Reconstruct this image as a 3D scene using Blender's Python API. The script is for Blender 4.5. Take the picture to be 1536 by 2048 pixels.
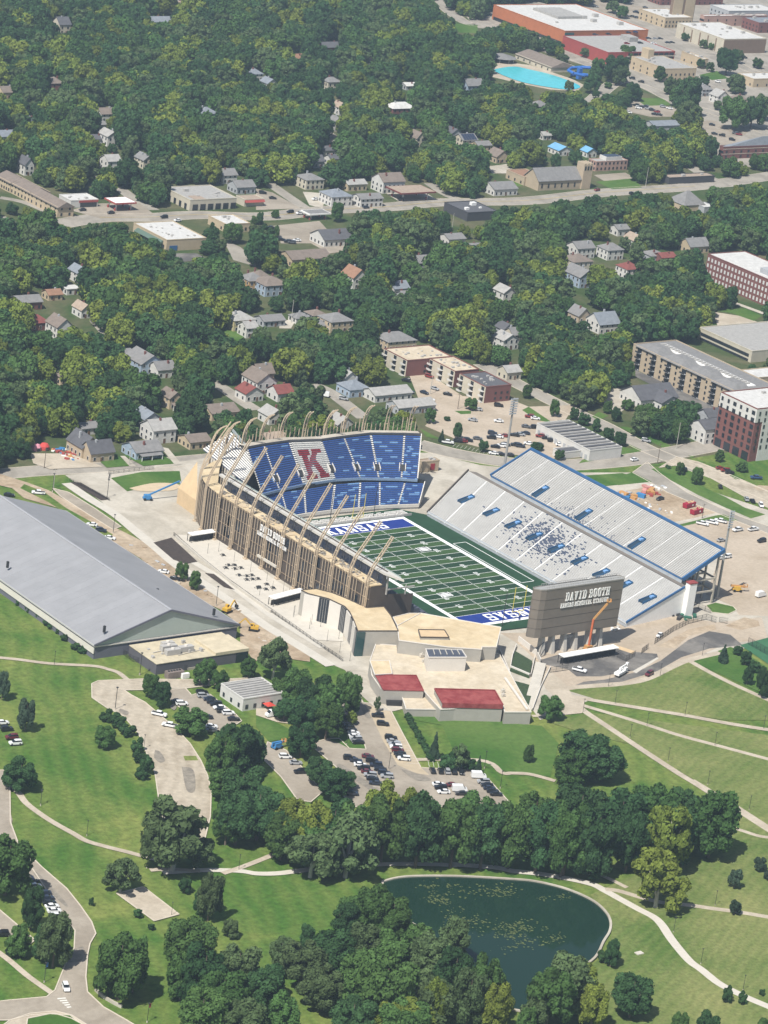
import bpy, math, random
import numpy as np
from mathutils import Vector, Matrix
R=math.radians
rnd=random.Random(7)
for o in list(bpy.data.objects): bpy.data.objects.remove(o)
S=bpy.context.scene; COL=S.collection
# ---------------- camera (recovered from the field's known dimensions; x east, y north, metres, field centre = origin)
F_PX=6600.0; W_PX,H_PX=1536,2048
CAM=np.array([-818.4742,-976.5135,462.7279]); YAW,PIT,ROL=0.6789266,0.3326780,0.1381113
_f=np.array([math.sin(YAW)*math.cos(PIT),math.cos(YAW)*math.cos(PIT),-math.sin(PIT)])
_r=np.array([math.cos(YAW),-math.sin(YAW),0]); _u=np.cross(_r,_f)
RGT=math.cos(ROL)*_r+math.sin(ROL)*_u; UPV=-math.sin(ROL)*_r+math.cos(ROL)*_u; FWD=_f
cd=bpy.data.cameras.new('camera'); cam=bpy.data.objects.new('camera',cd); COL.objects.link(cam)
cam.matrix_world=Matrix(((RGT[0],UPV[0],-FWD[0],CAM[0]),(RGT[1],UPV[1],-FWD[1],CAM[1]),(RGT[2],UPV[2],-FWD[2],CAM[2]),(0,0,0,1)))
cd.sensor_fit='VERTICAL'; cd.sensor_height=24; cd.lens=24*F_PX/H_PX; cd.clip_start=1; cd.clip_end=20000
S.camera=cam; S.render.resolution_x=768; S.render.resolution_y=1024
# ---------------- sky, sun, exposure
SUN_AZ,SUN_EL=247,55
w=bpy.data.worlds.new('World'); S.world=w; w.use_nodes=True
nt=w.node_tree; nt.nodes.clear()
sky=nt.nodes.new('ShaderNodeTexSky'); sky.sky_type='NISHITA'; sky.sun_disc=False; sky.sun_elevation=R(SUN_EL); sky.sun_rotation=R(SUN_AZ)
sky.air_density=1.0; sky.dust_density=1.5
bg=nt.nodes.new('ShaderNodeBackground'); bg.inputs[1].default_value=0.075
ow=nt.nodes.new('ShaderNodeOutputWorld'); nt.links.new(sky.outputs[0],bg.inputs[0]); nt.links.new(bg.outputs[0],ow.inputs[0])
sl=bpy.data.lights.new('sun','SUN'); sl.energy=5.0; sl.angle=R(0.53); sl.color=(1,0.97,0.915)
so=bpy.data.objects.new('sun',sl); COL.objects.link(so)
sd=Vector((math.sin(R(SUN_AZ))*math.cos(R(SUN_EL)),math.cos(R(SUN_AZ))*math.cos(R(SUN_EL)),math.sin(R(SUN_EL))))
so.rotation_euler=sd.to_track_quat('Z','Y').to_euler(); so.location=(0,0,600)
vs=S.view_settings; vs.view_transform='Standard'; vs.look='None'; vs.exposure=0.40; vs.gamma=1; vs.use_curve_mapping=False
# ---------------- survey helpers: a photo point at a known height -> a place on the site
def G(px,py,z=0.0):
    d=FWD+RGT*((px-W_PX/2)/F_PX)-UPV*((py-H_PX/2)/F_PX); t=(z-CAM[2])/d[2]; p=CAM+d*t
    return Vector((float(p[0]),float(p[1]),float(z)))
def PJ(p):
    d=np.array(p,float)-CAM; z=d@FWD
    return (W_PX/2+F_PX*(d@RGT)/z, H_PX/2-F_PX*(d@UPV)/z)
def PPM(p): return F_PX/float((np.array(p,float)-CAM)@FWD)
def Z(ox,oy,s):
    return lambda pts,z=None: [(ox+x*s,oy+y*s) for x,y in pts]
# ---------------- materials
MATS={}
def M(name,rgb,rough=.85,var=.1,scale=.25,metal=0.0,spec=.25,orand=0.0,detail=4):
    if name in MATS: return MATS[name]
    m=bpy.data.materials.new(name); m.use_nodes=True; n=m.node_tree; b=n.nodes['Principled BSDF']
    b.inputs['Roughness'].default_value=rough; b.inputs['Metallic'].default_value=metal; b.inputs['Specular IOR Level'].default_value=spec
    g=n.nodes.new('ShaderNodeNewGeometry'); no=n.nodes.new('ShaderNodeTexNoise'); no.inputs['Scale'].default_value=scale; no.inputs['Detail'].default_value=detail; no.inputs['Roughness'].default_value=.65
    n.links.new(g.outputs['Position'],no.inputs['Vector'])
    mr=n.nodes.new('ShaderNodeMapRange'); mr.inputs[1].default_value=.3; mr.inputs[2].default_value=.7; mr.inputs[3].default_value=1-var; mr.inputs[4].default_value=1+var
    n.links.new(no.outputs['Fac'],mr.inputs[0])
    mx=n.nodes.new('ShaderNodeVectorMath'); mx.operation='SCALE'; mx.inputs[0].default_value=rgb
    n.links.new(mr.outputs[0],mx.inputs['Scale']); last=mx.outputs[0]
    if orand:
        oi=n.nodes.new('ShaderNodeObjectInfo'); m2=n.nodes.new('ShaderNodeMapRange'); m2.inputs[3].default_value=1-orand; m2.inputs[4].default_value=1+orand
        n.links.new(oi.outputs['Random'],m2.inputs[0]); v2=n.nodes.new('ShaderNodeVectorMath'); v2.operation='SCALE'
        n.links.new(last,v2.inputs[0]); n.links.new(m2.outputs[0],v2.inputs['Scale']); last=v2.outputs[0]
    n.links.new(last,b.inputs['Base Color']); MATS[name]=m; return m
def two_tone(name,c1,c2,scale=.02,rough=.95,lo=.4,hi=.6,fine=.5,fvar=.2,stripe=None):
    """ground material: two colours mixed by broad noise, broken up by fine noise, optional mowing stripes"""
    m=bpy.data.materials.new(name); m.use_nodes=True; n=m.node_tree; b=n.nodes['Principled BSDF']; b.inputs['Roughness'].default_value=rough; b.inputs['Specular IOR Level'].default_value=.1
    g=n.nodes.new('ShaderNodeNewGeometry')
    a=n.nodes.new('ShaderNodeTexNoise'); a.inputs['Scale'].default_value=scale; a.inputs['Detail'].default_value=6; a.inputs['Roughness'].default_value=.6; a.inputs['Distortion'].default_value=.6
    f=n.nodes.new('ShaderNodeTexNoise'); f.inputs['Scale'].default_value=fine; f.inputs['Detail'].default_value=5; f.inputs['Roughness'].default_value=.7
    for t in (a,f): n.links.new(g.outputs['Position'],t.inputs['Vector'])
    r=n.nodes.new('ShaderNodeMapRange'); r.inputs[1].default_value=lo; r.inputs[2].default_value=hi; n.links.new(a.outputs['Fac'],r.inputs[0])
    mix=n.nodes.new('ShaderNodeMix'); mix.data_type='RGBA'; mix.inputs[6].default_value=(*c1,1); mix.inputs[7].default_value=(*c2,1)
    fac=r.outputs[0]
    if stripe:
        wv=n.nodes.new('ShaderNodeTexWave'); wv.inputs['Scale'].default_value=stripe[0]; wv.inputs['Distortion'].default_value=stripe[3]; wv.inputs['Detail'].default_value=2; wv.inputs['Detail Scale'].default_value=.4
        mp=n.nodes.new('ShaderNodeMapping'); mp.inputs['Rotation'].default_value=(0,0,R(stripe[1])); n.links.new(g.outputs['Position'],mp.inputs[0]); n.links.new(mp.outputs[0],wv.inputs['Vector'])
        ml=n.nodes.new('ShaderNodeMath'); ml.operation='MULTIPLY_ADD'; ml.inputs[1].default_value=stripe[2]; n.links.new(wv.outputs['Fac'],ml.inputs[0]); n.links.new(fac,ml.inputs[2]); fac=ml.outputs[0]
    n.links.new(fac,mix.inputs[0])
    fr=n.nodes.new('ShaderNodeMapRange'); fr.inputs[1].default_value=.3; fr.inputs[2].default_value=.7; fr.inputs[3].default_value=1-fvar; fr.inputs[4].default_value=1+fvar; n.links.new(f.outputs['Fac'],fr.inputs[0])
    v=n.nodes.new('ShaderNodeVectorMath'); v.operation='SCALE'; n.links.new(mix.outputs[2],v.inputs[0]); n.links.new(fr.outputs[0],v.inputs['Scale'])
    n.links.new(v.outputs[0],b.inputs['Base Color']); MATS[name]=m; return m
def leafmat(name,rgb,hue=.011,val=.24):
    m=bpy.data.materials.new(name); m.use_nodes=True; n=m.node_tree; n.nodes.clear()
    out=n.nodes.new('ShaderNodeOutputMaterial'); d=n.nodes.new('ShaderNodeBsdfDiffuse'); t=n.nodes.new('ShaderNodeBsdfTranslucent'); mx=n.nodes.new('ShaderNodeMixShader'); mx.inputs[0].default_value=.28
    oi=n.nodes.new('ShaderNodeObjectInfo'); hs=n.nodes.new('ShaderNodeHueSaturation'); hs.inputs['Color'].default_value=(*rgb,1)
    h=n.nodes.new('ShaderNodeMapRange'); h.inputs[3].default_value=.5-hue; h.inputs[4].default_value=.5+hue*.6; n.links.new(oi.outputs['Random'],h.inputs[0]); n.links.new(h.outputs[0],hs.inputs['Hue'])
    ml=n.nodes.new('ShaderNodeMath'); ml.operation='MULTIPLY'; ml.inputs[1].default_value=7.31; fr=n.nodes.new('ShaderNodeMath'); fr.operation='FRACT'
    n.links.new(oi.outputs['Random'],ml.inputs[0]); n.links.new(ml.outputs[0],fr.inputs[0])
    v=n.nodes.new('ShaderNodeMapRange'); v.inputs[3].default_value=1-val; v.inputs[4].default_value=1+val; n.links.new(fr.outputs[0],v.inputs[0])
    g=n.nodes.new('ShaderNodeNewGeometry'); no=n.nodes.new('ShaderNodeTexNoise'); no.inputs['Scale'].default_value=.35; no.inputs['Detail'].default_value=3; n.links.new(g.outputs['Position'],no.inputs['Vector'])
    nr=n.nodes.new('ShaderNodeMapRange'); nr.inputs[1].default_value=.3; nr.inputs[2].default_value=.7; nr.inputs[3].default_value=.72; nr.inputs[4].default_value=1.28; n.links.new(no.outputs['Fac'],nr.inputs[0])
    pm=n.nodes.new('ShaderNodeMath'); pm.operation='MULTIPLY'; n.links.new(v.outputs[0],pm.inputs[0]); n.links.new(nr.outputs[0],pm.inputs[1]); n.links.new(pm.outputs[0],hs.inputs['Value'])
    n.links.new(hs.outputs[0],d.inputs[0]); n.links.new(hs.outputs[0],t.inputs[0]); n.links.new(d.outputs[0],mx.inputs[1]); n.links.new(t.outputs[0],mx.inputs[2]); n.links.new(mx.outputs[0],out.inputs[0])
    MATS[name]=m; return m
def glassmat(name,rgb,rough=.12):
    m=bpy.data.materials.new(name); m.use_nodes=True; b=m.node_tree.nodes['Principled BSDF']; b.inputs['Base Color'].default_value=(*rgb,1); b.inputs['Roughness'].default_value=rough; b.inputs['Specular IOR Level'].default_value=.6; MATS[name]=m; return m
# ---------------- mesh builder and scene-tree helpers
class MB:
    def __init__(s,o=(0,0,0)): s.v=[]; s.f=[]; s.o=Vector(o)
    def q(s,*p):
        i=len(s.v); s.v+= [tuple(Vector(a)-s.o) for a in p]; s.f.append(tuple(range(i,i+len(p)))); return s
    def box(s,x0,y0,z0,x1,y1,z1):
        i=len(s.v); s.v+=[tuple(Vector(p)-s.o) for p in ((x0,y0,z0),(x1,y0,z0),(x1,y1,z0),(x0,y1,z0),(x0,y0,z1),(x1,y0,z1),(x1,y1,z1),(x0,y1,z1))]
        s.f+=[(i,i+3,i+2,i+1),(i+4,i+5,i+6,i+7),(i,i+1,i+5,i+4),(i+1,i+2,i+6,i+5),(i+2,i+3,i+7,i+6),(i+3,i,i+4,i+7)]; return s
    def hexa(s,b,t):
        i=len(s.v); s.v+=[tuple(Vector(p)-s.o) for p in list(b)+list(t)]
        s.f+=[(i,i+3,i+2,i+1),(i+4,i+5,i+6,i+7),(i,i+1,i+5,i+4),(i+1,i+2,i+6,i+5),(i+2,i+3,i+7,i+6),(i+3,i,i+4,i+7)]; return s
    def bar(s,a,b,wd,ht,up=(0,0,1)):
        a=Vector(a); b=Vector(b); d=(b-a).normalized(); u=Vector(up); sd=d.cross(u)
        if sd.length<1e-3: sd=d.cross(Vector((1,0,0)))
        sd.normalize(); u=sd.cross(d).normalized(); sd=sd*wd/2; u=u*ht/2
        return s.hexa([a-sd-u,a+sd-u,a+sd+u,a-sd+u],[b-sd-u,b+sd-u,b+sd+u,b-sd+u])
    def tube(s,a,b,r0,r1=None,n=6,cap=True):
        r1=r0 if r1 is None else r1; a=Vector(a); b=Vector(b); d=(b-a).normalized(); t=Vector((0,0,1)) if abs(d.z)<.9 else Vector((1,0,0)); e=d.cross(t).normalized(); g=d.cross(e)
        i=len(s.v)
        for c,r in ((a,r0),(b,r1)):
            for k in range(n):
                an=2*math.pi*k/n; s.v.append(tuple(c+e*(r*math.cos(an))+g*(r*math.sin(an))-s.o))
        for k in range(n): s.f.append((i+k,i+(k+1)%n,i+n+(k+1)%n,i+n+k))
        if cap: s.f.append(tuple(range(i+n,i+2*n))); s.f.append(tuple(range(i+n-1,i-1,-1)))
        return s
    def prism(s,poly,z0,z1,bottom=False):
        n=len(poly); i=len(s.v)
        ar=sum(poly[k][0]*poly[(k+1)%n][1]-poly[(k+1)%n][0]*poly[k][1] for k in range(n))
        if ar<0: poly=poly[::-1]
        s.v+=[tuple(Vector((p[0],p[1],z0))-s.o) for p in poly]+[tuple(Vector((p[0],p[1],z1))-s.o) for p in poly]
        for k in range(n): s.f.append((i+k,i+(k+1)%n,i+n+(k+1)%n,i+n+k))
        s.f.append(tuple(range(i+n,i+2*n)))
        if bottom: s.f.append(tuple(range(i+n-1,i-1,-1)))
        return s
    def mesh(s,name,mat,smooth=False):
        me=bpy.data.meshes.new(name); me.from_pydata(s.v,[],s.f); 
        if mat is not None: me.materials.append(mat)
        if smooth: me.polygons.foreach_set('use_smooth',[True]*len(me.polygons))
        return me
    def obj(s,name,mat,parent=None,smooth=False):
        o=bpy.data.objects.new(name,s.mesh(name,mat,smooth)); COL.objects.link(o)
        if parent is not None: o.parent=parent
        elif s.o.length>0: o.location=s.o
        return o
def tag(o,label=None,cat=None,group=None,kind=None):
    if label: o['label']=label
    if cat: o['category']=cat
    if group: o['group']=group
    if kind: o['kind']=kind
    return o
def thing(name,label,cat,loc=(0,0,0),rz=0.0,group=None):
    o=bpy.data.objects.new(name,None); COL.objects.link(o); o.location=loc; o.rotation_euler=(0,0,rz); o.empty_display_size=.5
    return tag(o,label,cat,group)
def inst(me,name,parent=None,loc=(0,0,0),rot=(0,0,0),sc=(1,1,1),mat=None):
    o=bpy.data.objects.new(name,me); COL.objects.link(o); o.location=loc; o.rotation_euler=rot; o.scale=sc
    if parent is not None: o.parent=parent
    if mat is not None: o.material_slots[0].link='OBJECT'; o.material_slots[0].material=mat
    return o
def copy_tree(o,parent=None):
    c=o.copy(); COL.objects.link(c); c.parent=parent
    for ch in list(KIDS.get(o.name,[])): copy_tree(ch,c)
    return c
KIDS={}
# ---------------- regions that stay clear of scattered trees (quarter-size survey mask)
KM=np.zeros((512,384),bool); FOOT=[]
def keep(pts):
    xs=[p[0]/4 for p in pts]; ys=[p[1]/4 for p in pts]
    x0,x1,y0,y1=int(max(0,min(xs))),int(min(383,max(xs)))+1,int(max(0,min(ys))),int(min(511,max(ys)))+1
    if x1<=x0 or y1<=y0: return
    X,Y=np.meshgrid(np.arange(x0,x1)+.5,np.arange(y0,y1)+.5); ins=np.zeros(X.shape,bool); n=len(xs)
    for i in range(n):
        xa,ya,xb,yb=xs[i],ys[i],xs[i-1],ys[i-1]
        if ya==yb: continue
        c=((ya>Y)!=(yb>Y))&(X<(xb-xa)*(Y-ya)/(yb-ya)+xa); ins^=c
    KM[y0:y1,x0:x1]|=ins
def hull(pts):
    pts=sorted(set(pts)); 
    if len(pts)<3: return pts
    def half(ps):
        h=[]
        for p in ps:
            while len(h)>1 and (h[-1][0]-h[-2][0])*(p[1]-h[-2][1])-(h[-1][1]-h[-2][1])*(p[0]-h[-2][0])<=0: h.pop()
            h.append(p)
        return h
    a=half(pts); b=half(pts[::-1]); return a[:-1]+b[:-1]
def spline(pts,n=6):
    P=[pts[0]]+list(pts)+[pts[-1]]; out=[]
    for i in range(1,len(P)-2):
        a,b,c,d=[Vector(p) for p in P[i-1:i+3]]
        for k in range(n):
            t=k/n; out.append(.5*((2*b)+(c-a)*t+(2*a-5*b+4*c-d)*t*t+(3*b-a-3*c+d)*t**3))
    out.append(Vector(P[-2])); return out
def ribbon(name,px,width,z,mat,clear=True,smooth=True,kerb=None):
    P=[G(x,y,z) for x,y in px]
    if smooth and len(P)>2: P=spline(P)
    L=[];Rr=[]
    for i,p in enumerate(P):
        d=(P[min(i+1,len(P)-1)]-P[max(i-1,0)]); d.z=0; d.normalize(); n=Vector((-d.y,d.x,0))*width/2
        L.append(p+n); Rr.append(p-n)
    b=MB()
    for i in range(len(P)-1): b.q(Rr[i],Rr[i+1],L[i+1],L[i])
    o=b.obj(name,mat); tag(o,kind='structure')
    if kerb is not None:
        k=MB()
        for E_ in (L,Rr):
            for i in range(len(E_)-1): k.bar(E_[i]+Vector((0,0,.0)),E_[i+1]+Vector((0,0,.0)),.35,.26)
        k.obj('kerb',kerb,o)
    if clear: keep([PJ(p)[:2] for p in L]+[PJ(p)[:2] for p in Rr[::-1]])
    return o
def sheet(name,px,z,mat,clear=True,smooth=False):
    P=[G(x,y,z) for x,y in px]
    if smooth: P=spline(P+[P[0]],5)[:-1]
    o=MB().q(*P).obj(name,mat); me=o.data
    if me.polygons[0].normal.z<0: me.flip_normals()
    tag(o,kind='structure')
    if clear: keep([PJ(p) for p in P])
    return o
# ======================================================================= palette
m_grass=two_tone('grass',(.052,.118,.019),(.165,.195,.050),scale=.020,lo=.40,hi=.70,fine=.5,fvar=.36,stripe=(.045,25,.22,9))
m_lawn_mown=two_tone('mown_lawn',(.075,.128,.027),(.215,.218,.082),scale=.022,lo=.36,hi=.74,fine=.7,fvar=.3,stripe=(.085,62,.16,6.0))
m_lawn_fresh=two_tone('fresh_lawn',(.048,.112,.019),(.090,.150,.035),scale=.03,fine=.5,fvar=.2)
m_wood_floor=two_tone('grass_and_soil',(.045,.075,.022),(.11,.105,.055),scale=.03,lo=.4,hi=.62,fine=.3)  # dark grass mixed with soil under the trees
m_asph=two_tone('asphalt',(.265,.228,.180),(.335,.292,.235),scale=.05,fine=.6,fvar=.1)
m_asph_dark=two_tone('fresh_asphalt',(.105,.100,.095),(.20,.185,.165),scale=.07,lo=.42,hi=.62,fine=.5,fvar=.15)
m_street=two_tone('street_surface',(.245,.222,.186),(.325,.295,.25),scale=.06,fine=.7,fvar=.12,stripe=(.05,20,.25,6))
m_conc=two_tone('concrete',(.36,.325,.265),(.47,.43,.36),scale=.06,fine=.6,fvar=.1)
m_conc_w=M('white_concrete',(.50,.465,.40),.9,.08,.3)
m_path=two_tone('path_concrete',(.38,.325,.25),(.46,.40,.315),scale=.1,fine=.8,fvar=.12)
m_path_w=M('new_path_concrete',(.52,.48,.41),.9,.07,.4)
m_dirt=two_tone('bare_dirt',(.29,.215,.14),(.43,.35,.255),scale=.06,lo=.35,hi=.65,fine=.5,fvar=.22)
m_gravel=two_tone('gravel_road',(.31,.262,.195),(.42,.365,.285),scale=.07,lo=.35,hi=.62,fine=.5,fvar=.18,stripe=(.07,35,.4,5))
m_lot_e=two_tone('gravel_lot',(.36,.295,.22),(.43,.36,.28),scale=.04,fine=.6,fvar=.12)
m_mulch=M('mulch',(.055,.042,.035),.95,.3,.8)
m_sand=M('sand',(.50,.40,.27),.95,.1,.5)
m_kerb=M('kerb_concrete',(.52,.46,.37),.9,.08,.5)
m_white=M('white_paint',(.78,.77,.74),.6,.04,.5)
m_marking=M('road_marking',(.66,.64,.58),.8,.1,.6)
m_steel=M('dark_steel',(.045,.045,.047),.5,.1,.5,metal=.3)
m_tan=M('tan_panel',(.56,.415,.25),.8,.08,.35)
m_rib=M('tan_painted_steel',(.50,.40,.285),.65,.07,.3)
m_ply=two_tone('plywood_roof',(.50,.395,.245),(.60,.49,.325),scale=.09,fine=.25,fvar=.1)
m_white_panel=M('white_panel',(.62,.58,.52),.7,.05,.3)
m_grey_panel=M('grey_panel',(.40,.385,.36),.75,.06,.3)
m_brown=M('dark_brown_metal',(.082,.066,.054),.65,.1,.3)
m_board=M('board_mesh',(.185,.158,.130),.75,.08,.25)
m_glass=glassmat('dark_glass',(.012,.018,.028))
m_glass_b=glassmat('navy_glass',(.010,.020,.045),.2)
m_blue=M('blue_seat',(.040,.105,.33),.55,.12,.6)
m_blue_l=M('light_blue_seat',(.20,.38,.66),.55,.1,.6)
m_crim=M('crimson_seat',(.30,.025,.035),.6,.1,.6)
m_seat_w=M('white_seat',(.70,.68,.63),.6,.08,.6)
m_bleach=M('bleacher_board',(.56,.55,.52),.75,.08,.15)
m_riser=M('bleacher_riser',(.17,.15,.13),.9,.12,.2)
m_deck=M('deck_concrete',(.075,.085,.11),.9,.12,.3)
m_rimblue=M('blue_steel',(.035,.115,.26),.55,.08,.3)
m_portal=M('blue_portal_paint',(.025,.10,.21),.6,.1,.3)
m_maroon=two_tone('maroon_roofing',(.215,.040,.040),(.29,.075,.070),scale=.25,fine=1.2,fvar=.15)
# ======================================================================= ground
LZ=[0.016]
def lz(): LZ[0]+=.0022; return LZ[0]
def SH(name,px,mat,clear=True,smooth=False):
    o=sheet(name,px,lz(),mat,clear,smooth)
    if name in ('gravel_road','parking_lot','street','grass_island','roundabout_apron','patio','lane') and min(p[1] for p in px)>900:
        P=[G(x,y,LZ[0]+.06) for x,y in px]; k=MB()
        for i in range(len(P)): k.bar(P[i],P[(i+1)%len(P)],.38,.16)
        k.obj('kerb',m_kerb,o)
    return o
def RB(name,px,w,mat,clear=True,smooth=True,kerb=None): return ribbon(name,px,w,lz(),mat,clear,smooth,kerb)
def T3(ox,oy): return lambda *p: [(ox+x/3,oy+y/3) for x,y in p]
a00=T3(0,0);a10=T3(512,0);a20=T3(1024,0);b00=T3(0,320);b10=T3(512,320);b20=T3(1024,320);c00=T3(0,640);c10=T3(512,640);c20=T3(1024,640)
d00=T3(0,1280);d10=T3(512,1320);d20=T3(1024,1300);e00=T3(0,1560);e10=T3(512,1560);e20=T3(1024,1560)
def TS(ox,oy,s): return lambda *p: [(ox+x*s,oy+y*s) for x,y in p]
zw=TS(340,780,560/1536); ze=TS(840,860,660/1536); zs=TS(560,1140,620/1536); zp=TS(0,960,620/1536); zb=TS(1000,1140,536/1536); zr=TS(1236,900,300/1536)
tag(MB().q((-7000,-7000,0),(7000,-7000,0),(7000,7000,0),(-7000,7000,0)).obj('ground',m_grass),kind='structure')
# wooded neighbourhood floor in the upper half of the view
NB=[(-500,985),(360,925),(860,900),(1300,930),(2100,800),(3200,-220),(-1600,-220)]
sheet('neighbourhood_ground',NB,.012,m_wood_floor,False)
# ---- downtown paving, streets and lots (upper right)
SH('downtown_paving',[(860,-60),(1700,-60),(1640,330),(1440,335),(1395,245),(1330,200),(1230,150),(1150,125),(1040,88),(1000,60),(950,55)],m_street,False)
for pts in ([(870,-5),(905,28),(950,50),(1015,34)],[(1180,205),(1230,165),(1265,160)],a20((680,480),(850,540),(960,600),(1250,690),(1536,800)),a20((1090,330),(1240,330),(1420,420),(1536,450)),a20((380,355),(470,390),(560,410))): RB('street',pts,11,m_street,kerb=m_kerb)
SH('parking_lot',a20((650,660),(740,600),(990,650),(960,700),(830,700)),m_asph)
SH('parking_lot',a20((1110,730),(1200,720),(1420,790),(1330,860),(1250,870)),m_asph)
SH('parking_lot',a20((480,0),(800,40),(830,110),(640,110),(520,60)),m_asph)
SH('lawn',a20((730,585),(900,590),(960,630),(800,635)),m_lawn_fresh)
SH('lawn',a20((1120,450),(1230,425),(1300,470),(1200,480)),m_lawn_fresh)
SH('lawn',a10((1180,140),(1330,150),(1330,200),(1220,195)),m_lawn_fresh)
SH('pool_deck',[(976,130),(1010,124),(1060,130),(1145,158),(1168,170),(1155,182),(1100,179),(1040,167),(985,154)],m_path)
# ---- ninth-street corridor
RB('main_street',[(120,448),(200,436),(300,435),(400,430),(529,433),(645,421),(779,414),(879,405),(1050,402),(1190,387),(1274,381),(1390,373),(1507,357),(1620,340)],15.5,m_street,kerb=m_kerb)
for pts,wd in ((b00((700,155),(800,230),(920,300)),8),(b10((50,120),(150,190),(290,285)),8),(b10((1040,140),(1150,210),(1260,250)),8),(b20((100,10),(200,60),(330,120)),7),(b20((1050,20),(1150,90),(1330,160)),9),(b00((0,340),(90,390),(150,430)),7),
              ([(0,395),(50,405),(110,430)],6),(c00((560,0),(620,70),(650,110)),5),(a10((420,850),(470,830),(430,790)),6),(b00((470,60),(540,85),(560,110)),5)): RB('street',pts,wd,m_street)
SH('parking_lot',b00((420,300),(600,260),(840,260),(930,330),(600,350)),m_asph)
SH('parking_lot',b10((0,170),(100,195),(270,290),(0,300)),m_asph)
SH('parking_lot',b10((100,395),(380,365),(440,430),(560,545),(440,560),(330,500),(150,500)),m_asph)
SH('parking_lot',b10((280,190),(420,200),(400,290),(320,270)),m_conc)
SH('parking_lot',b10((780,200),(1010,190),(1080,235),(860,250)),m_conc)
SH('parking_lot',b20((490,90),(680,75),(740,110),(560,130)),m_asph)
SH('lawn',b20((500,130),(730,110),(780,165),(600,175)),m_lawn_fresh)
SH('lawn',b20((0,115),(60,110),(100,150),(10,160)),m_lawn_fresh)
SH('parking_lot',b00((800,450),(1000,560),(1180,560),(1260,600),(1090,610)),m_asph_dark)
SH('parking_lot',b10((1380,40),(1536,20),(1536,80),(1420,80)),m_conc)
SH('street',b00((1340,480),(1440,520),(1536,600),(1536,640),(1400,600)),m_street)
SH('driveway',b10((140,960),(240,960),(210,1010),(140,1010)),m_conc)
SH('parking_lot',b20((1200,910),(1400,940),(1536,1000),(1536,1050),(1240,1010)),m_path)
SH('lawn',b20((1210,900),(1400,890),(1500,935),(1450,965),(1320,920)),m_lawn_fresh)
RB('path',b20((1290,840),(1400,880),(1536,930)),4,m_conc)
keep(c00((180,712),(300,712),(470,770),(440,850),(190,800)))
# ---- streets next to the stadium
RB('north_street',[(-30,952),(60,943),(160,937),(260,931),(370,922),(480,912)],12,m_street,kerb=m_kerb)
RB('north_street',[(835,888),(900,905),(980,920),(1060,929),(1140,930),(1250,921),(1350,905),(1450,886),(1570,864)],14,m_street,kerb=m_kerb)
RB('cross_street',[(965,728),(1030,765),(1080,790),(1140,820),(1210,852),(1285,893),(1360,925),(1450,958),(1560,1003)],11,m_street,kerb=m_kerb)
RB('cross_street',c10((340,385),(440,430),(560,520),(650,590)),8,m_street)
RB('cross_street',c00((1200,330),(1310,390),(1440,480),(1536,540)),8,m_street)
SH('parking_lot',[(815,742),(862,750),(925,792),(1024,800),(1095,828),(1185,885),(1245,908),(1115,918),(1010,908),(935,888),(850,852),(872,826),(838,800)],m_lot_e)
SH('parking_lot',c20((100,520),(380,510),(320,600),(150,600)),m_lot_e)
SH('parking_lot',c20((540,420),(680,405),(700,520),(640,560),(560,530)),m_conc)
SH('lawn',c10((1190,545),(1290,545),(1290,562),(1230,565)),m_lawn_fresh)
SH('lawn',c10((985,650),(1060,690),(1120,720),(1020,700)),m_lawn_fresh)
for p in (c20((100,520),(250,620),(150,600),(60,540)),c20((480,580),(520,550),(580,575),(520,600)),c20((690,640),(760,665),(720,680),(640,640)),c20((780,700),(840,695),(960,760),(900,765)),c20((660,760),(780,785),(640,815),(400,860),(420,840)),c20((690,740),(780,780),(740,785))): SH('verge',p,m_lawn_fresh)
SH('courtyard',c20((770,280),(860,275),(980,330),(1250,480),(1260,530),(1150,470),(900,350)),m_conc)
SH('driveway',c20((740,300),(1255,520),(1240,600),(1120,540),(900,420),(740,340)),m_asph_dark)
# stadium block: one big pale apron, then lots and lawns on it
SH('stadium_apron',[(130,950),(240,940),(420,915),(860,905),(960,930),(1110,945),(1310,945),(1536,1020),(1640,1070),(1640,1270),(1470,1300),(1330,1330),(1180,1400),(1080,1440),(1000,1330),(820,1330),(735,1400),(690,1340),(620,1310),(500,1235),(395,1160),(300,1090),(205,1005)],m_conc)
SH('gravel_lot',zr((600,780),(1100,690),(1300,720),(1700,900),(2000,1100),(2000,1700),(1560,1700),(1240,1690),(1180,1600),(900,1480),(1060,1040)),m_lot_e)
SH('construction_yard',zr((0,430),(300,380),(500,420),(760,540),(1020,640),(760,700),(560,740),(400,680)),m_dirt)
SH('street',zr((300,120),(420,230),(700,430),(1000,570),(1250,680),(1600,800),(1600,880),(1200,720),(900,600),(500,430),(330,330),(150,230)),m_street)
SH('street',zr((420,180),(640,150),(900,260),(1300,480),(1536,590),(1900,740),(1900,560),(1536,420),(1100,230),(820,120),(600,70)),m_gravel)
SH('lawn',zr((340,195),(400,180),(560,195),(720,290),(900,390),(1100,480),(1300,590),(1510,660),(1360,700),(1100,590),(820,460),(560,320)),m_lawn_fresh)
SH('lawn',zr((0,275),(150,225),(345,325),(0,360)),m_lawn_fresh)
SH('lawn',[(1150,952),(1245,946),(1303,963),(1185,975)],m_lawn_fresh)
SH('verge',zr((320,150),(400,140),(430,155),(340,168)),m_lawn_fresh)
SH('verge',zr((600,770),(800,720),(1000,670),(1080,660),(1230,720),(1100,730),(900,730),(640,785)),m_lawn_fresh)
SH('verge',zr((1140,260),(1200,255),(1300,300),(1200,300)),m_lawn_fresh)
SH('verge',zr((720,55),(790,60),(750,85)),m_lawn_fresh)
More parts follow.
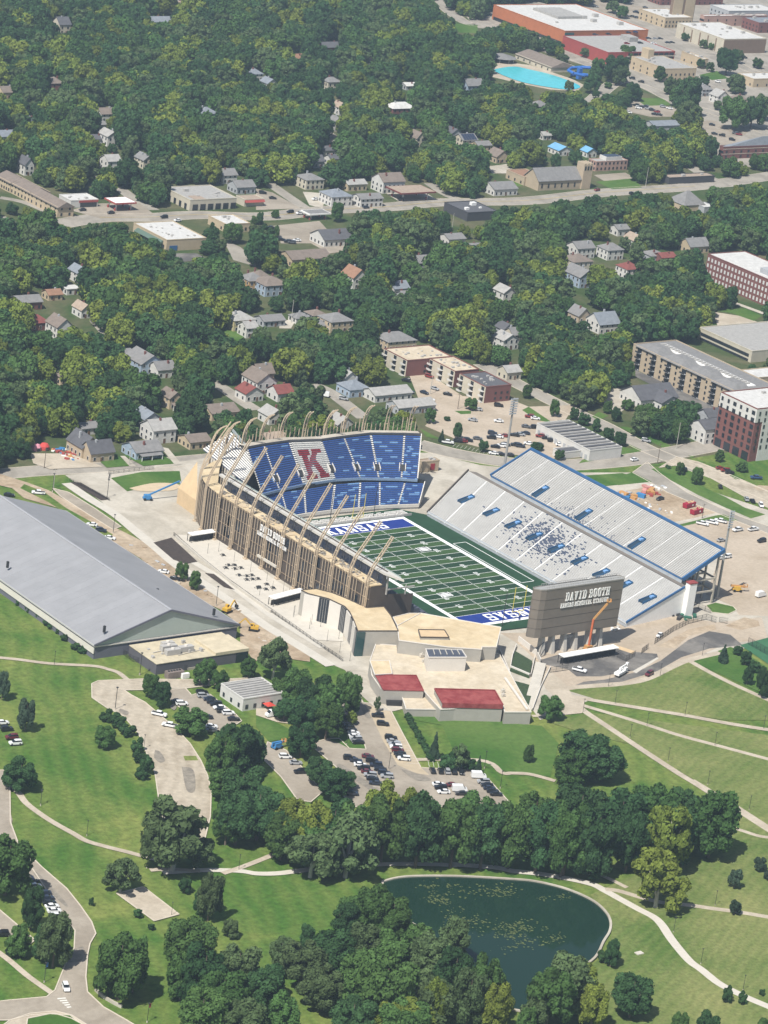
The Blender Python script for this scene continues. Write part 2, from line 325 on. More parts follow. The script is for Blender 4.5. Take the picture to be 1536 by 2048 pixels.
SH('verge',zr((800,95),(900,120),(850,138)),m_lawn_fresh)
SH('planting_bed',zr((1380,380),(1440,360),(1600,370),(1600,420),(1430,410)),m_dirt)
SH('grass_island',zr((900,1590),(1000,1560),(1180,1600),(1215,1640),(1130,1680),(960,1660)),m_lawn_fresh)
# south-east works area
SH('works_ground',zb((0,360),(190,360),(700,300),(900,250),(1250,300),(1500,270),(1536,400),(1300,420),(1080,520),(800,650),(390,690),(270,600),(210,520),(100,420)),m_lot_e)
SH('fresh_asphalt',zb((215,520),(350,480),(640,430),(780,470),(900,480),(905,500),(800,570),(580,610),(440,610),(390,570),(250,540)),m_asph_dark)
SH('fresh_asphalt',zb((480,640),(600,628),(780,585),(920,520),(1080,400),(1200,350),(1320,370),(1390,430),(1200,450),(1040,500),(900,580),(700,640),(430,660)),m_asph_dark)
SH('planting_bed',zb((1290,320),(1400,270),(1480,290),(1490,320),(1380,345)),m_dirt)
SH('planting_bed',zb((900,440),(1080,340),(1230,310),(1240,340),(1080,380),(1000,450)),m_dirt)
SH('crosswalk_paving',zb((625,435),(650,425),(775,465),(760,480)),m_tan)
SH('kerb_island',zb((760,580),(900,500),(910,505),(780,592)),m_conc_w)
# lawn triangle and paths, lower right
SH('lawn',zb((385,690),(560,665),(800,640),(960,570),(1040,535),(1085,530),(1536,750),(1536,860),(1300,860),(650,770)),m_lawn_mown)
SH('lawn',zb((1090,520),(1230,470),(1320,440),(1400,470),(1536,560),(1536,720)),m_lawn_fresh)
LW=[(1100,1445),(1180,1425),(1536,1470),(1700,1480),(1760,2110),(1200,2110),(1120,1980),(1220,1900),(1225,1840),(1180,1790),(1290,1740),(1470,1700),(1440,1590),(1270,1490),(1180,1470)]
SH('lawn',LW,m_lawn_mown)
SH('fresh_lawn',d20((-750,60),(-160,30),(0,440),(180,455),(280,560),(230,760),(0,735),(-200,690),(-330,650),(-420,450),(-590,420)),m_lawn_fresh)
SH('court',[(1480,1290),(1536,1275),(1600,1300),(1600,1345),(1540,1330)],M('green_court',(.04,.13,.06),.8,.1))
P_=[]
def path(pts,wd=2.6,mat=m_path): return RB('path',pts,wd,mat,False)
path(d20((120,395),(160,395),(200,400)),2)
path(d20((210,215),(330,225),(500,215),(640,205),(800,175),(960,100),(1060,60),(1250,15)),3.2)
path(d20((240,250),(400,285),(600,320),(1000,385),(1300,440),(1540,478),(1700,500)),3)
path(d20((290,290),(420,330),(640,395),(830,455),(1000,510),(1260,580),(1540,655),(1700,700)),2.6)
path(d20((370,312),(440,370),(560,450),(680,530),(800,610),(1000,740),(1100,800),(1240,890),(1400,990),(1540,1080),(1680,1170)),3)
path(d20((1060,62),(1200,140),(1340,210),(1540,300),(1640,345)),2.8)
SH('forecourt',d20((150,110),(230,120),(330,215),(360,270),(440,290),(420,378),(300,390),(280,300),(200,230)),m_path)
path(e20((1310,285),(1370,300),(1480,335),(1560,345)),2.2)
path(e20((1080,0),(1180,60),(1330,150),(1540,285),(1700,390)),2.6)
path(e20((-360,505),(-100,525),(0,545),(150,560),(320,588),(480,625),(560,665),(660,720),(760,775),(850,822),(900,870),(960,960),(1060,1080),(1140,1140),(1250,1225),(1400,1300),(1540,1360),(1700,1430)),3.2,m_path_w)
path(e20((560,655),(640,665),(760,700),(900,735),(1060,750),(1200,770),(1350,790),(1540,822),(1650,840)),2.6)
path(e20((535,570),(610,605),(690,645)),2)
path(e10((-560,555),(-300,540),(-100,545),(0,560),(120,560),(250,545),(400,525),(640,510),(900,503),(1200,510)),2.8,m_path_w)
path(e10((-200,560),(-80,520),(60,465),(130,435)),2.2)
path([(300,1740),(340,1738),(400,1742)],2.2)
path(d20((-760,660),(-200,660),(-60,735),(0,738),(110,745),(260,785)),2.4)
path(d00((-60,100),(100,115),(300,140),(560,155),(650,175),(710,195),(760,235)),2.3)
path(e00((55,15),(110,75),(160,140),(260,215),(340,265),(440,320),(520,365),(640,400),(760,430),(890,465),(1000,490)),2.4)
path(e00((-40,1010),(60,1085),(160,1170),(250,1235),(315,1280)),2.2)
# gravel service road and lots, lower left/centre
SH('gravel_road',d00((550,262),(590,243),(850,233),(1130,237),(1330,235),(1540,225),(1540,262),(1330,262),(1150,285),(1000,300),(870,298),(745,300),(790,330),(870,372),(950,440),(1060,535),(1140,620),(1205,722),(1245,810),(1268,900),(1262,1060),(1245,1130),(1230,1190),(1120,1250),(1000,1250),(960,1080),(950,940),(930,800),(880,680),(830,560),(740,455),(640,405),(552,345)),m_gravel)
SH('verge',d00((1100,695),(1175,695),(1190,722),(1110,722)),m_grass)
SH('parking_lot',d00((1000,285),(1110,285),(1150,330),(1200,315),(1260,325),(1340,390),(1410,440),(1450,485),(1330,560),(1210,500),(1060,390),(1010,350)),m_asph)
SH('parking_lot',d10((560,80),(600,130),(640,255),(760,265),(810,305),(880,440),(990,645),(1290,662),(1400,720),(1500,830),(1536,870),(1400,880),(560,880),(520,800),(480,640),(340,520),(330,500),(430,470),(500,470),(560,530),(660,535),(650,500),(560,430),(440,360),(460,240)),m_asph)
SH('drive_strip',d10((640,262),(800,300),(880,440),(985,640),(1040,690),(960,680),(850,630),(760,480),(700,350)),M('tan_drive',(.42,.345,.24),.95,.1,.3))
SH('parking_lot',d10((70,490),(180,540),(240,600),(400,790),(330,850),(250,840),(150,700),(40,590)),m_asph)
SH('forecourt',d10((0,290),(130,290),(200,340),(220,385),(120,370),(0,330)),m_path)
SH('service_drive',zs((330,430),(440,470),(500,660),(640,680),(560,700),(480,690),(380,600),(340,520)),m_conc)
SH('verge',d10((440,480),(560,430),(650,500),(660,530),(560,530),(500,500)),m_lawn_fresh)
SH('verge',d10((0,335),(120,372),(210,420),(190,470),(80,490),(0,400)),m_lawn_fresh)
# west corridor between practice hall and stadium
SH('dirt_corridor',zp((-30,20),(60,40),(120,90),(330,150),(500,270),(700,390),(860,540),(1090,640),(1190,720),(1190,800),(1260,900),(1320,870),(1536,900),(1536,850),(1300,700),(1120,600),(1000,500),(880,420),(700,300),(560,230),(380,130),(240,50),(130,10),(0,-30)),m_dirt)
SH('verge',zp((120,20),(220,60),(330,140),(440,200),(560,270),(540,290),(400,210),(240,110),(100,40)),m_grass)
SH('lane',zp((260,40),(340,60),(470,140),(600,230),(560,245),(430,165),(300,80)),m_asph)
RB('walkway',zp((330,15),(440,90),(570,170),(680,260),(780,340),(860,410),(960,480),(1080,560),(1200,640),(1330,730),(1480,820),(1640,920)),5,m_conc_w,False)
RB('walkway',zp((940,395),(1080,480),(1180,550),(1320,655),(1460,745),(1600,830)),3.5,m_conc_w,False)
SH('planting_bed',zp((760,310),(850,285),(980,405),(920,415),(860,395)),m_mulch)
SH('planting_bed',zp((1015,460),(1060,465),(1165,545),(1110,530)),m_mulch)
SH('planting_bed',zp((345,10),(400,12),(545,95),(500,100)),m_mulch)
SH('lawn',zp((550,-10),(700,-40),(890,-45),(900,20),(760,30),(630,55)),m_lawn_fresh)
SH('sand_heap',zp((640,40),(760,15),(880,20),(860,50),(700,55)),m_sand,smooth=True)
SH('plaza_paving',zp((880,270),(1110,290),(1340,480),(1536,600),(1700,740),(1700,800),(1536,790),(1350,650),(1180,520),(990,390)),m_path_w)
# houses' lawns and drives beside the north street
SH('yard',c00((580,830),(720,820),(780,875),(640,885)),m_lawn_fresh)
SH('yard',c00((740,810),(960,800),(1060,860),(860,875)),m_lawn_fresh)
SH('driveway',c00((180,800),(420,800),(620,880),(300,895),(200,860)),m_path)
SH('driveway',c00((960,760),(1010,770),(1090,865),(1050,870)),m_conc)
SH('driveway',c00((720,815),(750,815),(820,880),(780,880)),m_conc)
SH('yard',c00((1320,30),(1420,30),(1480,90),(1430,130),(1310,70)),m_lawn_fresh)
# lower-left street and roundabout
SH('street',e00((-90,-60),(40,-60),(60,60),(62,250),(110,380),(250,520),(400,650),(480,750),(550,850),(575,920),(540,980),(525,1050),(515,1180),(525,1270),(620,1360),(760,1440),(860,1500),(560,1500),(430,1430),(330,1400),(180,1410),(60,1440),(-80,1440),(-80,1335),(60,1320),(280,1300),(330,1260),(390,1110),(445,1010),(450,900),(380,830),(320,720),(240,600),(140,450),(80,380),(0,330),(-90,300)),m_asph)
SH('parking_lot',e00((-60,330),(0,330),(140,450),(240,600),(100,560),(-60,640)),m_asph)
SH('street',e00((-60,740),(0,780),(130,890),(210,960),(170,990),(60,940),(-60,850)),m_asph)
SH('roundabout_apron',e00((60,1440),(180,1400),(330,1385),(430,1410),(540,1480),(560,1530),(-60,1530)),m_path)
SH('grass_island',e00((165,1430),(300,1402),(420,1410),(490,1464),(520,1530),(150,1530)),m_lawn_fresh)
SH('patio',e00((700,680),(860,640),(1075,805),(925,845)),m_path)
SH('court_apron',[(-40,1690),(0,1575),(10,1580),(25,1640),(10,1700)],m_asph)
m_patch=two_tone('old_patch',(.20,.178,.148),(.26,.232,.19),scale=.3,fine=.9,fvar=.2)
for pts in (d00((930,660),(960,670),(990,720),(960,735),(925,705)),d00((1040,380),(1060,400),(1045,420),(1020,400)),d00((720,410),(770,430),(760,450),(715,430)),d00((1090,760),(1160,780),(1170,900),(1120,900)),d10((480,640),(520,630),(730,775),(700,790)),d10((600,200),(640,240),(690,340),(650,330)),d10((860,650),(1000,690),(1050,720),(960,720)),e00((200,560),(230,560),(400,740),(370,740)),e00((420,1030),(500,1000),(490,1080),(400,1090))):
    SH('surface_patch',pts,m_patch,False,True)
# lake with a stone rim
LK=[(765,1763),(812,1753),(912,1752),(1024,1758),(1074,1763),(1134,1778),(1184,1800),(1211,1823),(1221,1843),(1219,1863),(1207,1883),(1190,1915),(1150,1945),(1100,1990),(1060,2020),(1010,2012),(960,1965),(900,1905),(850,1862),(800,1832),(765,1795)]
m_water=bpy.data.materials.new('lake_water'); m_water.use_nodes=True
_b=m_water.node_tree.nodes['Principled BSDF']; _b.inputs['Base Color'].default_value=(.009,.029,.0185,1); _b.inputs['Roughness'].default_value=.06; _b.inputs['IOR'].default_value=1.33
_n=m_water.node_tree; _g=_n.nodes.new('ShaderNodeNewGeometry'); _no=_n.nodes.new('ShaderNodeTexNoise'); _no.inputs['Scale'].default_value=1.6; _no.inputs['Detail'].default_value=4; _bp=_n.nodes.new('ShaderNodeBump'); _bp.inputs['Strength'].default_value=.035; _bp.inputs['Distance'].default_value=.12
_n.links.new(_g.outputs['Position'],_no.inputs['Vector']); _n.links.new(_no.outputs['Fac'],_bp.inputs['Height']); _n.links.new(_bp.outputs[0],_b.inputs['Normal'])
lake=SH('lake',LK,m_water,False,True)
LKP=spline([G(x,y,.5) for x,y in LK]+[G(*LK[0],.5)],5)
rb=MB()
for i in range(len(LKP)-1): rb.bar(LKP[i],LKP[i+1],.8,.5)
rb.obj('stone_rim',m_conc,lake)
# mats of lily pads floating on the lake
lily=MB(); zl=LZ[0]+.02
for cx,cy,sx,sy,n in ((880,1785,35,12,80),(1000,1782,55,8,70),(900,1820,40,18,60),(1050,1850,50,35,120),(970,1860,40,15,50),(1100,1800,40,14,40),(1040,1890,35,15,60),(860,1772,20,6,30),(1120,1870,25,25,30),(930,1840,60,10,50)):
    for k in range(max(2,n//14)):
        qx,qy=rnd.gauss(cx,sx*.6),rnd.gauss(cy,sy*.6); c0=G(qx,qy,zl); sp=rnd.uniform(.8,2.6)
        for m_ in range(rnd.randint(8,26)):
            x_,y_=c0.x+rnd.gauss(0,sp*1.5),c0.y+rnd.gauss(0,sp); r=rnd.uniform(.12,.5); a0=rnd.random()*6; z_=zl+rnd.random()*.03
            lily.q(*[(x_+r*rnd.uniform(.6,1.3)*math.cos(a0+j*1.05),y_+r*rnd.uniform(.6,1.3)*math.sin(a0+j*1.05),z_) for j in range(6)])
tag(lily.obj('lily_pads',M('lily_leaf',(.085,.105,.036),.7,.3,.8)),'scattered mats of yellow-green lily pads on the lake','lily pads',kind='stuff')
# pool
POOL=[(985,140),(1000,136),(1030,133),(1060,139),(1095,147),(1135,160),(1160,172),(1150,178),(1125,178),(1085,172),(1045,164),(1010,152)]
m_pool=M('pool_water',(.08,.52,.58),.15,.12,.25,spec=.5); SH('pool_water',POOL,m_pool,True,True)
# ======================================================================= block letters: every glyph is a set of quads on a 10 x 14 grid
def _r(x0,y0,x1,y1): return [(x0,y0),(x1,y0),(x1,y1),(x0,y1)]
GL={}
_sf=lambda x0,x1:[_r(x0,0,x1,2),_r(x0,12,x1,14)]
GL['K']=[_r(1.2,0,3.6,14)]+_sf(0,4.8)+[[(3.6,5.2),(9.4,14),(6.6,14),(3.6,8.8)],[(4.4,7.4),(7.0,0),(9.8,0),(6.3,9.8)],_r(5.8,12.2,10,14),_r(5.8,0,10,1.8)]
GL['A']=[[(1,0),(3.4,0),(6,14),(4,14)],[(6.6,0),(9,0),(6,14),(4.2,14)],_r(3,4,7,6),_r(0,0,4,1.8),_r(6,0,10,1.8)]
GL['N']=[_r(1,0,3.2,14),_r(7,0,9.2,14),[(1.4,14),(3.8,14),(8.8,0),(6.6,0)],_r(0,0,4.2,1.8),_r(0,12.2,3,14),_r(6,12.2,10,14)]
GL['S']=[_r(1,12,9,14),_r(1,6,9,8),_r(1,0,9,2),_r(.6,7,3,13),_r(7,1,9.4,7),_r(7.2,9.6,9.4,13),_r(.6,1,2.8,4.4)]
GL['D']=[_r(1,0,3.4,14),_r(0,0,7,2),_r(0,12,7,14),[(7,0),(9.6,2.6),(9.6,11.4),(7,14)]]
GL['V']=[[(1,14),(3.4,14),(6,0),(4.2,0)],[(6.6,14),(9,14),(5.8,0),(4,0)],_r(0,12.2,4,14),_r(6,12.2,10,14)]
GL['I']=[_r(3.7,0,6.3,14),_r(2,0,8,2),_r(2,12,8,14)]
GL['B']=GL['D'][:3]+[_r(1,6,8,8),[(7,0),(9.4,1.6),(9.4,5.8),(7,7.4)],[(7,7),(9,8.4),(9,12.4),(7,14)]]
GL['O']=[_r(.6,2,3.2,12),_r(6.8,2,9.4,12),[(2,0),(8,0),(9.4,2),(.6,2)],[(.6,12),(9.4,12),(8,14),(2,14)]]
GL['T']=[_r(3.8,0,6.2,14),_r(.4,12,9.6,14),_r(2.4,0,7.6,1.8),_r(.4,9.6,2.2,12),_r(7.8,9.6,9.6,12)]
GL['H']=[_r(1,0,3.4,14),_r(6.6,0,9,14),_r(3,6,7,8)]+[_r(a,b,a+4.2,b+1.8) for a in (0,5.8) for b in (0,12.2)]
GL['M']=[_r(.8,0,2.8,14),_r(7.2,0,9.2,14),[(.8,14),(3,14),(5.8,4),(4.2,4)],[(7,14),(9.2,14),(5.8,4),(4.2,4)],_r(0,0,3.8,1.8),_r(6.2,0,10,1.8)]
GL['E']=[_r(1,0,3.4,14),_r(0,0,9,2),_r(0,12,9,14),_r(2,6,7,8),_r(7.2,1,9,4),_r(7.2,10,9,13)]
GL['R']=[_r(1,0,3.4,14),_r(0,12,7,14),_r(0,0,4.6,1.8),_r(1,6,8,8),[(7,7),(9.2,8.4),(9.2,12.4),(7,14)],[(5,7),(7.2,7),(9.8,0),(7.4,0)]]
GL['L']=[_r(1,0,3.4,14),_r(0,0,9,2),_r(0,12,4.6,14),_r(7.2,1,9,4.4)]
GL['U']=[_r(1,2,3.4,14),_r(6.6,2,9,14),[(2,0),(8,0),(9,2),(1,2)],_r(0,12.2,4.2,14),_r(5.8,12.2,10,14)]
GL['X']=[[(.6,0),(3.2,0),(9.4,14),(6.8,14)],[(6.8,0),(9.4,0),(3.2,14),(.6,14)]]+[_r(a,b,a+4,b+1.8) for a in (0,6) for b in (0,12.2)]
GL['0']=GL['O']; GL['1']=GL['I']
GL['2']=[_r(.8,12,9,14),_r(7,7,9.2,13),_r(.8,6,9.2,8),_r(.8,0,3,7),_r(.8,0,9.2,2)]
GL['3']=[_r(.8,12,9,14),_r(7,0,9.2,14),_r(2.5,6,9,8),_r(.8,0,9,2)]
GL['4']=[_r(.8,5,3,14),_r(.8,5,9.4,7),_r(6.4,0,8.6,14)]
GL['5']=[_r(.8,12,9,14),_r(.8,7,3,14),_r(.8,6,9.2,8),_r(7,0,9.2,8),_r(.8,0,9,2)]
def letter(ch,o,u,v,wd,ht,dep,mat,parent,name='letter',off=(0,0,0)):
    """glyph standing at o, running along u, rising along v, proud by dep along u x v"""
    u=Vector(u); v=Vector(v); n=u.cross(v).normalized(); o=Vector(o); b=MB(off)
    for j,q in enumerate(GL[ch]):
        P=[o+u*(x/10*wd)+v*(y/14*ht) for x,y in q]; e=dep+.004*j
        if dep>.05: b.hexa(P,[p+n*e for p in P])
        else: b.q(*[p+n*e for p in P])
    return b.obj(name,mat,parent)
def word(txt,o,u,v,wd,ht,gap,dep,mat,parent,name='letter',off=(0,0,0)):
    o=Vector(o)
    for ch in txt:
        if ch!=' ': letter(ch,o,u,v,wd,ht,dep,mat,parent,name,off); o=o+Vector(u)*(wd+gap)
        else: o=o+Vector(u)*(wd*.6)
# ======================================================================= football field
yd=.9144; FZ=.62
m_turf_o=M('turf_surround',(.017,.055,.025),.95,.15,.2); m_turf_d=M('turf_dark',(.014,.043,.019),.95,.14,.3); m_turf_l=M('turf_light',(.038,.082,.025),.95,.12,.3)
m_ezb=M('end_zone_blue',(.010,.032,.20),.9,.12,.2); m_line=M('field_paint',(.80,.80,.78),.9,.04,.3)
field=thing('football_field','striped green football field with blue end zones inside the stadium','football field',(0,0,0)); field['kind']='structure'
MB().q(*[(x,y,FZ-.03) for x,y in ((-33,-62),(33,-66),(38,-66),(38.6,56),(30,66),(-30,66),(-33,56))]).obj('turf_surround',m_turf_o,field)
for i in range(20):
    y0=-50*yd+i*5*yd; MB().box(-24.4,y0,FZ-.5,24.4,y0+5*yd,FZ).obj('turf_stripe',m_turf_d if i%2==0 else m_turf_l,field)
for sgn in (-1,1):
    ya,yb=sorted((sgn*50*yd,sgn*60*yd)); ez=MB().box(-24.4,ya,FZ-.5,24.4,yb,FZ+.004).obj('end_zone',m_ezb,field)
    if sgn>0: word('KANSAS',(-19.6,ya+1.4,FZ+.02),(1,0,0),(0,1,0),4.7,6.6,.72,.01,m_line,ez)
    else: word('KANSAS',(19.6,yb-1.4,FZ+.02),(-1,0,0),(0,-1,0),4.7,6.6,.72,.01,m_line,ez)
    yo=sgn*60*yd; MB().box(-26.4,min(yo,yo+sgn*2),FZ-.3,26.4,max(yo,yo+sgn*2),FZ+.03).obj('end_line',m_line,field)
for x in (-24.4,24.4):
    MB().box(min(x,x*26.4/24.4),-60*yd,FZ-.3,max(x,x*26.4/24.4),60*yd,FZ+.03).obj('side_line',m_line,field)
for i in range(21):
    y=-50*yd+i*5*yd; MB().box(-24.4,y-.10,FZ-.2,24.4,y+.10,FZ+.02).obj('yard_line',m_line,field)
hm=MB()
for i in range(101):
    y=-50*yd+i*yd
    if i%5==0: continue
    for x in (-6.1,6.1): hm.box(x-.33,y-.12,FZ-.1,x+.33,y+.12,FZ+.022)
tag(hm.obj('hash_marks',m_line,field),kind='stuff')
for i in range(-4,5):
    t=str(50-abs(i)*10); y=i*10*yd
    for sx in (-1,1):
        # numerals read from the nearer side line
        for j,ch in enumerate(t):
            s=(j-.5)*2.1
            if sx<0: letter(ch,(-24.4+8.2,y-s*1.0+.75 if False else y+ (-s)+.75,FZ+.03),(0,-1,0),(1,0,0),1.5,2.0,.01,m_line,field,'numeral')
            else: letter(ch,(24.4-8.2,y+s-.75,FZ+.03),(0,1,0),(-1,0,0),1.5,2.0,.01,m_line,field,'numeral')
for cx,cy in (( -2.5,22.9),(-2.5,-22.9)):
    p=G(*((847,1098) if cy>0 else (890,1189)),FZ); lg=MB().box(p.x-2.9,p.y-2.1,FZ-.05,p.x+2.9,p.y+2.1,FZ+.035).obj('conference_emblem',m_line,field)
    for j,ch in enumerate('XII'): letter(ch,(p.x-2.6,p.y+2.0-j*1.35,FZ+.05),(0,-1,0),(1,0,0),1.3,5.0,.01,m_steel,lg)
bx=MB()
for (x0,y0,x1,y1) in ((27.4,-23.4,34.5,-23.1),(27.4,23.1,34.5,23.4),(34.2,-23.4,34.5,23.4),(27.4,-23.4,27.7,23.4)): bx.box(x0,y0,FZ-.1,x1,y1,FZ+.02)
bx.obj('bench_area_line',m_line,field)
# goal posts
for sgn in (-1,1):
    y=sgn*60*yd; gp=thing('goal_post','yellow goal post standing at the %s end of the field'%('scoreboard' if sgn<0 else 'north stand'),'goal post',(0,y+sgn*1.5,FZ),0,'goal posts'); my=M('goal_yellow',(.62,.52,.09),.5,.05)
    MB().tube((0,0,0),(0,0,2.6),.14).tube((0,0,2.6),(0,-sgn*1.5,3.05),.12).obj('post',my,gp)
    MB().tube((-2.82,-sgn*1.5,3.05),(2.82,-sgn*1.5,3.05),.14).obj('crossbar',my,gp)
    for x in (-2.82,2.82): MB().tube((x,-sgn*1.5,3.05),(x,-sgn*1.5,13.7),.14).obj('upright',my,gp)
    MB().tube((0,0,0),(0,0,1.8),.32,n=8).obj('pad',m_ezb,gp)
    for x in (-11,12):
        np_=tag(MB((x,y+sgn*4.5,FZ)).tube((x,y+sgn*4.5,FZ),(x,y+sgn*4.5,15),.16,.12).obj('net_pole',m_steel),'slim black net pole behind the %s end zone on the %s side'%('scoreboard' if sgn<0 else 'north',  'ribbed west stand' if x<0 else 'bleacher'),'pole','ball net poles')
# ======================================================================= seating decks
def lerp(a,b,t): return Vector(a)*(1-t)+Vector(b)*t
def deck_section(parent,f0,f1,b0,b1,rows,colour,seat_h=.42,seat_d=.5,aisle=.06,mats=None,tread=m_deck,seatname='seat_row',cells=24,off=(0,0,0)):
    """stepped rows between a front edge f0-f1 and a back edge b0-b1; colour(u,row) names the seat material"""
    st=MB(off); runs={}
    for r in range(rows):
        t0,t1=r/rows,(r+1)/rows; A,B,C,D=lerp(f0,b0,t0),lerp(f1,b1,t0),lerp(f1,b1,t1),lerp(f0,b0,t1)
        zt=A.z; zt2=B.z
        C.z=zt2; D.z=zt
        st.q(A,B,C,D); up=lerp(f0,b0,t1).z-zt
        st.q(D,C,C+Vector((0,0,up)),D+Vector((0,0,up)))
        u=aisle
        while u<1-aisle-1e-6:
            c=colour(u+.5/cells,r); u2=u
            while u2<1-aisle-1e-6 and colour(u2+.5/cells,r)==c: u2+=1/cells
            u2=min(u2,1-aisle)
            if c is not None:
                m=runs.setdefault(c,MB(off)); P=[lerp(A,B,u),lerp(A,B,u2),lerp(lerp(A,B,u2),lerp(D,C,u2),seat_d),lerp(lerp(A,B,u),lerp(D,C,u),seat_d)]
                Q=[p+Vector((0,0,.02)) for p in P]; m.hexa(Q,[p+Vector((0,0,seat_h)) for p in Q])
            u=u2
    so_=st.obj('deck_steps',tread,parent)
    for c,m in runs.items(): tag(m.obj(seatname,mats[c],so_),kind='stuff')
    for s,(f,b,f_,b_) in enumerate(((f0,b0,f1,b1),(f1,b1,f0,b0))):   # pale stair strip beside the aisle
        sm=MB(off)
        for r in range(rows):
            t0,t1=r/rows,(r+1)/rows; A=lerp(f,b,t0); D=lerp(f,b,t1); A2=lerp(A,lerp(f_,b_,t0),aisle*.85); D2=lerp(D,lerp(f_,b_,t1),aisle*.85); z=A.z+.16
            Q=[Vector((p.x,p.y,z)) for p in (A,A2,D2,D)]; sm.hexa([q-Vector((0,0,.3)) for q in Q],Q)
        tag(sm.obj('aisle_steps',m_seat_w if mats is SEATM else m_white,so_),kind='stuff')
    return so_
SEATM={'b':m_blue,'l':m_blue_l,'w':m_seat_w,'c':m_crim}
BLM={'p':m_bleach,'g':M('grey_blue_chairback',(.085,.11,.17),.7,.2,.5)}
# ---- east stand
es=thing('east_stand','cream bleacher stand with blue rim and blue stair portals beside the field','grandstand',(38,0,0))
EO=Vector((38,0,0))
ea0=[Vector((37.6,55,1.7)),Vector((39.2,-76.2,1.7))]; ea1=[Vector((72,72.5,11.6)),Vector((72,-72.3,11.6))]
NS=11
def ptE(a,b,k): return lerp(a,b,k/NS)
er=random.Random(3)
CH=set()
cells_c=[(er.gauss(.47,.085),er.gauss(27,8.0)) for _ in range(640)]
for k in range(NS):
    f0,f1=ptE(ea0[0],ea0[1],k),ptE(ea0[0],ea0[1],k+1); b0,b1=ptE(ea1[0],ea1[1],k),ptE(ea1[0],ea1[1],k+1)
    here={}
    for cu,cr in cells_c:
        if k/NS<=cu<(k+1)/NS:
            for d in range(er.randint(1,3)): here[(int((cu*NS-k)*24)+d,int(cr))]=1
    deck_section(es,f0,f1,b0,b1,46,lambda u,r,h=here:'g' if (int(u*24),r) in h else 'p',.30,.50,.035,BLM,m_riser,'bleacher_boards',off=EO)
    if 0<k<NS: pass
ub0=[Vector((74.6,60,13.4)),Vector((74.6,-67.4,13.4))]; ub1=[Vector((95,60,23.6)),Vector((95,-67.4,23.6))]
NU=10
for k in range(NU):
    f0,f1=lerp(ub0[0],ub0[1],k/NU),lerp(ub0[0],ub0[1],(k+1)/NU); b0,b1=lerp(ub1[0],ub1[1],k/NU),lerp(ub1[0],ub1[1],(k+1)/NU)
    here={}
    for cu,cr in cells_c[:110]:
        if k/NU<=cu<(k+1)/NU: here[(int((cu*NU-k)*24),int(er.expovariate(.25)))]=1
    deck_section(es,f0,f1,b0,b1,30,lambda u,r,h=here:'g' if (int(u*24),r) in h else 'p',.30,.50,.035,BLM,m_riser,'bleacher_boards',off=EO)
# cross-aisle, rims, rails, walls
MB(EO).q((72,72.5,11.75),(72,-72.3,11.75),(74.6,-72.3,11.75),(74.6,70,11.75)).obj('cross_aisle',m_riser,es)
MB(EO).box(74.45,-67.4,11.6,74.75,60,13.3).obj('front_wall',M('pale_blue_wall',(.40,.43,.45),.7,.1,.4),es)
MB(EO).box(74.3,-67.4,13.3,74.5,60,13.9).obj('blue_rail',m_rimblue,es)
rr=MB(EO); rr.bar((95.3,60.6,24.2),(95.3,-68,24.2),.5,1.2); rr.bar((74.4,60.5,13.8),(95.4,60.5,24.0),.5,.9); rr.bar((74.4,-67.9,13.6),(95.4,-67.9,24.0),.7,1.7)
rr.obj('blue_rim',m_rimblue,es)
MB(EO).q((37.6,55,1.6),(39.2,-76.2,1.6),(39.2,-76.2,FZ-.3),(37.6,55,FZ-.3)).q((37.6,55,1.75),(39.2,-76.2,1.75),(39.6,-76.2,2.7),(38,55,2.7)).obj('field_wall',M('rail_grey',(.36,.38,.40),.7,.15,.5),es)
sw=MB(EO); sw.q((39.2,-76.25,0),(72,-72.35,0),(72,-72.35,11.9),(39.2,-76.25,2.0)); sw.q((72,-72.35,0),(76.5,-72,0),(76.5,-72,14.2),(72,-72.35,13.2)); sw.obj('end_wall',m_white,es)
MB(EO).bar((39.2,-76.3,2.4),(72,-72.4,12.3),.5,.9).obj('blue_coping',m_rimblue,es)
nw=MB(EO); nw.q((37.6,55.1,0),(37.6,55.1,2.0),(72,72.6,11.9),(72,72.6,0)); nw.obj('north_end_wall',m_grey_panel,es)
MB(EO).bar((37.6,55.2,2.3),(72,72.7,12.2),.5,.8).obj('north_coping',m_brown,es)
tw=MB(EO); tw.box(72.6,-74.8,0,76.4,-72.2,14.2); tw.obj('stair_tower',m_white,es); MB(EO).box(72.4,-75.0,14.2,76.6,-72.0,14.7).obj('stair_tower_cap',m_maroon,es)
fr=MB(EO)
for yy in np.arange(-66.5,60,6.3):
    for xx,zt in ((84,17.8),(94.2,22.9)): fr.box(xx-.35,yy-.35,0,xx+.35,yy+.35,zt)
for zz in (5.5,11):
    for yy in (-66.5,-60.2): fr.box(75,yy-.25,zz,94.5,yy+.25,zz+.7)
    fr.box(93.9,-66.5,zz,94.5,60,zz+.7)
fr.obj('support_frame',M('frame_concrete',(.40,.36,.30),.9,.1),es)
MB(EO).q((75,-66.4,13.2),(95,-66.4,23.2),(95,59.5,23.2),(75,59.5,13.2)).obj('deck_underside',m_deck,es)
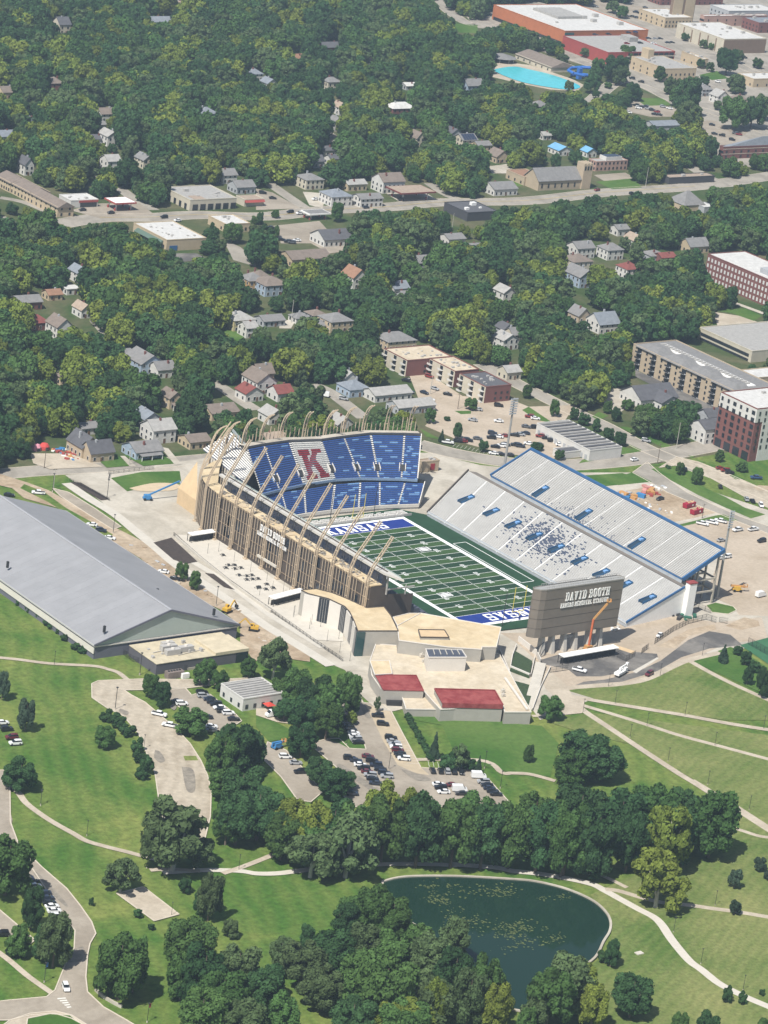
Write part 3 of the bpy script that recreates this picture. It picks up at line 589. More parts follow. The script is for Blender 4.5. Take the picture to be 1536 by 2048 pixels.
def portal(y,t,upper=False):
    if upper: x0,z0=lerp(ub0[0],ub1[0],t).x,lerp(ub0[0],ub1[0],t).z; sl=.5
    else: x0=lerp(ea0[0],ea1[0],t).x+.6; z0=lerp(ea0[0],ea1[0],t).z; sl=.29
    L=7.2; b=MB(EO); h=.85
    for yy in (y-1.35,y+1.35): b.hexa([(x0,yy-.1,z0-.6),(x0+L,yy-.1,z0-.6),(x0+L,yy+.1,z0-.6),(x0,yy+.1,z0-.6)],[(x0,yy-.1,z0+h+.4),(x0+L,yy-.1,z0+L*sl+h),(x0+L,yy+.1,z0+L*sl+h),(x0,yy+.1,z0+h+.4)])
    b.box(x0+L-.2,y-1.45,z0-.6,x0+L,y+1.45,z0+L*sl+h+.2)
    o=b.obj('stair_portal',m_portal,es); MB(EO).q((x0,y-1.25,z0+.62),(x0+L,y-1.25,z0+L*sl+.35),(x0+L,y+1.25,z0+L*sl+.35),(x0,y+1.25,z0+.62)).obj('portal_floor',M('portal_dark',(.02,.045,.075),.9,.1),o)
    MB(EO).box(x0+L-2.2,y-.7,z0+L*sl-.2,x0+L-.35,y+.7,z0+L*sl+.55).obj('landing',m_blue_l,o)
for k,(px,py) in enumerate(ze((210,322),(327,383),(428,440),(528,495),(630,551),(735,608),(838,667),(945,722),(1052,787))):
    # solve y and t on the lower deck plane
    best=None
    for t in np.arange(.1,.9,.01):
        x=lerp(ea0[0],ea1[0],t).x+3.6; z=lerp(ea0[0],ea1[0],t).z+1.6; p=G(px,py,z)
        if best is None or abs(p.x-x)<best[0]: best=(abs(p.x-x),p.y,t)
    portal(best[1],best[2])
for px,py in ze((533,295),(735,403),(980,536)):
    p=G(px,py,15.5); portal(p.y,.03,True)
# ---- north stand: upper and lower curved decks
ns=thing('north_stand','curved two-tier stand of blue seats with a crimson letter on white seats','grandstand',(0,80,0)); NO=Vector((0,80,0))
def zwp(x,y): return zw((x,y))[0]
def line_px(L,z): return [G(*zwp(x,y),z) for x,y in L]
UF=line_px([(505,572),(600,548),(735,518),(905,492),(1045,484),(1145,486),(1270,488),(1357,494)],10.2)
UB=line_px([(425,322),(515,305),(655,285),(830,280),(955,262),(1100,245),(1288,247),(1378,250)],23.4)
LF=line_px([(560,715),(650,700),(745,683),(885,665),(1035,652),(1150,640),(1250,636),(1365,632)],1.8)
LB=line_px([(505,572),(610,560),(735,545),(905,517),(1045,505),(1150,503),(1290,505),(1397,512)],8.6)
nr=random.Random(5)
def blue(p):
    mem={}; nr_off=[nr.random() for _ in range(7)]
    def c(u,r):
        k=(int(u*4+nr_off[r%7]),r)
        if k not in mem: mem[k]='l' if nr.random()<p else 'b'
        return mem[k]
    return c
Kq=[[(x/10,y/14) for x,y in q] for q in GL['K']]
def inK(u,v):
    for q in Kq:
        s=0;ok=True
        for i in range(4):
            x0,y0=q[i];x1,y1=q[(i+1)%4]; cr=(x1-x0)*(v-y0)-(y1-y0)*(u-x0)
            if abs(cr)<1e-9: continue
            if s==0: s=1 if cr>0 else -1
            elif (cr>0)!=(s>0): ok=False;break
        if ok: return True
    return False
UR=21
def kblock(u,r):
    a=(u-.14)/.72; b=(r-1.5)/(UR-6.5)
    return 'c' if (0<=a<=1 and 0<=b<=1 and inK(a,b)) else 'w'
SEC=[blue(.04),blue(.03),kblock,blue(.02),blue(.10),blue(.12),blue(.16)]
for k in range(7):
    deck_section(ns,UF[k],UF[k+1],UB[k],UB[k+1],UR,SEC[k],.5,.42,.045,SEATM,m_deck,'seat_row',cells=40 if k==2 else 24,off=NO)
LS=[blue(.03),blue(.08),blue(.02),blue(.10),blue(.12),blue(.14),blue(.10)]
for k in range(7):
    if k==2: cf=lambda u,r:None
    deck_section(ns,LF[k],LF[k+1],LB[k],LB[k+1],13,LS[k],.5,.42,.045,SEATM,m_deck,'seat_row',off=NO)
# fascias, back parapet, under-deck wall, portals
def strip(parent,name,P,z0,z1,mat,thick=0,off=NO,dy=0):
    b=MB(off)
    for i in range(len(P)-1): b.q((P[i].x,P[i].y,z0),(P[i+1].x,P[i+1].y,z0),(P[i+1].x,P[i+1].y,z1),(P[i].x,P[i].y,z1))
    return b.obj(name,mat,parent)
def curb(parent,name,P,z,wd,ht,mat,off=NO):
    b=MB(off)
    for i in range(len(P)-1): b.bar((P[i].x,P[i].y,z),(P[i+1].x,P[i+1].y,z),wd,ht)
    return b.obj(name,mat,parent)
curb(ns,'upper_fascia',UF,10.0,.7,1.1,M('steel_blue_fascia',(.20,.27,.36),.5,.1),NO)
def outset(P,d):
    out=[]
    for i,p in enumerate(P):
        t=(P[min(i+1,len(P)-1)]-P[max(i-1,0)]); t.z=0; t.normalize(); out.append(p+Vector((-t.y,t.x,0))*d)
    return out
UB2=outset(UB,5.0); b=MB(NO)
for i in range(len(UB)-1): b.q(UB[i]+Vector((0,0,.35)),UB[i+1]+Vector((0,0,.35)),UB2[i+1]+Vector((0,0,.35)),UB2[i]+Vector((0,0,.35)))
b.obj('rear_walkway',m_conc,ns)
curb(ns,'rear_rail',UB,24.0,.25,.9,M('rail_dark',(.08,.08,.085),.6,.1),NO)
strip(ns,'rear_wall',UB2,0,23.7,m_brown)
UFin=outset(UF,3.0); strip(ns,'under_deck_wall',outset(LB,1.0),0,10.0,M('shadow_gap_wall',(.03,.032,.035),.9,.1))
b=MB(NO)
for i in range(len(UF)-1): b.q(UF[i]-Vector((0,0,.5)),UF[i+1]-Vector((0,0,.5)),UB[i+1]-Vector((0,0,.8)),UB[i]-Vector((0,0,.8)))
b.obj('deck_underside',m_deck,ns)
curb(ns,'lower_fascia',LF,1.7,.5,1.4,m_white_panel,NO); strip(ns,'front_wall',LF,0,1.2,m_grey_panel)
for P,Q,n in ((UF,UB,'end_wall'),(LF,LB,'lower_end_wall')):
    for e in (-1,):
        MB(NO).q(P[e],Q[e],(Q[e].x,Q[e].y,0),(P[e].x,P[e].y,0)).obj(n,m_white_panel,ns); MB(NO).bar(P[e]+Vector((0,0,.6)),Q[e]+Vector((0,0,.6)),.35,1.0).obj('end_rail',m_white_panel,ns)
for i in range(1,8):
    if i==7: continue
    f=lerp(UF[i],UB[i],.16); d=(UB[i]-UF[i]).normalized(); s=Vector((d.y,-d.x,0)).normalized()
    pb=MB(NO); L=d*4.2; e=Vector((0,0,1.5))
    for sg in (-1,1):
        a=f+s*(sg*1.3); pb.hexa([a-s*.15-Vector((0,0,.4)),a+s*.15-Vector((0,0,.4)),a+s*.15+L-Vector((0,0,.4)),a-s*.15+L-Vector((0,0,.4))],[a-s*.15+e,a+s*.15+e,a+s*.15+L+e*.5,a-s*.15+L+e*.5])
    pb.obj('stair_portal',m_white_panel,ns)
    MB(NO).q(f+s*1.2+Vector((0,0,.5)),f-s*1.2+Vector((0,0,.5)),f-s*1.2+L*.75+Vector((0,0,.7)),f+s*1.2+L*.75+Vector((0,0,.7))).obj('portal_floor',m_steel,ns)
# field-level tables and seats in front of the north stand
ft=MB(NO)
for i in range(60):
    x=-20+i*.83; 
    for yy in (58.6,60.3,61.8):
        if nr.random()<.8: ft.box(x,yy,FZ,x+.62,yy+.5,FZ+.9)
tag(ft.obj('terrace_seats',m_seat_w,ns),kind='stuff')
MB(NO).box(-22,57.6,FZ-.2,31,63.2,FZ+.04).obj('terrace_floor',m_grey_panel,ns)
MB(NO).box(-22,57.3,FZ,31,57.5,FZ+1.0).obj('terrace_rail',m_grey_panel,ns)
# north-west corner: white seats facing the field
cwF=line_px([(215,395),(330,470),(402,505)],18.0); cwB=line_px([(205,300),(250,245),(342,228)],25.5)
cw=[G(*zwp(182,320),21),G(*zwp(410,505),15),G(*zwp(475,390),19),G(*zwp(342,228),26.5)]
b=MB(NO)
wA,wB,wC,wD=cw
NR=13
for r in range(NR):
    t0,t1=r/NR,(r+.45)/NR
    p0,p1=lerp(wA,wD,t0),lerp(wA,wD,t1); q0,q1=lerp(wB,wC,t0),lerp(wB,wC,t1)
    b.hexa([p0-Vector((0,0,.3)),q0-Vector((0,0,.3)),q1-Vector((0,0,.3)),p1-Vector((0,0,.3))],[p0+Vector((0,0,.02)),q0+Vector((0,0,.02)),q1+Vector((0,0,.02)),p1+Vector((0,0,.02))])
b.obj('corner_seat_rows',m_seat_w,ns)
MB(NO).q(wA-Vector((0,0,.7)),wB-Vector((0,0,.7)),wC-Vector((0,0,.7)),wD-Vector((0,0,.7))).obj('corner_deck',M('corner_deck_blue',(.035,.062,.15),.9,.1),ns)  # dark blue deck colour showing between the white rows
MB(NO).q(wB,wC,Vector((wC.x,wC.y,8)),Vector((wB.x,wB.y,8))).obj('corner_front_wall',m_deck,ns)
MB(NO).bar(wB+Vector((0,0,.7)),wC+Vector((0,0,.7)),.4,1.2).bar(wC+Vector((0,0,.7)),wD+Vector((0,0,.7)),.4,1.2).obj('corner_rail',M('grey_green_rail',(.30,.33,.33),.6,.1),ns)
# ======================================================================= west stand
ws=thing('west_stand','west grandstand with tan curved steel ribs over a brown slatted facade','grandstand',(-70,12,0)); WO=Vector((-70,12,0))
WY0,WY1=-46.5,62
MB(WO).box(-69.3,WY0,0,-64.2,WY1,19.2).obj('facade_wall',m_brown,ws)
MB(WO).box(-69.6,WY0-.1,19.2,-64.1,WY1+.1,19.6).obj('terrace_roof',m_ply,ws)
MB(WO).box(-64.2,WY0,10,-62.2,WY1,24.0).obj('club_glazing',m_glass_b,ws)
MB(WO).hexa([(-64.8,WY0-1,24),(-61.6,WY0-10,24),(-61.6,WY1+6,24),(-64.8,WY1+6,24)],[(-64.8,WY0-1,24.9),(-61.6,WY0-10,24.9),(-61.6,WY1+6,24.9),(-64.8,WY1+6,24.9)]).obj('canopy_slab',M('canopy_grey',(.50,.48,.44),.7,.06),ws)
MB(WO).box(-63.3,WY0-1,24.92,-62.7,WY1+6,25.15).obj('canopy_joint',m_brown,ws)
MB(WO).box(-61.75,WY0-8,24.92,-61.62,WY1+4,25.35).obj('canopy_rail',M('rail_glass',(.30,.36,.34),.3,.1),ws)
b=MB(WO)
for k in range(9):
    z0=19-k*2; b.box(-62+k*3.2,WY0+1,0,-62+(k+1)*3.2,WY1,z0-2.2)
b.obj('seating_terrace',m_deck,ws)
MB(WO).q((-62,WY0-.05,0),(-48,WY0-.05,0),(-48,WY0-.05,14.0),(-62,WY0-.05,15.2)).q((-69.35,WY0-.06,0),(-62,WY0-.06,0),(-62,WY0-.06,18.3),(-69.35,WY0-.06,18.3)).obj('south_end_wall',m_brown,ws)
b=MB(WO); b.box(-61.9,WY0-.4,15,-61.3,WY0+.2,24); b.box(-52.3,WY0-.3,14,-51.9,WY0+.1,18); b.box(-61.6,WY0-.35,16.8,-48,WY0+.05,17.3); b.obj('end_posts',m_grey_panel,ws)
gl=MB(WO)
for yy in np.arange(WY0+3,WY1,3.8): gl.box(-64.3,yy-.09,19.7,-64.19,yy+.09,23.9)
gl.obj('glazing_mullions',M('mullion',(.10,.11,.13),.5,.1),ws)
# slats: each fin of the facade screen is its own piece
fin=MB().box(-.09,-.10,0,.09,.10,17.6).mesh('slat',m_rib); finS=MB().box(-.09,-.10,0,.09,.10,14.5).mesh('slat_short',m_rib)
k=0
for yy in np.arange(WY0+.8,WY1,1.9):
    if nr.random()<.06: continue
    sh_=nr.random()<.25
    inst(finS if sh_ else fin,'slat',ws,(-.05-.3*0,yy-12,(5.6 if sh_ else 2.2)+nr.uniform(-.5,.3))); k+=1
b=MB(WO)
for z in (3.2,8.4,13.6,18.6): b.box(-69.6,WY0,z,-69.35,WY1,z+.3)
b.obj('facade_rails',M('rail_brown',(.22,.165,.115),.7,.1),ws)
for k in range(34):
    yy=nr.uniform(WY0+4,WY1-4); z=nr.choice((3.6,8.8,14)); MB(WO).box(-69.5,yy,z,-69.32,yy+2.2,z+4).obj('facade_window',m_glass,ws)
b=MB(WO)
for k in range(90):
    yy=nr.uniform(WY0+1,WY1-1); xx=nr.uniform(-69,-65.2); s=nr.uniform(.3,1.1); b.box(xx,yy,19.62,xx+s,yy+s*nr.uniform(.6,2.4),19.62+nr.uniform(.12,.8))
tag(b.obj('roof_clutter',M('clutter',(.26,.235,.20),.8,.4,1.5),ws),kind='stuff')
for k in range(16):
    yy=WY0+3+k*6.6; MB(WO).box(-69.4,yy,19.61,-66.5,yy+nr.uniform(2,4.5),19.9).obj('roof_board',m_sand,ws)
for k in range(6):
    yy=WY0+8+k*17; MB(WO).tube((-64,yy,19.7),(-63.2,yy+3,23.9),.12).tube((-64,yy+6,19.7),(-63.2,yy+3,23.9),.12).obj('brace',m_grey_panel,ws)
# ribs
def rib_mesh(ztip,lean,zb=0.0,hook=False):
    """two-chord curved rib in the local x-z plane, base at origin, leaning to +x"""
    path=[(0,zb),(0,6),(0,12),(0,17),(.25,20),(.9,23.2),(2.1,26.4)]; x0,z0=2.1,26.4
    for t in (.2,.4,.6,.8,1): path.append((x0+(lean-x0)*t,z0+(ztip-z0)*t))
    if hook: path=[(0,0),(0,9),(0,18),(0,25),(.3,28.2),(1.0,31),(2.2,33.6),(3.8,35.6),(5.8,37.0)]
    b=MB(); wd=.55
    for sy in (-.62,.62):
        for i in range(len(path)-1):
            a,c=path[i],path[i+1]
            if a[1]>=c[1]: continue
            b.bar((a[0],sy,a[1]),(c[0],sy,c[1]),.26,wd,up=(1,0,0))
    L=0
    for i in range(len(path)-1):
        a,c=Vector((path[i][0],0,path[i][1])),Vector((path[i+1][0],0,path[i+1][1])); n=max(1,int((c-a).length/2.6))
        for j in range(n):
            p=a.lerp(c,(j+.5)/n); b.box(p.x-.1,-.6,p.z-.12,p.x+.1,.6,p.z+.12)
    if zb<4: b.box(-.8,-.9,0,.8,.9,.7)
    return b.mesh('rib',m_rib)
tips=[38.3,40.4,41.9,42.8,43.8,44.2,44,43.6,43.2,42.8]
for k in range(10):
    yy=-44.8+11.42*k; zbs=(10,9.6,7.5,5.5)[k] if k<4 else 0
    inst(rib_mesh(tips[k],12.2 if k else 10,zbs),'rib',ws,(-.5,yy-12,0))
# north and corner ribs on the arc behind the seats
ARC=[Vector(p) for p in ((-70.5,58,0),(-70,68,0),(-66.5,79,0),(-59,89,0),(-47,97,0))]
tail=[Vector((p.x,p.y,0)) for p in outset(UB,5.6)]
ARC=spline(ARC+tail[1:],6)
acc=0;last=ARC[0];nxt=11.4;rn=0
rm_n=rib_mesh(37.5,6.0,0,True); rm_c=rib_mesh(42.0,10.0)
fn=MB().box(-.13,-.13,0,.13,.13,31).mesh('screen_post',m_rib); nf=2.0
for i in range(1,len(ARC)):
    seg=(ARC[i]-ARC[i-1]); L=seg.length
    if L<1e-6: continue
    d=seg/L; ang=math.atan2(-d.x,d.y)   # inward normal = right-hand side of travel
    inw=Vector((d.y,-d.x,0)); rz=math.atan2(inw.y,inw.x)
    while nxt<=acc+L:
        p=ARC[i-1]+d*(nxt-acc); q=p-Vector((0,80,0)); par=ns
        if rn<3: inst(rm_c,'rib',ws,(p.x+70,p.y-12,0),(0,0,rz))
        else: inst(rm_n,'rib',ns,(p.x,p.y-80,0),(0,0,rz))
        rn+=1; nxt+=10.9
    while nf<=acc+L:
        p=ARC[i-1]+d*(nf-acc)
        if p.x>-45: inst(fn,'screen_post',ns,(p.x,p.y-80,nr.uniform(-4.5,-1)))
        else: inst(fin,'slat',ws,(p.x+70,p.y-12,nr.uniform(1,3)),(0,0,rz))
        nf+=2.05
    acc+=L
b=MB(WO); A2=[p for p in ARC if p.x<-40]
for i in range(len(A2)-1): b.q((A2[i].x+1,A2[i].y-.6,0),(A2[i+1].x+1,A2[i+1].y-.6,0),(A2[i+1].x+1,A2[i+1].y-.6,19.2),(A2[i].x+1,A2[i].y-.6,19.2))
b.obj('corner_facade',m_brown,ws)
b=MB(WO); b.q(*([(p.x+.8,p.y-.8,19.5) for p in A2]+[(-52,86,19.5),(-62,72,19.5),(-64,60,19.5)])); b.obj('corner_roof',m_ply,ws)
# tan sail-like wall at the north-west corner
_sl,_sr,_st=G(*zwp(45,535),7),G(*zwp(150,610),7.0),G(*zwp(150,392),20)
_d=lambda p:Vector((p.x,p.y,0))
MB(WO).q(_sl,_sr,_st).q(_sl,_d(_sl),_d(_sr),_sr).q(_sr,_d(_sr),_d(_st),_st).q(_st,_d(_st),_d(_sl),_sl).obj('corner_sail_wall',m_tan,ws)
# facade lettering
word('DAVID BOOTH',(-70.35,27.5,15.6),(0,-1,0),(0,0,1),1.35,2.6,.32,.25,m_white,ws,off=WO)
word('KANSAS MEMORIAL STADIUM',(-70.35,29.2,13.3),(0,-1,0),(0,0,1),.78,1.6,.16,.2,m_white,ws,off=WO)
MB(WO).box(-70.6,14,4.2,-69.9,27.5,5.2).obj('entrance_canopy',m_conc_w,ws)
# ======================================================================= scoreboard
SBY=-89.0
sb=thing('scoreboard','tall brown scoreboard on concrete pillars with white lettering at the field end','scoreboard',(2,SBY,0)); SO=Vector((2,SBY,0))
pl=[(-17.3,-89.2),(22.0,-89.2),(23.0,-88.2),(23.0,-86.0),(21.5,-85.0),(-17.5,-85.0),(-21.2,-85.4),(-21.6,-86.6),(-19.6,-88.6)]
MB(SO).prism(pl,8.0,27.8,True).obj('cladding',m_board,sb)
def seam(poly,z,b,d=.05,h=.14):
    n=len(poly); cx=sum(p[0] for p in poly)/n; cy=sum(p[1] for p in poly)/n
    for i in range(n):
        p,q=poly[i],poly[(i+1)%n]; e=Vector((q[0]-p[0],q[1]-p[1],0)).normalized(); nn=Vector((e.y,-e.x,0)); m=Vector(((p[0]+q[0])/2-cx,(p[1]+q[1])/2-cy,0))
        if nn.dot(m)<0: nn=-nn
        b.bar(Vector((p[0],p[1],z))+nn*d*.5,Vector((q[0],q[1],z))+nn*d*.5,d*1.2,h)
for z in (11.8,15.7,19.6,23.6):
    b=MB(SO); seam(pl,z,b); b.obj('panel_seam',m_brown,sb)
b=MB(SO); seam(pl,27.95,b,.1,.5); b.obj('top_coping',M('board_top',(.27,.25,.22),.7,.1),sb)
MB(SO).q(*[(x,y,27.82) for x,y in pl]).obj('top_deck',M('board_deck',(.30,.30,.29),.8,.15,1.0),sb)
b=MB(SO)
for k in range(34): x=-17+k*1.2; b.box(x-.06,-88.9,27.8,x+.06,-88.8,29.0); b.box(x-.06,-85.3,27.8,x+.06,-85.2,29.0)
b.box(-17,-88.92,28.9,22,-88.78,29.05); b.box(-17,-85.32,28.9,22,-85.18,29.05); tag(b.obj('top_rail',m_grey_panel,sb),kind='stuff')
word('DAVID BOOTH',(-7.2,-89.25,22.2),(1,0,0),(0,0,1),1.75,3.5,.42,.35,m_white,sb,off=SO)
word('KANSAS MEMORIAL STADIUM',(-9.2,-89.25,19.5),(1,0,0),(0,0,1),.93,1.9,.18,.3,m_white,sb,off=SO)
for x in (-14.2,-9.2,-3.1,2.4,9.6,15.2):
    MB(SO).hexa([(x-.7,-89.2,0),(x+.9,-89.2,0),(x+.9,-85.8,0),(x-.7,-85.8,0)],[(x-.6,-87.9,8.2),(x+.8,-87.9,8.2),(x+.8,-85.8,8.2),(x-.6,-85.8,8.2)]).obj('pillar',M('pillar_concrete',(.50,.465,.41),.9,.12,.4),sb)
MB(SO).box(-3.2,-87.2,5.2,3.2,-86.2,6.2).obj('tie_beam',m_grey_panel,sb)
MB(SO).tube((-17,-90,0),(-17.5,-89.2,4),.3).tube((-17.5,-89.2,4),(-14,-88.5,5.5),.2).tube((-17,-90.5,0),(-14,-89.6,3.2),.2).obj('cable_bundle',m_steel,sb)
# ======================================================================= floodlight masts
def mast(px,py,h,label,wd):
    p=G(px,py); t=thing('floodlight_mast',label,'floodlight mast',p,0,'floodlight masts round the stadium'); mg=M('galvanised',(.34,.34,.33),.5,.1,.5,metal=.3)
    MB().tube((0,0,0),(0,0,h*.75),.62,.42,8).tube((0,0,h*.75),(0,0,h),.42,.3,8).obj('pole',mg,t)
    hd=thing_part('lamp_head',t)
    for k in range(7):
        z=h-.4-k*1.15; MB().bar((-wd/2,-.35,z),(wd/2,-.35,z),.14,.14).obj('crossarm',mg,t)
        for j in range(int(wd/.85)+1): MB().box(-wd/2+j*.85-.3,-.75,z-.3,-wd/2+j*.85+.3,-.35,z+.3).obj('floodlight',M('lamp_glass',(.38,.40,.42),.3,.1),hd)
    MB().box(-1,-1,0,1,1,.8).obj('footing',m_conc,t); return t
def thing_part(name,parent):
    o=MB().box(-.3,-.3,0,.3,.3,.2).obj(name,m_steel,parent); return o
mast(1433,1197,39,'tall slim floodlight mast on the grass island beside the gravel lot',1.7)
mast(1008,938,34,'floodlight mast with a wide lamp bank between the two blue-rimmed stands',4.0)
# ======================================================================= south building: linked blocks with flat roofs
sbld=thing('fieldhouse','pale flat-roofed fieldhouse with plywood and maroon roof decks beside the field','building',G(*zs((800,500))[0])); BO=sbld.location.copy()
def block(poly,h,wall,roof,z0=0,par=.35,name='block',parent=None,pm=None,floor=None):
    P=[G(x,y,h) for x,y in poly]; o=MB(BO).prism([(p.x,p.y) for p in P],z0,h-.25).obj('wall',wall,parent or sbld)
    MB(BO).q(*[p-Vector((0,0,.2)) for p in (P if sum(P[k].x*P[(k+1)%len(P)].y-P[(k+1)%len(P)].x*P[k].y for k in range(len(P)))>0 else P[::-1])]).obj('roof',roof,o)
    if par:
        b=MB(BO)
        for k in range(len(P)): b.bar(P[k]+Vector((0,0,-.1)),P[(k+1)%len(P)]+Vector((0,0,-.1)),.3,par)
        b.obj('parapet',pm or m_white_panel,o)
    return o
m_wallw=M('pale_wall_panel',(.36,.34,.30),.8,.06,.4); m_roofc=two_tone('membrane_roof',(.46,.385,.275),(.56,.485,.37),scale=.12,lo=.35,hi=.65,fine=.5,fvar=.12)
block(zs((475,365),(1085,412),(1245,703),(1113,703),(1105,665),(1000,680),(795,690),(715,600),(600,600),(510,600),(455,520),(445,450)),5,m_wallw,m_roofc)
block(zs((600,612),(700,605),(795,640),(795,690),(625,688)),3.2,m_wallw,m_roofc,0,.3)
block(zs((445,447),(542,447),(556,512),(470,517)),6.6,m_wallw,m_ply,0,.25)
block(zs((473,518),(675,520),(712,597),(512,592)),6.2,m_wallw,m_maroon,0,.35,pm=m_maroon)
r2=block(zs((766,588),(1064,596),(1105,668),(806,660)),7.0,m_wallw,m_maroon,0,.0)
P=[G(x,y,7.0) for x,y in zs((766,588),(1064,596),(1105,668),(806,660))]; b=MB(BO)
for k in range(4): b.bar(P[k],P[(k+1)%4],.35,.5)
b.bar(P[2]-Vector((0,0,.8)),P[3]-Vector((0,0,.8)),.5,1.6).obj('fascia',m_maroon,r2)
n1=block(zs((582,275),(697,213),(1095,283),(1072,380),(1000,380),(1000,392),(840,382),(590,347)),10.2,m_wallw,m_ply,0,.35)
block(zs((560,232),(640,213),(695,213),(582,275),(577,265)),9.6,m_brown,m_ply,4,.2)
block(zs((686,294),(815,296),(838,333),(696,331)),11.2,m_wallw,m_tan,0,.4,pm=m_brown)
wb=block(zs((722,390),(900,394),(925,432),(736,432)),10.6,m_white_panel,m_deck,4.6,.5)
P=[G(x,y,10.2) for x,y in zs((742,396),(890,399),(905,424),(750,424))]
MB(BO).q(*[p+Vector((0,0,.28)) for p in P[::-1]]).obj('louvre_well',m_deck,wb)
for k in range(5): MB(BO).bar(P[0].lerp(P[1],.1+.2*k)+Vector((0,0,.5)),P[3].lerp(P[2],.1+.2*k)+Vector((0,0,.5)),.25,.3).obj('louvre',m_conc_w,wb)
W1t=zs((105,98),(180,92),(260,112),(330,140),(430,186),(515,180),(550,225),(586,300),(386,300),(365,245),(345,205),(320,178),(240,140),(140,115))
w1=block(W1t,10.6,m_wallw,m_ply,0,.3,pm=m_brown)
WL=[G(x,y,10.6) for x,y in zs((110,110),(140,115),(240,140),(320,178),(345,205),(365,245),(386,300))]
seg=[]
for i in range(len(WL)-1): seg.append((WL[i],WL[i+1]))
tot=sum((b_-a_).length for a_,b_ in seg)
def along(s):
    for a_,b_ in seg:
        L=(b_-a_).length
        if s<=L: return a_.lerp(b_,s/L)
        s-=L
    return WL[-1]
kk=0;s_=1.0
ctr=sum(WL,Vector())/len(WL)
while s_<tot-3:
    wdp=6.2 if kk%2==0 else 4.2
    a_,b_=along(s_),along(min(s_+wdp,tot)); n=(b_-a_).normalized(); n=Vector((n.y,-n.x,0))
    if n.x>0: n=-n
    a_,b_=a_+n*.35,b_+n*.35
    MB(BO).hexa([(a_.x,a_.y,0),(b_.x,b_.y,0),(b_.x-n.x*.4,b_.y-n.y*.4,0),(a_.x-n.x*.4,a_.y-n.y*.4,0)],[(a_.x,a_.y,10.1),(b_.x,b_.y,10.1),(b_.x-n.x*.4,b_.y-n.y*.4,10.1),(a_.x-n.x*.4,a_.y-n.y*.4,10.1)]).obj('facade_panel' if kk%2==0 else 'tall_window',m_white_panel if kk%2==0 else m_glass,w1); 
    if kk%2:
        for q in range(1,4):
            c=a_.lerp(b_,q/4)+n*.06; MB(BO).bar((c.x,c.y,.2),(c.x,c.y,10),.12,.1).obj('mullion',m_grey_panel,w1)
    s_+=wdp+.25; kk+=1
gA,gB=G(*zs((386,302))[0],10.3),G(*zs((420,302))[0],10.3)
MB(BO).hexa([(gA.x-.5,gA.y-.6,0),(gB.x,gB.y-.6,0),(gB.x,gB.y-.2,0),(gA.x-.5,gA.y-.2,0)],[(gA.x-.5,gA.y-.6,10),(gB.x,gB.y-.6,10),(gB.x,gB.y-.2,10),(gA.x-.5,gA.y-.2,10)]).obj('corner_window',glassmat('teal_glass',(.02,.06,.06)),w1)
# small roof plant on the fieldhouse
for x,y,s in ((600,405,1.4),(655,372,1.6),(650,380,1.2),(930,415,1.0),(945,415,1.0),(1103,605,1.1),(1105,625,1.0),(700,430,1.2),(710,455,.9)):
    p=G(*zs((x,y))[0],5.0); MB(BO).box(p.x-s*.6,p.y-s*.5,4.9,p.x+s*.6,p.y+s*.5,5.0+s).tube((p.x+s*.2,p.y,5),(p.x+s*.2,p.y,5.6+s),.2).obj('roof_vent',m_conc_w,sbld)
b=MB(BO); P=[G(x,y,5.35) for x,y in zs((1115,535),(1225,690))]; b.bar(P[0],P[1],.9,.5).obj('roof_curb',m_white_panel,sbld)
# doors on the south side of the fieldhouse
for x,y in ((1010,735),(1222,748)):
    p=G(*zs((x,y))[0],0)
# retaining walls, planted slopes and stairs east of the fieldhouse
m_hedge=M('planted_slope',(.040,.065,.028),.95,.35,.9)
for pts,z in ((zs((1165,400),(1250,450),(1235,525),(1140,490)),1.2),(zs((1150,545),(1260,575),(1232,665),(1190,640)),.6)):
    P=[G(x,y,z) for x,y in pts]; o=MB().prism([(p.x,p.y) for p in P],0,z).obj('planted_slope',m_hedge); tag(o,'dark green planted bank %s'%('above the stairs by the scoreboard pillars' if z>1 else 'below the stairs beside the fieldhouse corner'),'planting','planted banks')
rw=thing('retaining_wall','pale concrete stair and retaining walls between fieldhouse and scoreboard','retaining wall',G(*zs((1150,520))[0])); RO=rw.location.copy()
for pts,h,wd in ((zs((1085,415),(1110,470),(1140,540)),2.2,.5),(zs((1170,385),(1150,440),(1140,495),(1235,535)),1.8,.6),(zs((1262,440),(1245,520),(1240,535)),1.6,.5),(zs((1180,355),(1270,425),(1290,470)),2.4,.5),(zs((1340,490),(1290,590),(1250,700)),1.2,.6)):
    P=[G(x,y,0) for x,y in pts]; b=MB(RO)
    for i in range(len(P)-1): b.hexa(*[[(P[i].x-wd/2,P[i].y,z_),(P[i+1].x-wd/2,P[i+1].y,z_),(P[i+1].x+wd/2,P[i+1].y+.2,z_),(P[i].x+wd/2,P[i].y+.2,z_)] for z_ in (0,h)])
    b.obj('wall',m_white_panel,rw)
A_,B_=G(*zs((1290,480))[0]),G(*zs((1230,690))[0]); dv=(B_-A_).normalized(); nv=Vector((-dv.y,dv.x,0))
for k in range(26):
    p=A_.lerp(B_,k/26); q=A_.lerp(B_,(k+1)/26); z=1.8-1.7*k/26; MB(RO).hexa([p-nv*2+Vector((0,0,0)),q-nv*2,q+nv*2,p+nv*2],[v+Vector((0,0,z)) for v in (p-nv*2,q-nv*2,q+nv*2,p+nv*2)]).obj('step',m_conc_w,rw)
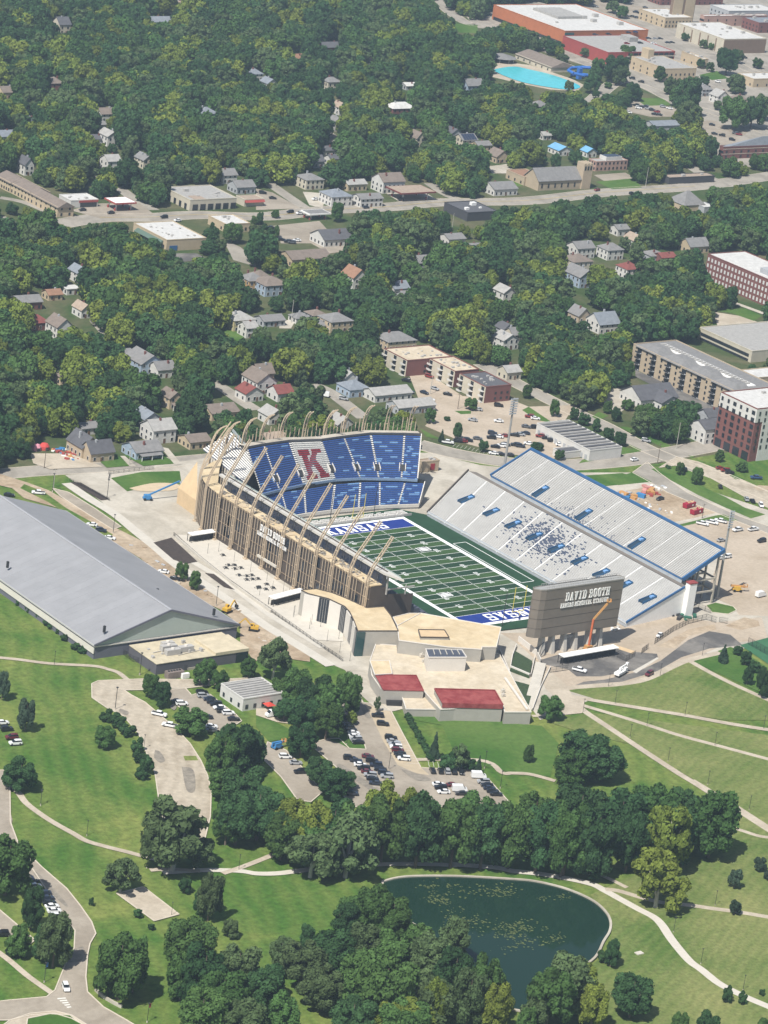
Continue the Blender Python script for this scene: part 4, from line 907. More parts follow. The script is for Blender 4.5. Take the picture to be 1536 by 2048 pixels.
# ======================================================================= practice hall
ph=thing('practice_hall','long practice hall with a low-pitched grey metal roof','sports hall',(-155,-36,0)); PO=Vector((-155,-36,0))
m_phr=M('grey_metal_roof',(.268,.268,.275),.55,.07,.12,spec=.3,orand=.035); m_phw=M('blue_grey_siding',(.135,.135,.165),.7,.08,.3); m_phg=M('pale_green_siding',(.36,.41,.37),.75,.05,.2)
x0,x1,xr,y0,y1,ze_,zr_=-187,-122,-154.5,-36.3,92,6.0,16.0
MB(PO).box(x0+.6,y0+.6,0,x1-.6,y1-.6,5.6).obj('wall',m_phw,ph)
MB(PO).q((x0+.6,y0+.5,ze_-.5),(x1-.6,y0+.5,ze_-.5),(xr,y0+.5,zr_-.3)).obj('gable',m_phg,ph); MB(PO).q((x1-.6,y1-.5,ze_-.5),(x0+.6,y1-.5,ze_-.5),(xr,y1-.5,zr_-.3)).obj('gable',m_phg,ph)
for i in range(30):
    ya,yb=y0+(y1-y0)*i/30,y0+(y1-y0)*(i+1)/30-.03
    for xs_,s in ((x0,0),(x1,1)):
        q=[(xs_,ya,ze_),(xs_,yb,ze_),(xr,yb,zr_),(xr,ya,zr_)]
        if s==0: q=q[::-1]
        MB(PO).hexa([Vector(v)-Vector((0,0,.25)) for v in q],q).obj('roof_panel',m_phr,ph)
MB(PO).bar((xr,y0-.1,zr_+.05),(xr,y1+.1,zr_+.05),1.0,.22).obj('ridge_cap',M('ridge_metal',(.36,.36,.37),.5,.05),ph)
for xs_ in (x0,x1):
    MB(PO).bar((xs_,y0-.15,ze_-.1),(xr,y0-.15,zr_-.1),.3,.7).obj('verge_trim',m_phw,ph); MB(PO).bar((xs_,y0,ze_-.3),(xs_,y1,ze_-.3),.4,.6).obj('gutter',M('gutter_grey',(.46,.45,.44),.5,.05),ph)
MB(PO).box(x0+.3,y0+.3,4.8,x1-.3,y0+.58,5.3).obj('belt_trim',m_white_panel,ph); MB(PO).box(x0+.2,y0+.4,2.2,x0+.55,y1-.4,4.6).obj('clerestory',m_white_panel,ph)
for x,y in ((38,420),(517,740),(780,555),(1060,655)):
    p=G(*zp((x,y))[0],10 if x<600 else 11); MB(PO).box(p.x-.4,p.y-.4,p.z-1.2,p.x+.4,p.y+.4,p.z+1.4).obj('roof_vent',m_steel,ph)
# annex in front of the practice hall
ax=thing('hall_annex','low dark annex with a cream roof and air handlers beside the practice hall','building',(-150,-50,0)); AO=Vector((-150,-50,0))
MB(AO).box(-172,-56,0,-131,-37.2,4.2).obj('wall',M('annex_wall',(.105,.10,.115),.75,.08,.3),ax); MB(AO).box(-172.2,-56.2,4.2,-130.8,-37.2,4.45).obj('roof',M('cream_membrane',(.48,.42,.30),.8,.16,.3),ax)
MB(AO).box(-146,-56.2,4.45,-131,-42,5.4).obj('roof_step',M('cream_membrane2',(.52,.45,.32),.8,.14,.3),ax)
MB(AO).box(-136.5,-56.3,.2,-131.6,-56.05,4.0).obj('window',m_glass,ax); MB(AO).box(-158,-56.25,0,-145,-56.05,1.0).obj('plinth',m_conc,ax)
for x,y,l in ((835,830,6.5),(855,850,6),(920,835,6),(830,815,5)):
    p=G(*zp((x,y))[0],5.5); a=MB(AO).box(p.x-l/2,p.y-1.1,4.5,p.x+l/2,p.y+1.1,6.6).obj('air_handler',m_grey_panel,ax); MB(AO).tube((p.x,p.y,6.6),(p.x,p.y,7.0),.7,n=10).obj('fan_cowl',m_white_panel,a)
for k in range(9):
    x_,y_=-171+k*2.7+rnd.uniform(-.5,.5),rnd.uniform(-54,-41); MB(AO).box(x_,y_,4.45,x_+rnd.uniform(.6,1.4),y_+rnd.uniform(.6,1.6),4.45+rnd.uniform(.4,1.3)).obj('roof_unit',m_grey_panel,ax)
MB(AO).bar((-168,-47,4.7),(-150,-44,4.7),.3,.3).bar((-160,-52,4.7),(-147,-50,4.7),.25,.25).obj('roof_pipe',m_conc_w,ax)
ch=tag(MB((-166,-60,0)).box(-170,-61.5,0,-163,-58.8,2.6).obj('chiller',M('chiller_brown',(.20,.16,.14),.7,.15,1)),'brown chiller unit on the ground beside the annex','chiller')
for k in range(5): MB().tube((-3+k*1.2,0,2.6),(-3+k*1.2,0,2.9),.45,n=10).obj('fan',m_steel,ch)
MB().box(1.5,-2.8,0,4.5,-1.6,2.0).obj('control_cabinet',m_white,ch)
# ======================================================================= houses and larger buildings
WCOL={'white':(.56,.545,.51),'cream':(.50,.455,.36),'tan':(.46,.37,.25),'grey':(.36,.37,.38),'blue':(.30,.37,.45),'yellow':(.44,.38,.21),'brick':(.185,.078,.066),'brown':(.20,.14,.10),'stone':(.42,.34,.24),'pink':(.42,.27,.22),'orange':(.42,.27,.12),'dark':(.06,.06,.065)}
RCOL={'grey':(.20,.195,.19),'dark':(.10,.10,.108),'brown':(.19,.155,.13),'tan':(.33,.26,.20),'bluegrey':(.20,.22,.245),'white':(.52,.51,.485),'red':(.20,.065,.055),'blue':(.15,.34,.52),'light':(.33,.32,.30),'orange':(.27,.155,.10),'solar':(.03,.04,.07)}
def wm(c): return M('wall_'+c,WCOL[c],.85,.08,.3)
def rm(c): return M('roof_'+c,RCOL[c],.9,.16,.5)
m_win=glassmat('window_glass',(.02,.025,.032),.2); m_trim=M('window_trim',(.62,.60,.56),.7,.05)
HN=[0]
MARKS=[((335,465),'the grocery'),((400,395),'the market hall'),((1110,360),'the church'),((1070,155),'the pool'),((1480,540),'the dormitory'),((1400,730),'the long apartment block'),((880,720),'the walk-up apartments'),((620,900),'the north stand'),((180,400),'the corner store'),((945,415),'the black pavilion'),((710,545),'the steep orange-brown roof'),((478,627),'the yellow house'),((822,378),'the dark red canopy'),((800,208),'the white mansard roof'),((180,880),'the stone cottage'),((1140,40),'the terracotta building'),((1121,293),'the sky-blue roof'),((124,40),'the steep charcoal gable'),((1258,528),'the white cube-like house'),((120,640),'the porch-fronted white house'),((318,845),'the large white street house'),((410,218),'the pale blue hipped house'),((945,163),'the dormered blue house'),((610,505),'the long brown-roofed building')]
def near(px,py): return min(MARKS,key=lambda m:(m[0][0]-px)**2+(2.2*(m[0][1]-py))**2)[1]
win_me=MB().box(-.5,-.06,-.75,.5,.06,.75).mesh('window',m_win); winf_me=MB().box(-.62,-.04,-.87,.62,.04,-.75).box(-.62,-.04,.75,.62,.04,.87).box(-.62,-.04,-.75,-.5,.04,.75).box(.5,-.04,-.75,.62,.04,.75).mesh('frame',m_trim)
door_me=MB().box(-.5,-.06,0,.5,.06,2.1).mesh('door',M('door_paint',(.16,.09,.06),.6,.2,.8))
def window_row(parent,p0,p1,zs_,n,ww=1.1,wh=1.4,frame=False,rz=0,jit=0):
    for z in zs_:
        for k in range(n):
            p=Vector(p0).lerp(Vector(p1),(k+.5)/n); o=inst(win_me,'window',parent,(p.x,p.y,z),(0,0,rz),(ww,1,wh/1.5))
            if frame: inst(winf_me,'frame',o)
def house(cx,cy,wx,wy,h,rr_,style,wc,rc,label=None,detail=1,chim=True,clear=1.0,porch=False):
    zc=h+rr_*.5; p=G(cx,cy,zc); p.z=0
    lab=label or '%s %s house, %s %s roof, near %s'%({'white':'white','cream':'cream','tan':'tan','grey':'grey','blue':'pale blue','yellow':'yellow','brick':'red brick','brown':'brown','stone':'stone','pink':'pinkish','orange':'orange','dark':'dark'}[wc],'two-storey' if h>4.6 else 'single-storey',{'dark':'charcoal','light':'pale grey','bluegrey':'blue-grey'}.get(rc,rc),{'x':'gabled','y':'gabled','h':'hipped','f':'flat'}[style],near(cx,cy))
    t=thing('house',lab,'house',p,0,None if label else 'houses among the street trees')
    ax_,ay=wx/2,wy/2; e=.45
    MB().box(-ax_,-ay,0,ax_,ay,h).obj('wall',wm(wc),t)
    b=MB(); X,Y=ax_+e,ay+e; z=h-.1; zr2=h+rr_; th=.22
    if style=='y': pr=[(-X,-Y,z),(X,-Y,z),(X,Y,z),(-X,Y,z)]; r0,r1=(0,-Y,zr2),(0,Y,zr2)
    elif style=='x': pr=[(-X,-Y,z),(X,-Y,z),(X,Y,z),(-X,Y,z)]; r0,r1=(-X,0,zr2),(X,0,zr2)
    if style=='y':
        for s in (-1,1):
            q=[(s*X,-Y,z),(s*X,Y,z),r1,r0]; q=q if s>0 else q[::-1]; b.hexa(q,[Vector(v)+Vector((0,0,th)) for v in q])
        MB().q((-ax_,-ay,h-.05),(ax_,-ay,h-.05),(0,-ay,zr2-.1)).obj('gable',wm(wc),t); MB().q((ax_,ay,h-.05),(-ax_,ay,h-.05),(0,ay,zr2-.1)).obj('gable',wm(wc),t)
    elif style=='x':
        for s in (-1,1):
            q=[(-X,s*Y,z),(X,s*Y,z),r1,r0]; q=q if s<0 else q[::-1]; b.hexa(q,[Vector(v)+Vector((0,0,th)) for v in q])
        MB().q((-ax_,ay,h-.05),(-ax_,-ay,h-.05),(-ax_,0,zr2-.1)).obj('gable',wm(wc),t); MB().q((ax_,-ay,h-.05),(ax_,ay,h-.05),(ax_,0,zr2-.1)).obj('gable',wm(wc),t)
    elif style=='h':
        rl=max(.2,abs(wx-wy)/2)
        r0,r1=((-rl,0,zr2),(rl,0,zr2)) if wx>=wy else ((0,-rl,zr2),(0,rl,zr2))
        c=[(-X,-Y,z),(X,-Y,z),(X,Y,z),(-X,Y,z)]
        if wx>=wy: b.q(c[0],c[1],r1,r0).q(c[2],c[3],r0,r1).q(c[1],c[2],r1).q(c[3],c[0],r0)
        else: b.q(c[1],c[2],r1,r0).q(c[3],c[0],r0,r1).q(c[0],c[1],r0).q(c[2],c[3],r1)
        b.q(*c[::-1])
    else:
        b.box(-X+.2,-Y+.2,h,X-.2,Y-.2,h+.35)
    ro=b.obj('roof',rm(rc),t)
    if chim and style!='f':
        cx_,cy_=rnd.uniform(-.25,.25)*wx,rnd.uniform(-.25,.25)*wy; MB().box(cx_-.4,cy_-.4,h,cx_+.4,cy_+.4,zr2+.7).obj('chimney',wm('brick' if rnd.random()<.6 else 'grey'),ro)
    if style in 'xyh' and porch:
        pz=min(h,2.8); MB().q((-ax_*.8,-ay-2.6,pz-.3),(ax_*.8,-ay-2.6,pz-.3),(ax_*.8,-ay,pz+.3),(-ax_*.8,-ay,pz+.3)).q((-ax_*.8,-ay,pz+.24),(ax_*.8,-ay,pz+.24),(ax_*.8,-ay-2.6,pz-.36),(-ax_*.8,-ay-2.6,pz-.36)).obj('porch_roof',rm(rc),t)
        for xx in (-ax_*.75,0,ax_*.75): MB().box(xx-.12,-ay-2.5,0,xx+.12,-ay-2.26,pz-.35).obj('porch_post',m_white,t)
    if detail:
        zz=[1.6] if h<4.6 else [1.6,4.4]
        n1,n2=max(2,int(wx/3.2)),max(2,int(wy/3.2))
        window_row(t,(-ax_,-ay-.06,0),(ax_,-ay-.06,0),zz,n1,1.1,1.5,detail>1)
        window_row(t,(-ax_-.06,-ay,0),(-ax_-.06,ay,0),zz,n2,1.1,1.5,detail>1,math.pi/2)
        inst(door_me,'door',t,(rnd.uniform(-.2,.2)*wx,-ay-.09,0))
    if clear:
        pts=[]
        for sx in (-1,1):
            for sy in (-1,1):
                pts.append(PJ((p.x+sx*X*.86,p.y+sy*Y*.86,h)))
                if clear>=1: pts.append(PJ((p.x+sx*X*.86,p.y+sy*Y*.86,h*(1-.75*(clear-.5 if clear<1.5 else 1)))))
        pts+=[PJ((p.x+(r0[0] if style!='f' else 0),p.y+(r0[1] if style!='f' else 0),zr2)),PJ((p.x+(r1[0] if style!='f' else 0),p.y+(r1[1] if style!='f' else 0),zr2))]
        keep(hull(pts))
    FOOT.append((p.x-X-1,p.y-Y-1,p.x+X+1,p.y+Y+1)); return t
H=house
# (photo centre of roof, size, wall height, roof rise, ridge axis, wall, roof)
H(124,40,9,10,6.5,4.5,'x','cream','dark','tall cream house with a steep charcoal gable far back in the canopy',1,True,1.2)
H(108,158,9,10,6,3,'h','brick','brown',None,1,True,1.3); H(14,177,10,9,4,3,'x','tan','brown'); H(65,239,8,7,3,2.5,'y','grey','bluegrey',clear=.5)
H(213,220,12,9,5,3,'x','white','brown'); H(203,243,8,7,4,2,'h','grey','grey',clear=.5); H(218,264,8,11,6,3,'y','white','light','white gabled house lit by the sun beside the dark low roof in the woods',1,True,1.3); H(190,272,11,8,3,2,'x','grey','dark',clear=.5)
H(222,314,9,9,6,3,'x','white','light',None,1,True,1.2); H(289,312,7,10,5,3,'y','cream','grey',None,1,True,1.2); H(412,218,12,11,5,3,'h','blue','bluegrey'); H(507,140,10,10,5,3,'h','white','bluegrey'); H(320,37,16,10,5,3,'x','grey','bluegrey',clear=.5)
H(430,49,7,8,4,3,'y','tan','tan',clear=.5); H(313,8,7,8,5,3,'y','tan','brown',clear=.5); H(358,6,8,7,4,3,'x','tan','tan',clear=.5); H(453,342,10,9,5,3,'x','white','grey',None,1,True,1.2); H(12,265,10,8,4,3,'x','grey','bluegrey',clear=.5); H(52,320,6,9,6,4,'y','white','dark',None,1,True,1.1)
H(567,51,9,8,4,3,'y','tan','brown',clear=.5); H(660,88,17,9,4,3,'x','brick','dark',None,1,True,1); H(594,112,9,7,4,3,'x','tan','orange',clear=.5); H(729,117,9,8,4,2,'x','tan','brown',clear=.5); H(747,131,8,8,4,2,'x','grey','grey',clear=.5)
H(538,160,8,9,6,3,'y','white','bluegrey',None,1,True,1.2); H(663,157,11,9,6.5,2.5,'h','cream','grey',None,1,True,1.2); H(680,208,6,8,5,3,'y','white','tan',clear=.6); H(672,237,6,7,6,3,'y','white','grey',None,1,True,1.1); H(817,167,9,8,3,1.5,'x','grey','white'); H(792,126,7,6,3,2,'x','grey','grey',clear=.5)
H(945,163,14,9,6,4,'x','blue','grey','pale blue house with a dormered grey roof beside the pool trees',1,True,1.2)
H(800,208,19,11,6,3,'h','brick','white','red brick house with a bright white mansard roof deep in the trees',1,True,1.1)
H(834,268,6,9,5,4,'y','cream','brown',None,1,True,1.1); H(905,259,8,10,4,3,'y','grey','dark',clear=.6)
sh=H(932,272,12,10,5,3,'x','cream','grey','cream house with dark solar panels on its south roof slope',1,True,1.1)
for k in range(5):
    xx=-5+k*2.1; MB().q((xx,-5.2,5.45),(xx+1.95,-5.2,5.45),(xx+1.95,-.6,8.15),(xx,-.6,8.15)).obj('solar_panel',M('roof_solar',RCOL['solar'],.25,.1,.3,spec=.6),sh)
H(963,285,11,8,3.5,2,'x','tan','grey'); H(997,304,10,10,4,4,'y','stone','brown',None,1,True,1.2); H(655,294,9,8,4,2,'h','white','dark',None,1,True,1.1); H(632,315,8,8,4,3,'x','grey','dark',clear=.6); H(668,312,9,7,4,2,'x','white','dark',clear=.8); H(540,300,8,8,4,3,'x','tan','grey',clear=.4)
H(1078,205,11,9,5,3,'h','grey','grey',clear=.7); H(1121,293,11,11,3.5,2.5,'y','white','blue','single-storey house with a bright sky-blue metal roof',1,False,1.1); H(1178,298,8,7,3.5,2.5,'y','white','blue','small pale house with a blue metal roof beside the flat solar-roofed block',1,False,1)
H(1090,266,7,6,3,2,'x','white','light'); H(1440,185,11,9,5,4,'y','white','light'); H(1408,172,10,9,5,3,'h','grey','grey'); H(1478,192,10,8,5,3,'h','tan','brown'); H(1324,244,23,12,4,2,'x','grey','bluegrey','long low building with a blue-grey metal roof beside the car park trees',0,False,1)
H(158,536,7,9,5,3,'y','white','bluegrey',None,1,True,1); H(52,595,14,9,4,2.5,'x','brick','grey'); H(105,582,8,7,3,2,'x','tan','orange',clear=.7); H(142,573,8,6,3,1,'f','white','white',clear=.9,chim=False)
H(73,634,10,9,4,3,'h','brick','red',None,2,True,1.1); H(120,640,9,11,6,4,'y','white','brown','white two-storey house with a steep brown gable and a front porch',2,True,1.3,True); H(165,610,6,9,4,3,'y','white','tan',clear=.6)
H(478,627,13,12,6,3,'h','yellow','light','yellow two-storey house with a pale grey hipped roof above a lawn',2,True,1.3); H(497,647,7,8,5,2.5,'x','white','light',None,2,True,1.2); H(505,550,10,10,6,3,'h','orange','grey',None,2,True,1.2)
H(484,365,13,10,4,3,'x','grey','grey',None,1,True,1.1); H(620,350,13,12,6,2.5,'h','cream','grey',None,1,True,1.3); H(673,382,15,13,6,3,'h','white','bluegrey','white house with a blue-grey hipped roof over a red brick base beside the main street',2,True,1.3)
H(735,390,16,10,5,2,'x','white','grey',None,1,True,1.1); H(778,352,16,12,7,4,'x','white','brown','white building with a big brown gabled roof behind the filling-station canopy',1,True,1.1); H(708,362,14,8,4,2,'x','tan','light',clear=.7)
H(1000,368,18,13,4,3,'x','white','grey',None,1,True,1.1); H(665,465,20,14,4,4,'x','white','dark','low building with a charcoal gabled roof beside the lot and a white van',1,True,1); H(610,505,26,14,4,3,'x','tan','brown','long tan building with a broad brown roof and rooftop units',1,False,1)
H(710,542,9,11,6,4.5,'y','white','orange','white house with a steep orange-brown gable roof',2,True,1.3); H(541,557,15,14,6,3,'h','blue','brown','pale blue two-storey house with a wide brown hipped roof',2,True,1.3); H(520,545,9,9,5,3,'h','grey','brown',clear=.6)
H(795,567,10,9,4,3,'x','white','bluegrey',None,1,True,1); H(812,585,8,7,4,2,'x','grey','grey',clear=.7); H(850,515,15,10,5,3,'x','grey','grey',clear=.6); H(905,470,12,10,4,2,'x','white','grey',clear=.9); H(945,490,10,8,4,2,'x','white','grey',clear=.5)
H(1010,576,8,9,6,3,'y','white','light',None,2,True,1.3); H(672,630,14,12,6,3,'h','tan','grey',None,2,True,1.3); H(600,628,9,7,3,2,'h','white','grey',clear=.8); H(632,622,9,8,3,2,'h','grey','brown',clear=.7); H(540,633,13,9,3,2,'x','grey','grey',clear=.6); H(628,645,9,7,3,2,'x','white','grey',clear=.7)
H(1163,487,13,10,6,3,'x','white','grey',None,2,True,1.1); H(1222,490,12,10,6,3,'h','white','grey',None,2,True,1.2); H(1155,512,14,12,6,3,'h','cream','brown',None,2,True,1); H(1160,540,11,15,6,4,'y','blue','grey','pale blue and brick house with a grey gabled roof above a lawn',2,True,1.3)
H(1258,528,10,10,6,3,'h','white','red','white cube-like house with a bright red hipped roof',2,True,1.3); H(1270,472,9,9,4,3,'y','white','tan',clear=.9); H(1390,482,15,10,4,4,'x','tan','grey',clear=.9); H(1308,503,12,10,4,2,'h','grey','grey',clear=.8); H(1330,508,11,8,4,2,'x','brick','red',clear=.7); H(1240,452,9,8,4,2,'x','white','grey',clear=.4)
H(1160,620,8,9,6.5,4,'y','stone','grey',None,2,True,1.3); H(1207,633,14,12,5,5,'x','white','bluegrey','white house with a steep blue-grey cross-gabled roof above the apartment lot',2,True,1.3); H(1020,735,9,8,4,2.5,'x','cream','light',clear=.8); H(1030,660,8,8,5,3,'x','cream','grey',clear=.6); H(1010,650,7,7,4,3,'y','grey','dark',clear=.6); H(1013,670,10,9,5,3,'y','white','light',None,2,True,1.2)
H(290,710,13,15,5,4,'y','blue','grey','pale blue house with a long grey gabled roof ending in a lower porch wing',2,True,1.1); H(325,728,10,9,4,3,'x','white','grey',None,2,True,1.1); H(343,785,7,9,5,3,'y','tan','brown','tan house with a brown roof and a white front porch below the big trees',2,True,1.2,True); H(240,702,11,7,3,2,'x','grey','grey',clear=.5)
H(318,845,12,11,6.2,3.5,'x','white','light','large white two-storey house with a pale grey roof beside the north street',2,True,1.6); H(286,888,14,12,3.5,3,'x','blue','grey','blue-grey bungalow with a grey roof beside the north street',2,True,1.6,True); H(295,825,9,10,6,3,'y','grey','bluegrey',clear=.7)
H(168,876,9,13,4.5,5,'y','stone','dark','stone cottage with a steep charcoal gable and chimney beside the pink stalls',2,True,1.4); H(196,890,12,9,4,4.5,'x','stone','dark','stone cottage wing with a charcoal roof and tall chimney beside the north street',2,True,1.4)
H(438,812,15,12,3.5,2.5,'x','tan','brown',clear=.8); H(390,872,11,10,3.5,2,'x','tan','brown',clear=.8); H(175,848,9,6,3,2,'x','white','grey',clear=.6); H(125,745,6,8,4,2,'y','tan','brown',clear=.7)
H(520,748,11,13,6,4,'y','white','brown','white gabled house with a brown roof between two red-roofed wings',2,True,1.3); H(500,775,10,9,4,3,'y','white','red',None,2,True,1); H(562,775,9,9,4,3,'x','white','red',clear=.9); H(525,735,9,8,5,4,'x','pink','brown',clear=.6)
H(708,765,12,11,4,3,'h','blue','bluegrey','pale blue bungalow with a blue-grey roof beside the driveway',2,True,1.3); H(693,745,7,8,4,3,'y','white','light',clear=.9); H(790,668,18,14,5,3,'h','tan','grey',None,2,True,1.1); H(775,777,22,11,3.5,2.2,'x','white','light','long low house with a pale grey-green gabled roof behind the north stand',2,False,1.2); H(823,802,22,10,3.5,2.2,'x','grey','light','long low grey house with a pale roof nearest the north stand ribs',2,False,1.2)
H(680,835,9,10,4,3.5,'y','white','light',clear=.9); H(545,820,9,9,4,3,'y','white','light',clear=.6); H(547,868,12,9,3.5,2,'x','cream','tan',clear=.5)
# ---------- larger buildings by roof corners (NW, SW, SE) at roof height
def big(name,label,cat,nw,sw_,se,h,wc,rc,wins=(0,0,0),winmat=None,par=.5,wz=3.2,ws_=(1.2,1.6),clear=True,base=None,z0=1.6):
    a,b_,c=G(*nw,h),G(*sw_,h),G(*se,h); x0_=(a.x+b_.x)/2; y0_=(b_.y+c.y)/2; x1_,y1_=c.x,a.y
    o=Vector((x0_,y0_,0)); t=thing(name,label,cat,o); W_,L_=x1_-x0_,y1_-y0_
    MB().box(0,0,0,W_,L_,h).obj('wall',wm(wc) if isinstance(wc,str) else wc,t)
    MB().box(.25,.25,h,W_-.25,L_-.25,h+.06).obj('roof',rm(rc) if isinstance(rc,str) else rc,t)
    pb=MB(); pb.box(-.1,-.1,h,W_+.1,.25,h+par).box(-.1,L_-.25,h,W_+.1,L_+.1,h+par).box(-.1,.25,h,.25,L_-.25,h+par).box(W_-.25,.25,h,W_+.1,L_-.25,h+par); pb.obj('parapet',wm(wc) if isinstance(wc,str) else wc,t)
    nS,nW,nf=wins
    for f in range(nf):
        zc=z0+f*wz
        if nS: window_row(t,(0,-.06,0),(W_,-.06,0),[zc],nS,*ws_)
        if nW: window_row(t,(-.06,0,0),(-.06,L_,0),[zc],nW,*ws_,rz=math.pi/2)
    if clear: keep(hull([PJ((x0_+i*W_,y0_+j*L_,k*h)) for i in (0,1) for j in (0,1) for k in (.25,1)]))
    FOOT.append((x0_-2,y0_-2,x1_+2,y1_+2)); t['_dim']=(W_,L_,h); return t,W_,L_
def plant(t,W_,L_,h,n,s=1.2,mat=None):
    for k in range(n):
        x,y=rnd.uniform(.15,.85)*W_,rnd.uniform(.15,.85)*L_; a=rnd.uniform(.5,1.2)*s; MB().box(x-a,y-a*.7,h,x+a,y+a*.7,h+a*1.1).obj('roof_unit',mat or m_grey_panel,t)
m_lib=M('terracotta',(.42,.145,.06),.8,.1,.3); m_redw=M('red_cladding',(.32,.065,.055),.8,.1,.3)
t,W_,L_=big('library','large terracotta-clad building with a broad white roof at the edge of downtown','building',(1014,10),(1122,70),(1278,54),11,m_lib,'white',(0,0,0)); plant(t,W_,L_,11,5,2); MB().box(W_*.3,L_*.45,11,W_*.62,L_*.8,13).obj('roof_monitor',rm('light'),t); MB().box(-.05,-.2,.5,9,-.05,10).obj('glass_corner',glassmat('green_glass',(.05,.12,.12)),t); MB().box(-.3,2,.2,-.06,L_-2,2.6).obj('ribbon_window',m_win,t)
t,W_,L_=big('parking_garage','red-walled parking garage with cars on its open top deck','parking garage',(1153,72),(1205,112),(1335,98),9.5,m_redw,'light',(0,0,0)); GAR=(t,W_,L_)
for f in range(3):
    for k in range(9): MB().box(W_*.3+k*W_*.077,-.25,1+f*3.0,W_*.3+k*W_*.077+W_*.064,-.05,2.9+f*3.0).obj('opening',m_win,t)
    MB().box(W_*.28,-.35,.1+f*3.0,W_,-.05,1+f*3.0).obj('spandrel',m_conc,t)
MB().box(W_*.72,L_*.6,9.5,W_*.85,L_*.8,13).obj('stair_hut',rm('light'),t)
t,W_,L_=big('civic_building','tan brick office block with a stub tower beside the parking garage','building',(1278,113),(1320,140),(1390,136),9,'tan','light',(7,5,2)); MB().box(W_*.3,L_*.8,0,W_*.48,L_,16).obj('stub_tower',wm('tan'),t); plant(t,W_,L_,9,4)
t,W_,L_=big('civic_building','lower tan brick wing with white roof behind the stub tower','building',(1370,103),(1398,118),(1420,120),7,'tan','white',(4,3,1)); plant(t,W_,L_,7,4)
t,W_,L_=big('brown_tower','tall narrow brown tower rising over the downtown roofs','tower',(1348,-10),(1352,-6),(1388,-10),23,'brown','dark',(0,0,0),clear=False)
for k in (0,1): MB().box(-.3+k*W_*.55,-.3,0,W_*.42+k*W_*.55,-.05,22).obj('pier',wm('tan'),t)
t,W_,L_=big('theatre_block','windowless beige block with a white roof and a dark brown end wall','building',(1360,46),(1452,82),(1525,75),11,'cream','white',(0,0,0)); plant(t,W_,L_,11,8,1.6); MB().box(-.0,-.2,0,W_,-.05,10.5).obj('end_wall',wm('brown'),t)
for k in range(5): MB().box(-.2,L_*(.15+.17*k),.5,-.05,L_*(.15+.17*k)+1.2,10).obj('pilaster',wm('brown'),t)
t,W_,L_=big('shop_block','tan block with a white roof beside the brown tower','building',(1295,18),(1320,38),(1380,34),8,'tan','white',(8,5,2)); plant(t,W_,L_,8,7)
t,W_,L_=big('shop_block','pink-walled block behind the beige theatre','building',(1405,30),(1440,45),(1500,20),8,'pink','white',(7,4,2)); plant(t,W_,L_,8,9)
t,W_,L_=big('shop_block','red brick block at the far end of downtown','building',(1310,-20),(1330,-5),(1430,-18),9,'brick','light',(12,4,2)); plant(t,W_,L_,9,8)
t,W_,L_=big('shop_block','white-roofed shop row with many rooftop units','building',(1430,10),(1470,30),(1536,15),8,'grey','white',(8,5,2)); plant(t,W_,L_,8,10)
t,W_,L_=big('shop_block','brown brick block beside the white-roofed shop row','building',(1495,35),(1525,52),(1580,40),8,'brick','bluegrey',(6,5,2)); plant(t,W_,L_,8,6)
t,W_,L_=big('shop_block','long white-roofed block beside the street trees at the downtown edge','building',(1480,147),(1520,165),(1600,150),6,'tan','white',(6,3,1)); plant(t,W_,L_,6,5)
t,W_,L_=big('bathhouse','cream bathhouse with a long brown roof beside the pool','bathhouse',(1040,108),(1105,140),(1140,130),3.5,'cream','brown',(0,6,1)); MB().hexa([(-.6,-.6,3.5),(W_+.6,-.6,3.5),(W_+.6,L_+.6,3.5),(-.6,L_+.6,3.5)],[(W_*.45,0,7),(W_*.55,0,7),(W_*.55,L_,7),(W_*.45,L_,7)]).obj('pitched_roof',rm('brown'),t)
pv=thing('pool_pavilion','round grey canopy on posts at the end of the pool','pavilion',G(1002,122)); MB().tube((0,0,3.2),(0,0,5.4),11,2,14).obj('canopy',rm('grey'),pv)
for k in range(8): MB().tube((9*math.cos(k*.785),9*math.sin(k*.785),0),(9*math.cos(k*.785),9*math.sin(k*.785),3.4),.15).obj('post',m_white,pv)
keep([(985,112),(1030,108),(1040,125),(990,128)])
sl_=thing('water_slide','blue twisting water slide at the end of the pool','water slide',G(1157,158)); ms=M('slide_blue',(.03,.13,.42),.4,.1)
pr=[(10*math.cos(t_*.9)*(1-.03*t_),7*math.sin(t_*.9),8-t_*.75) for t_ in range(10)]
for k in range(9): MB().tube(pr[k],pr[k+1],1.1,n=8).obj('slide_tube',ms,sl_)
MB().box(-1.5,-1.5,0,1.5,1.5,8).obj('stair_tower',ms,sl_); keep([(1140,135),(1172,133),(1178,165),(1150,170)])
t,W_,L_=big('brick_office','red brick office with a pale blue-grey hipped roof','building',(1440,292),(1468,303),(1600,280),8,'brick',rm('bluegrey'),(12,4,2),ws_=(1.6,1.6)); MB().hexa([(3,0,8.1),(W_,0,8.1),(W_,L_,8.1),(3,L_,8.1)],[(W_*.45,L_*.5,14),(W_*.6,L_*.5,14),(W_*.6,L_*.55,14),(W_*.45,L_*.55,14)]).obj('hipped_roof',rm('bluegrey'),t)
for z in (3.2,6.6): MB().box(-.12,-.12,z,W_,-.02,z+.35).obj('stone_band',wm('cream'),t)
t,W_,L_=big('flat_block','pinkish two-storey block with dark solar panels on a flat roof','building',(1182,318),(1192,326),(1252,320),6,'pink','light',(8,3,2)); MB().box(W_*.35,L_*.2,6.1,W_*.85,L_*1.1,8.5).obj('upper_storey',wm('white'),t); MB().box(W_*.38,L_*.25,8.5,W_*.82,L_*1.05,8.7).obj('solar_panel',rm('solar'),t)
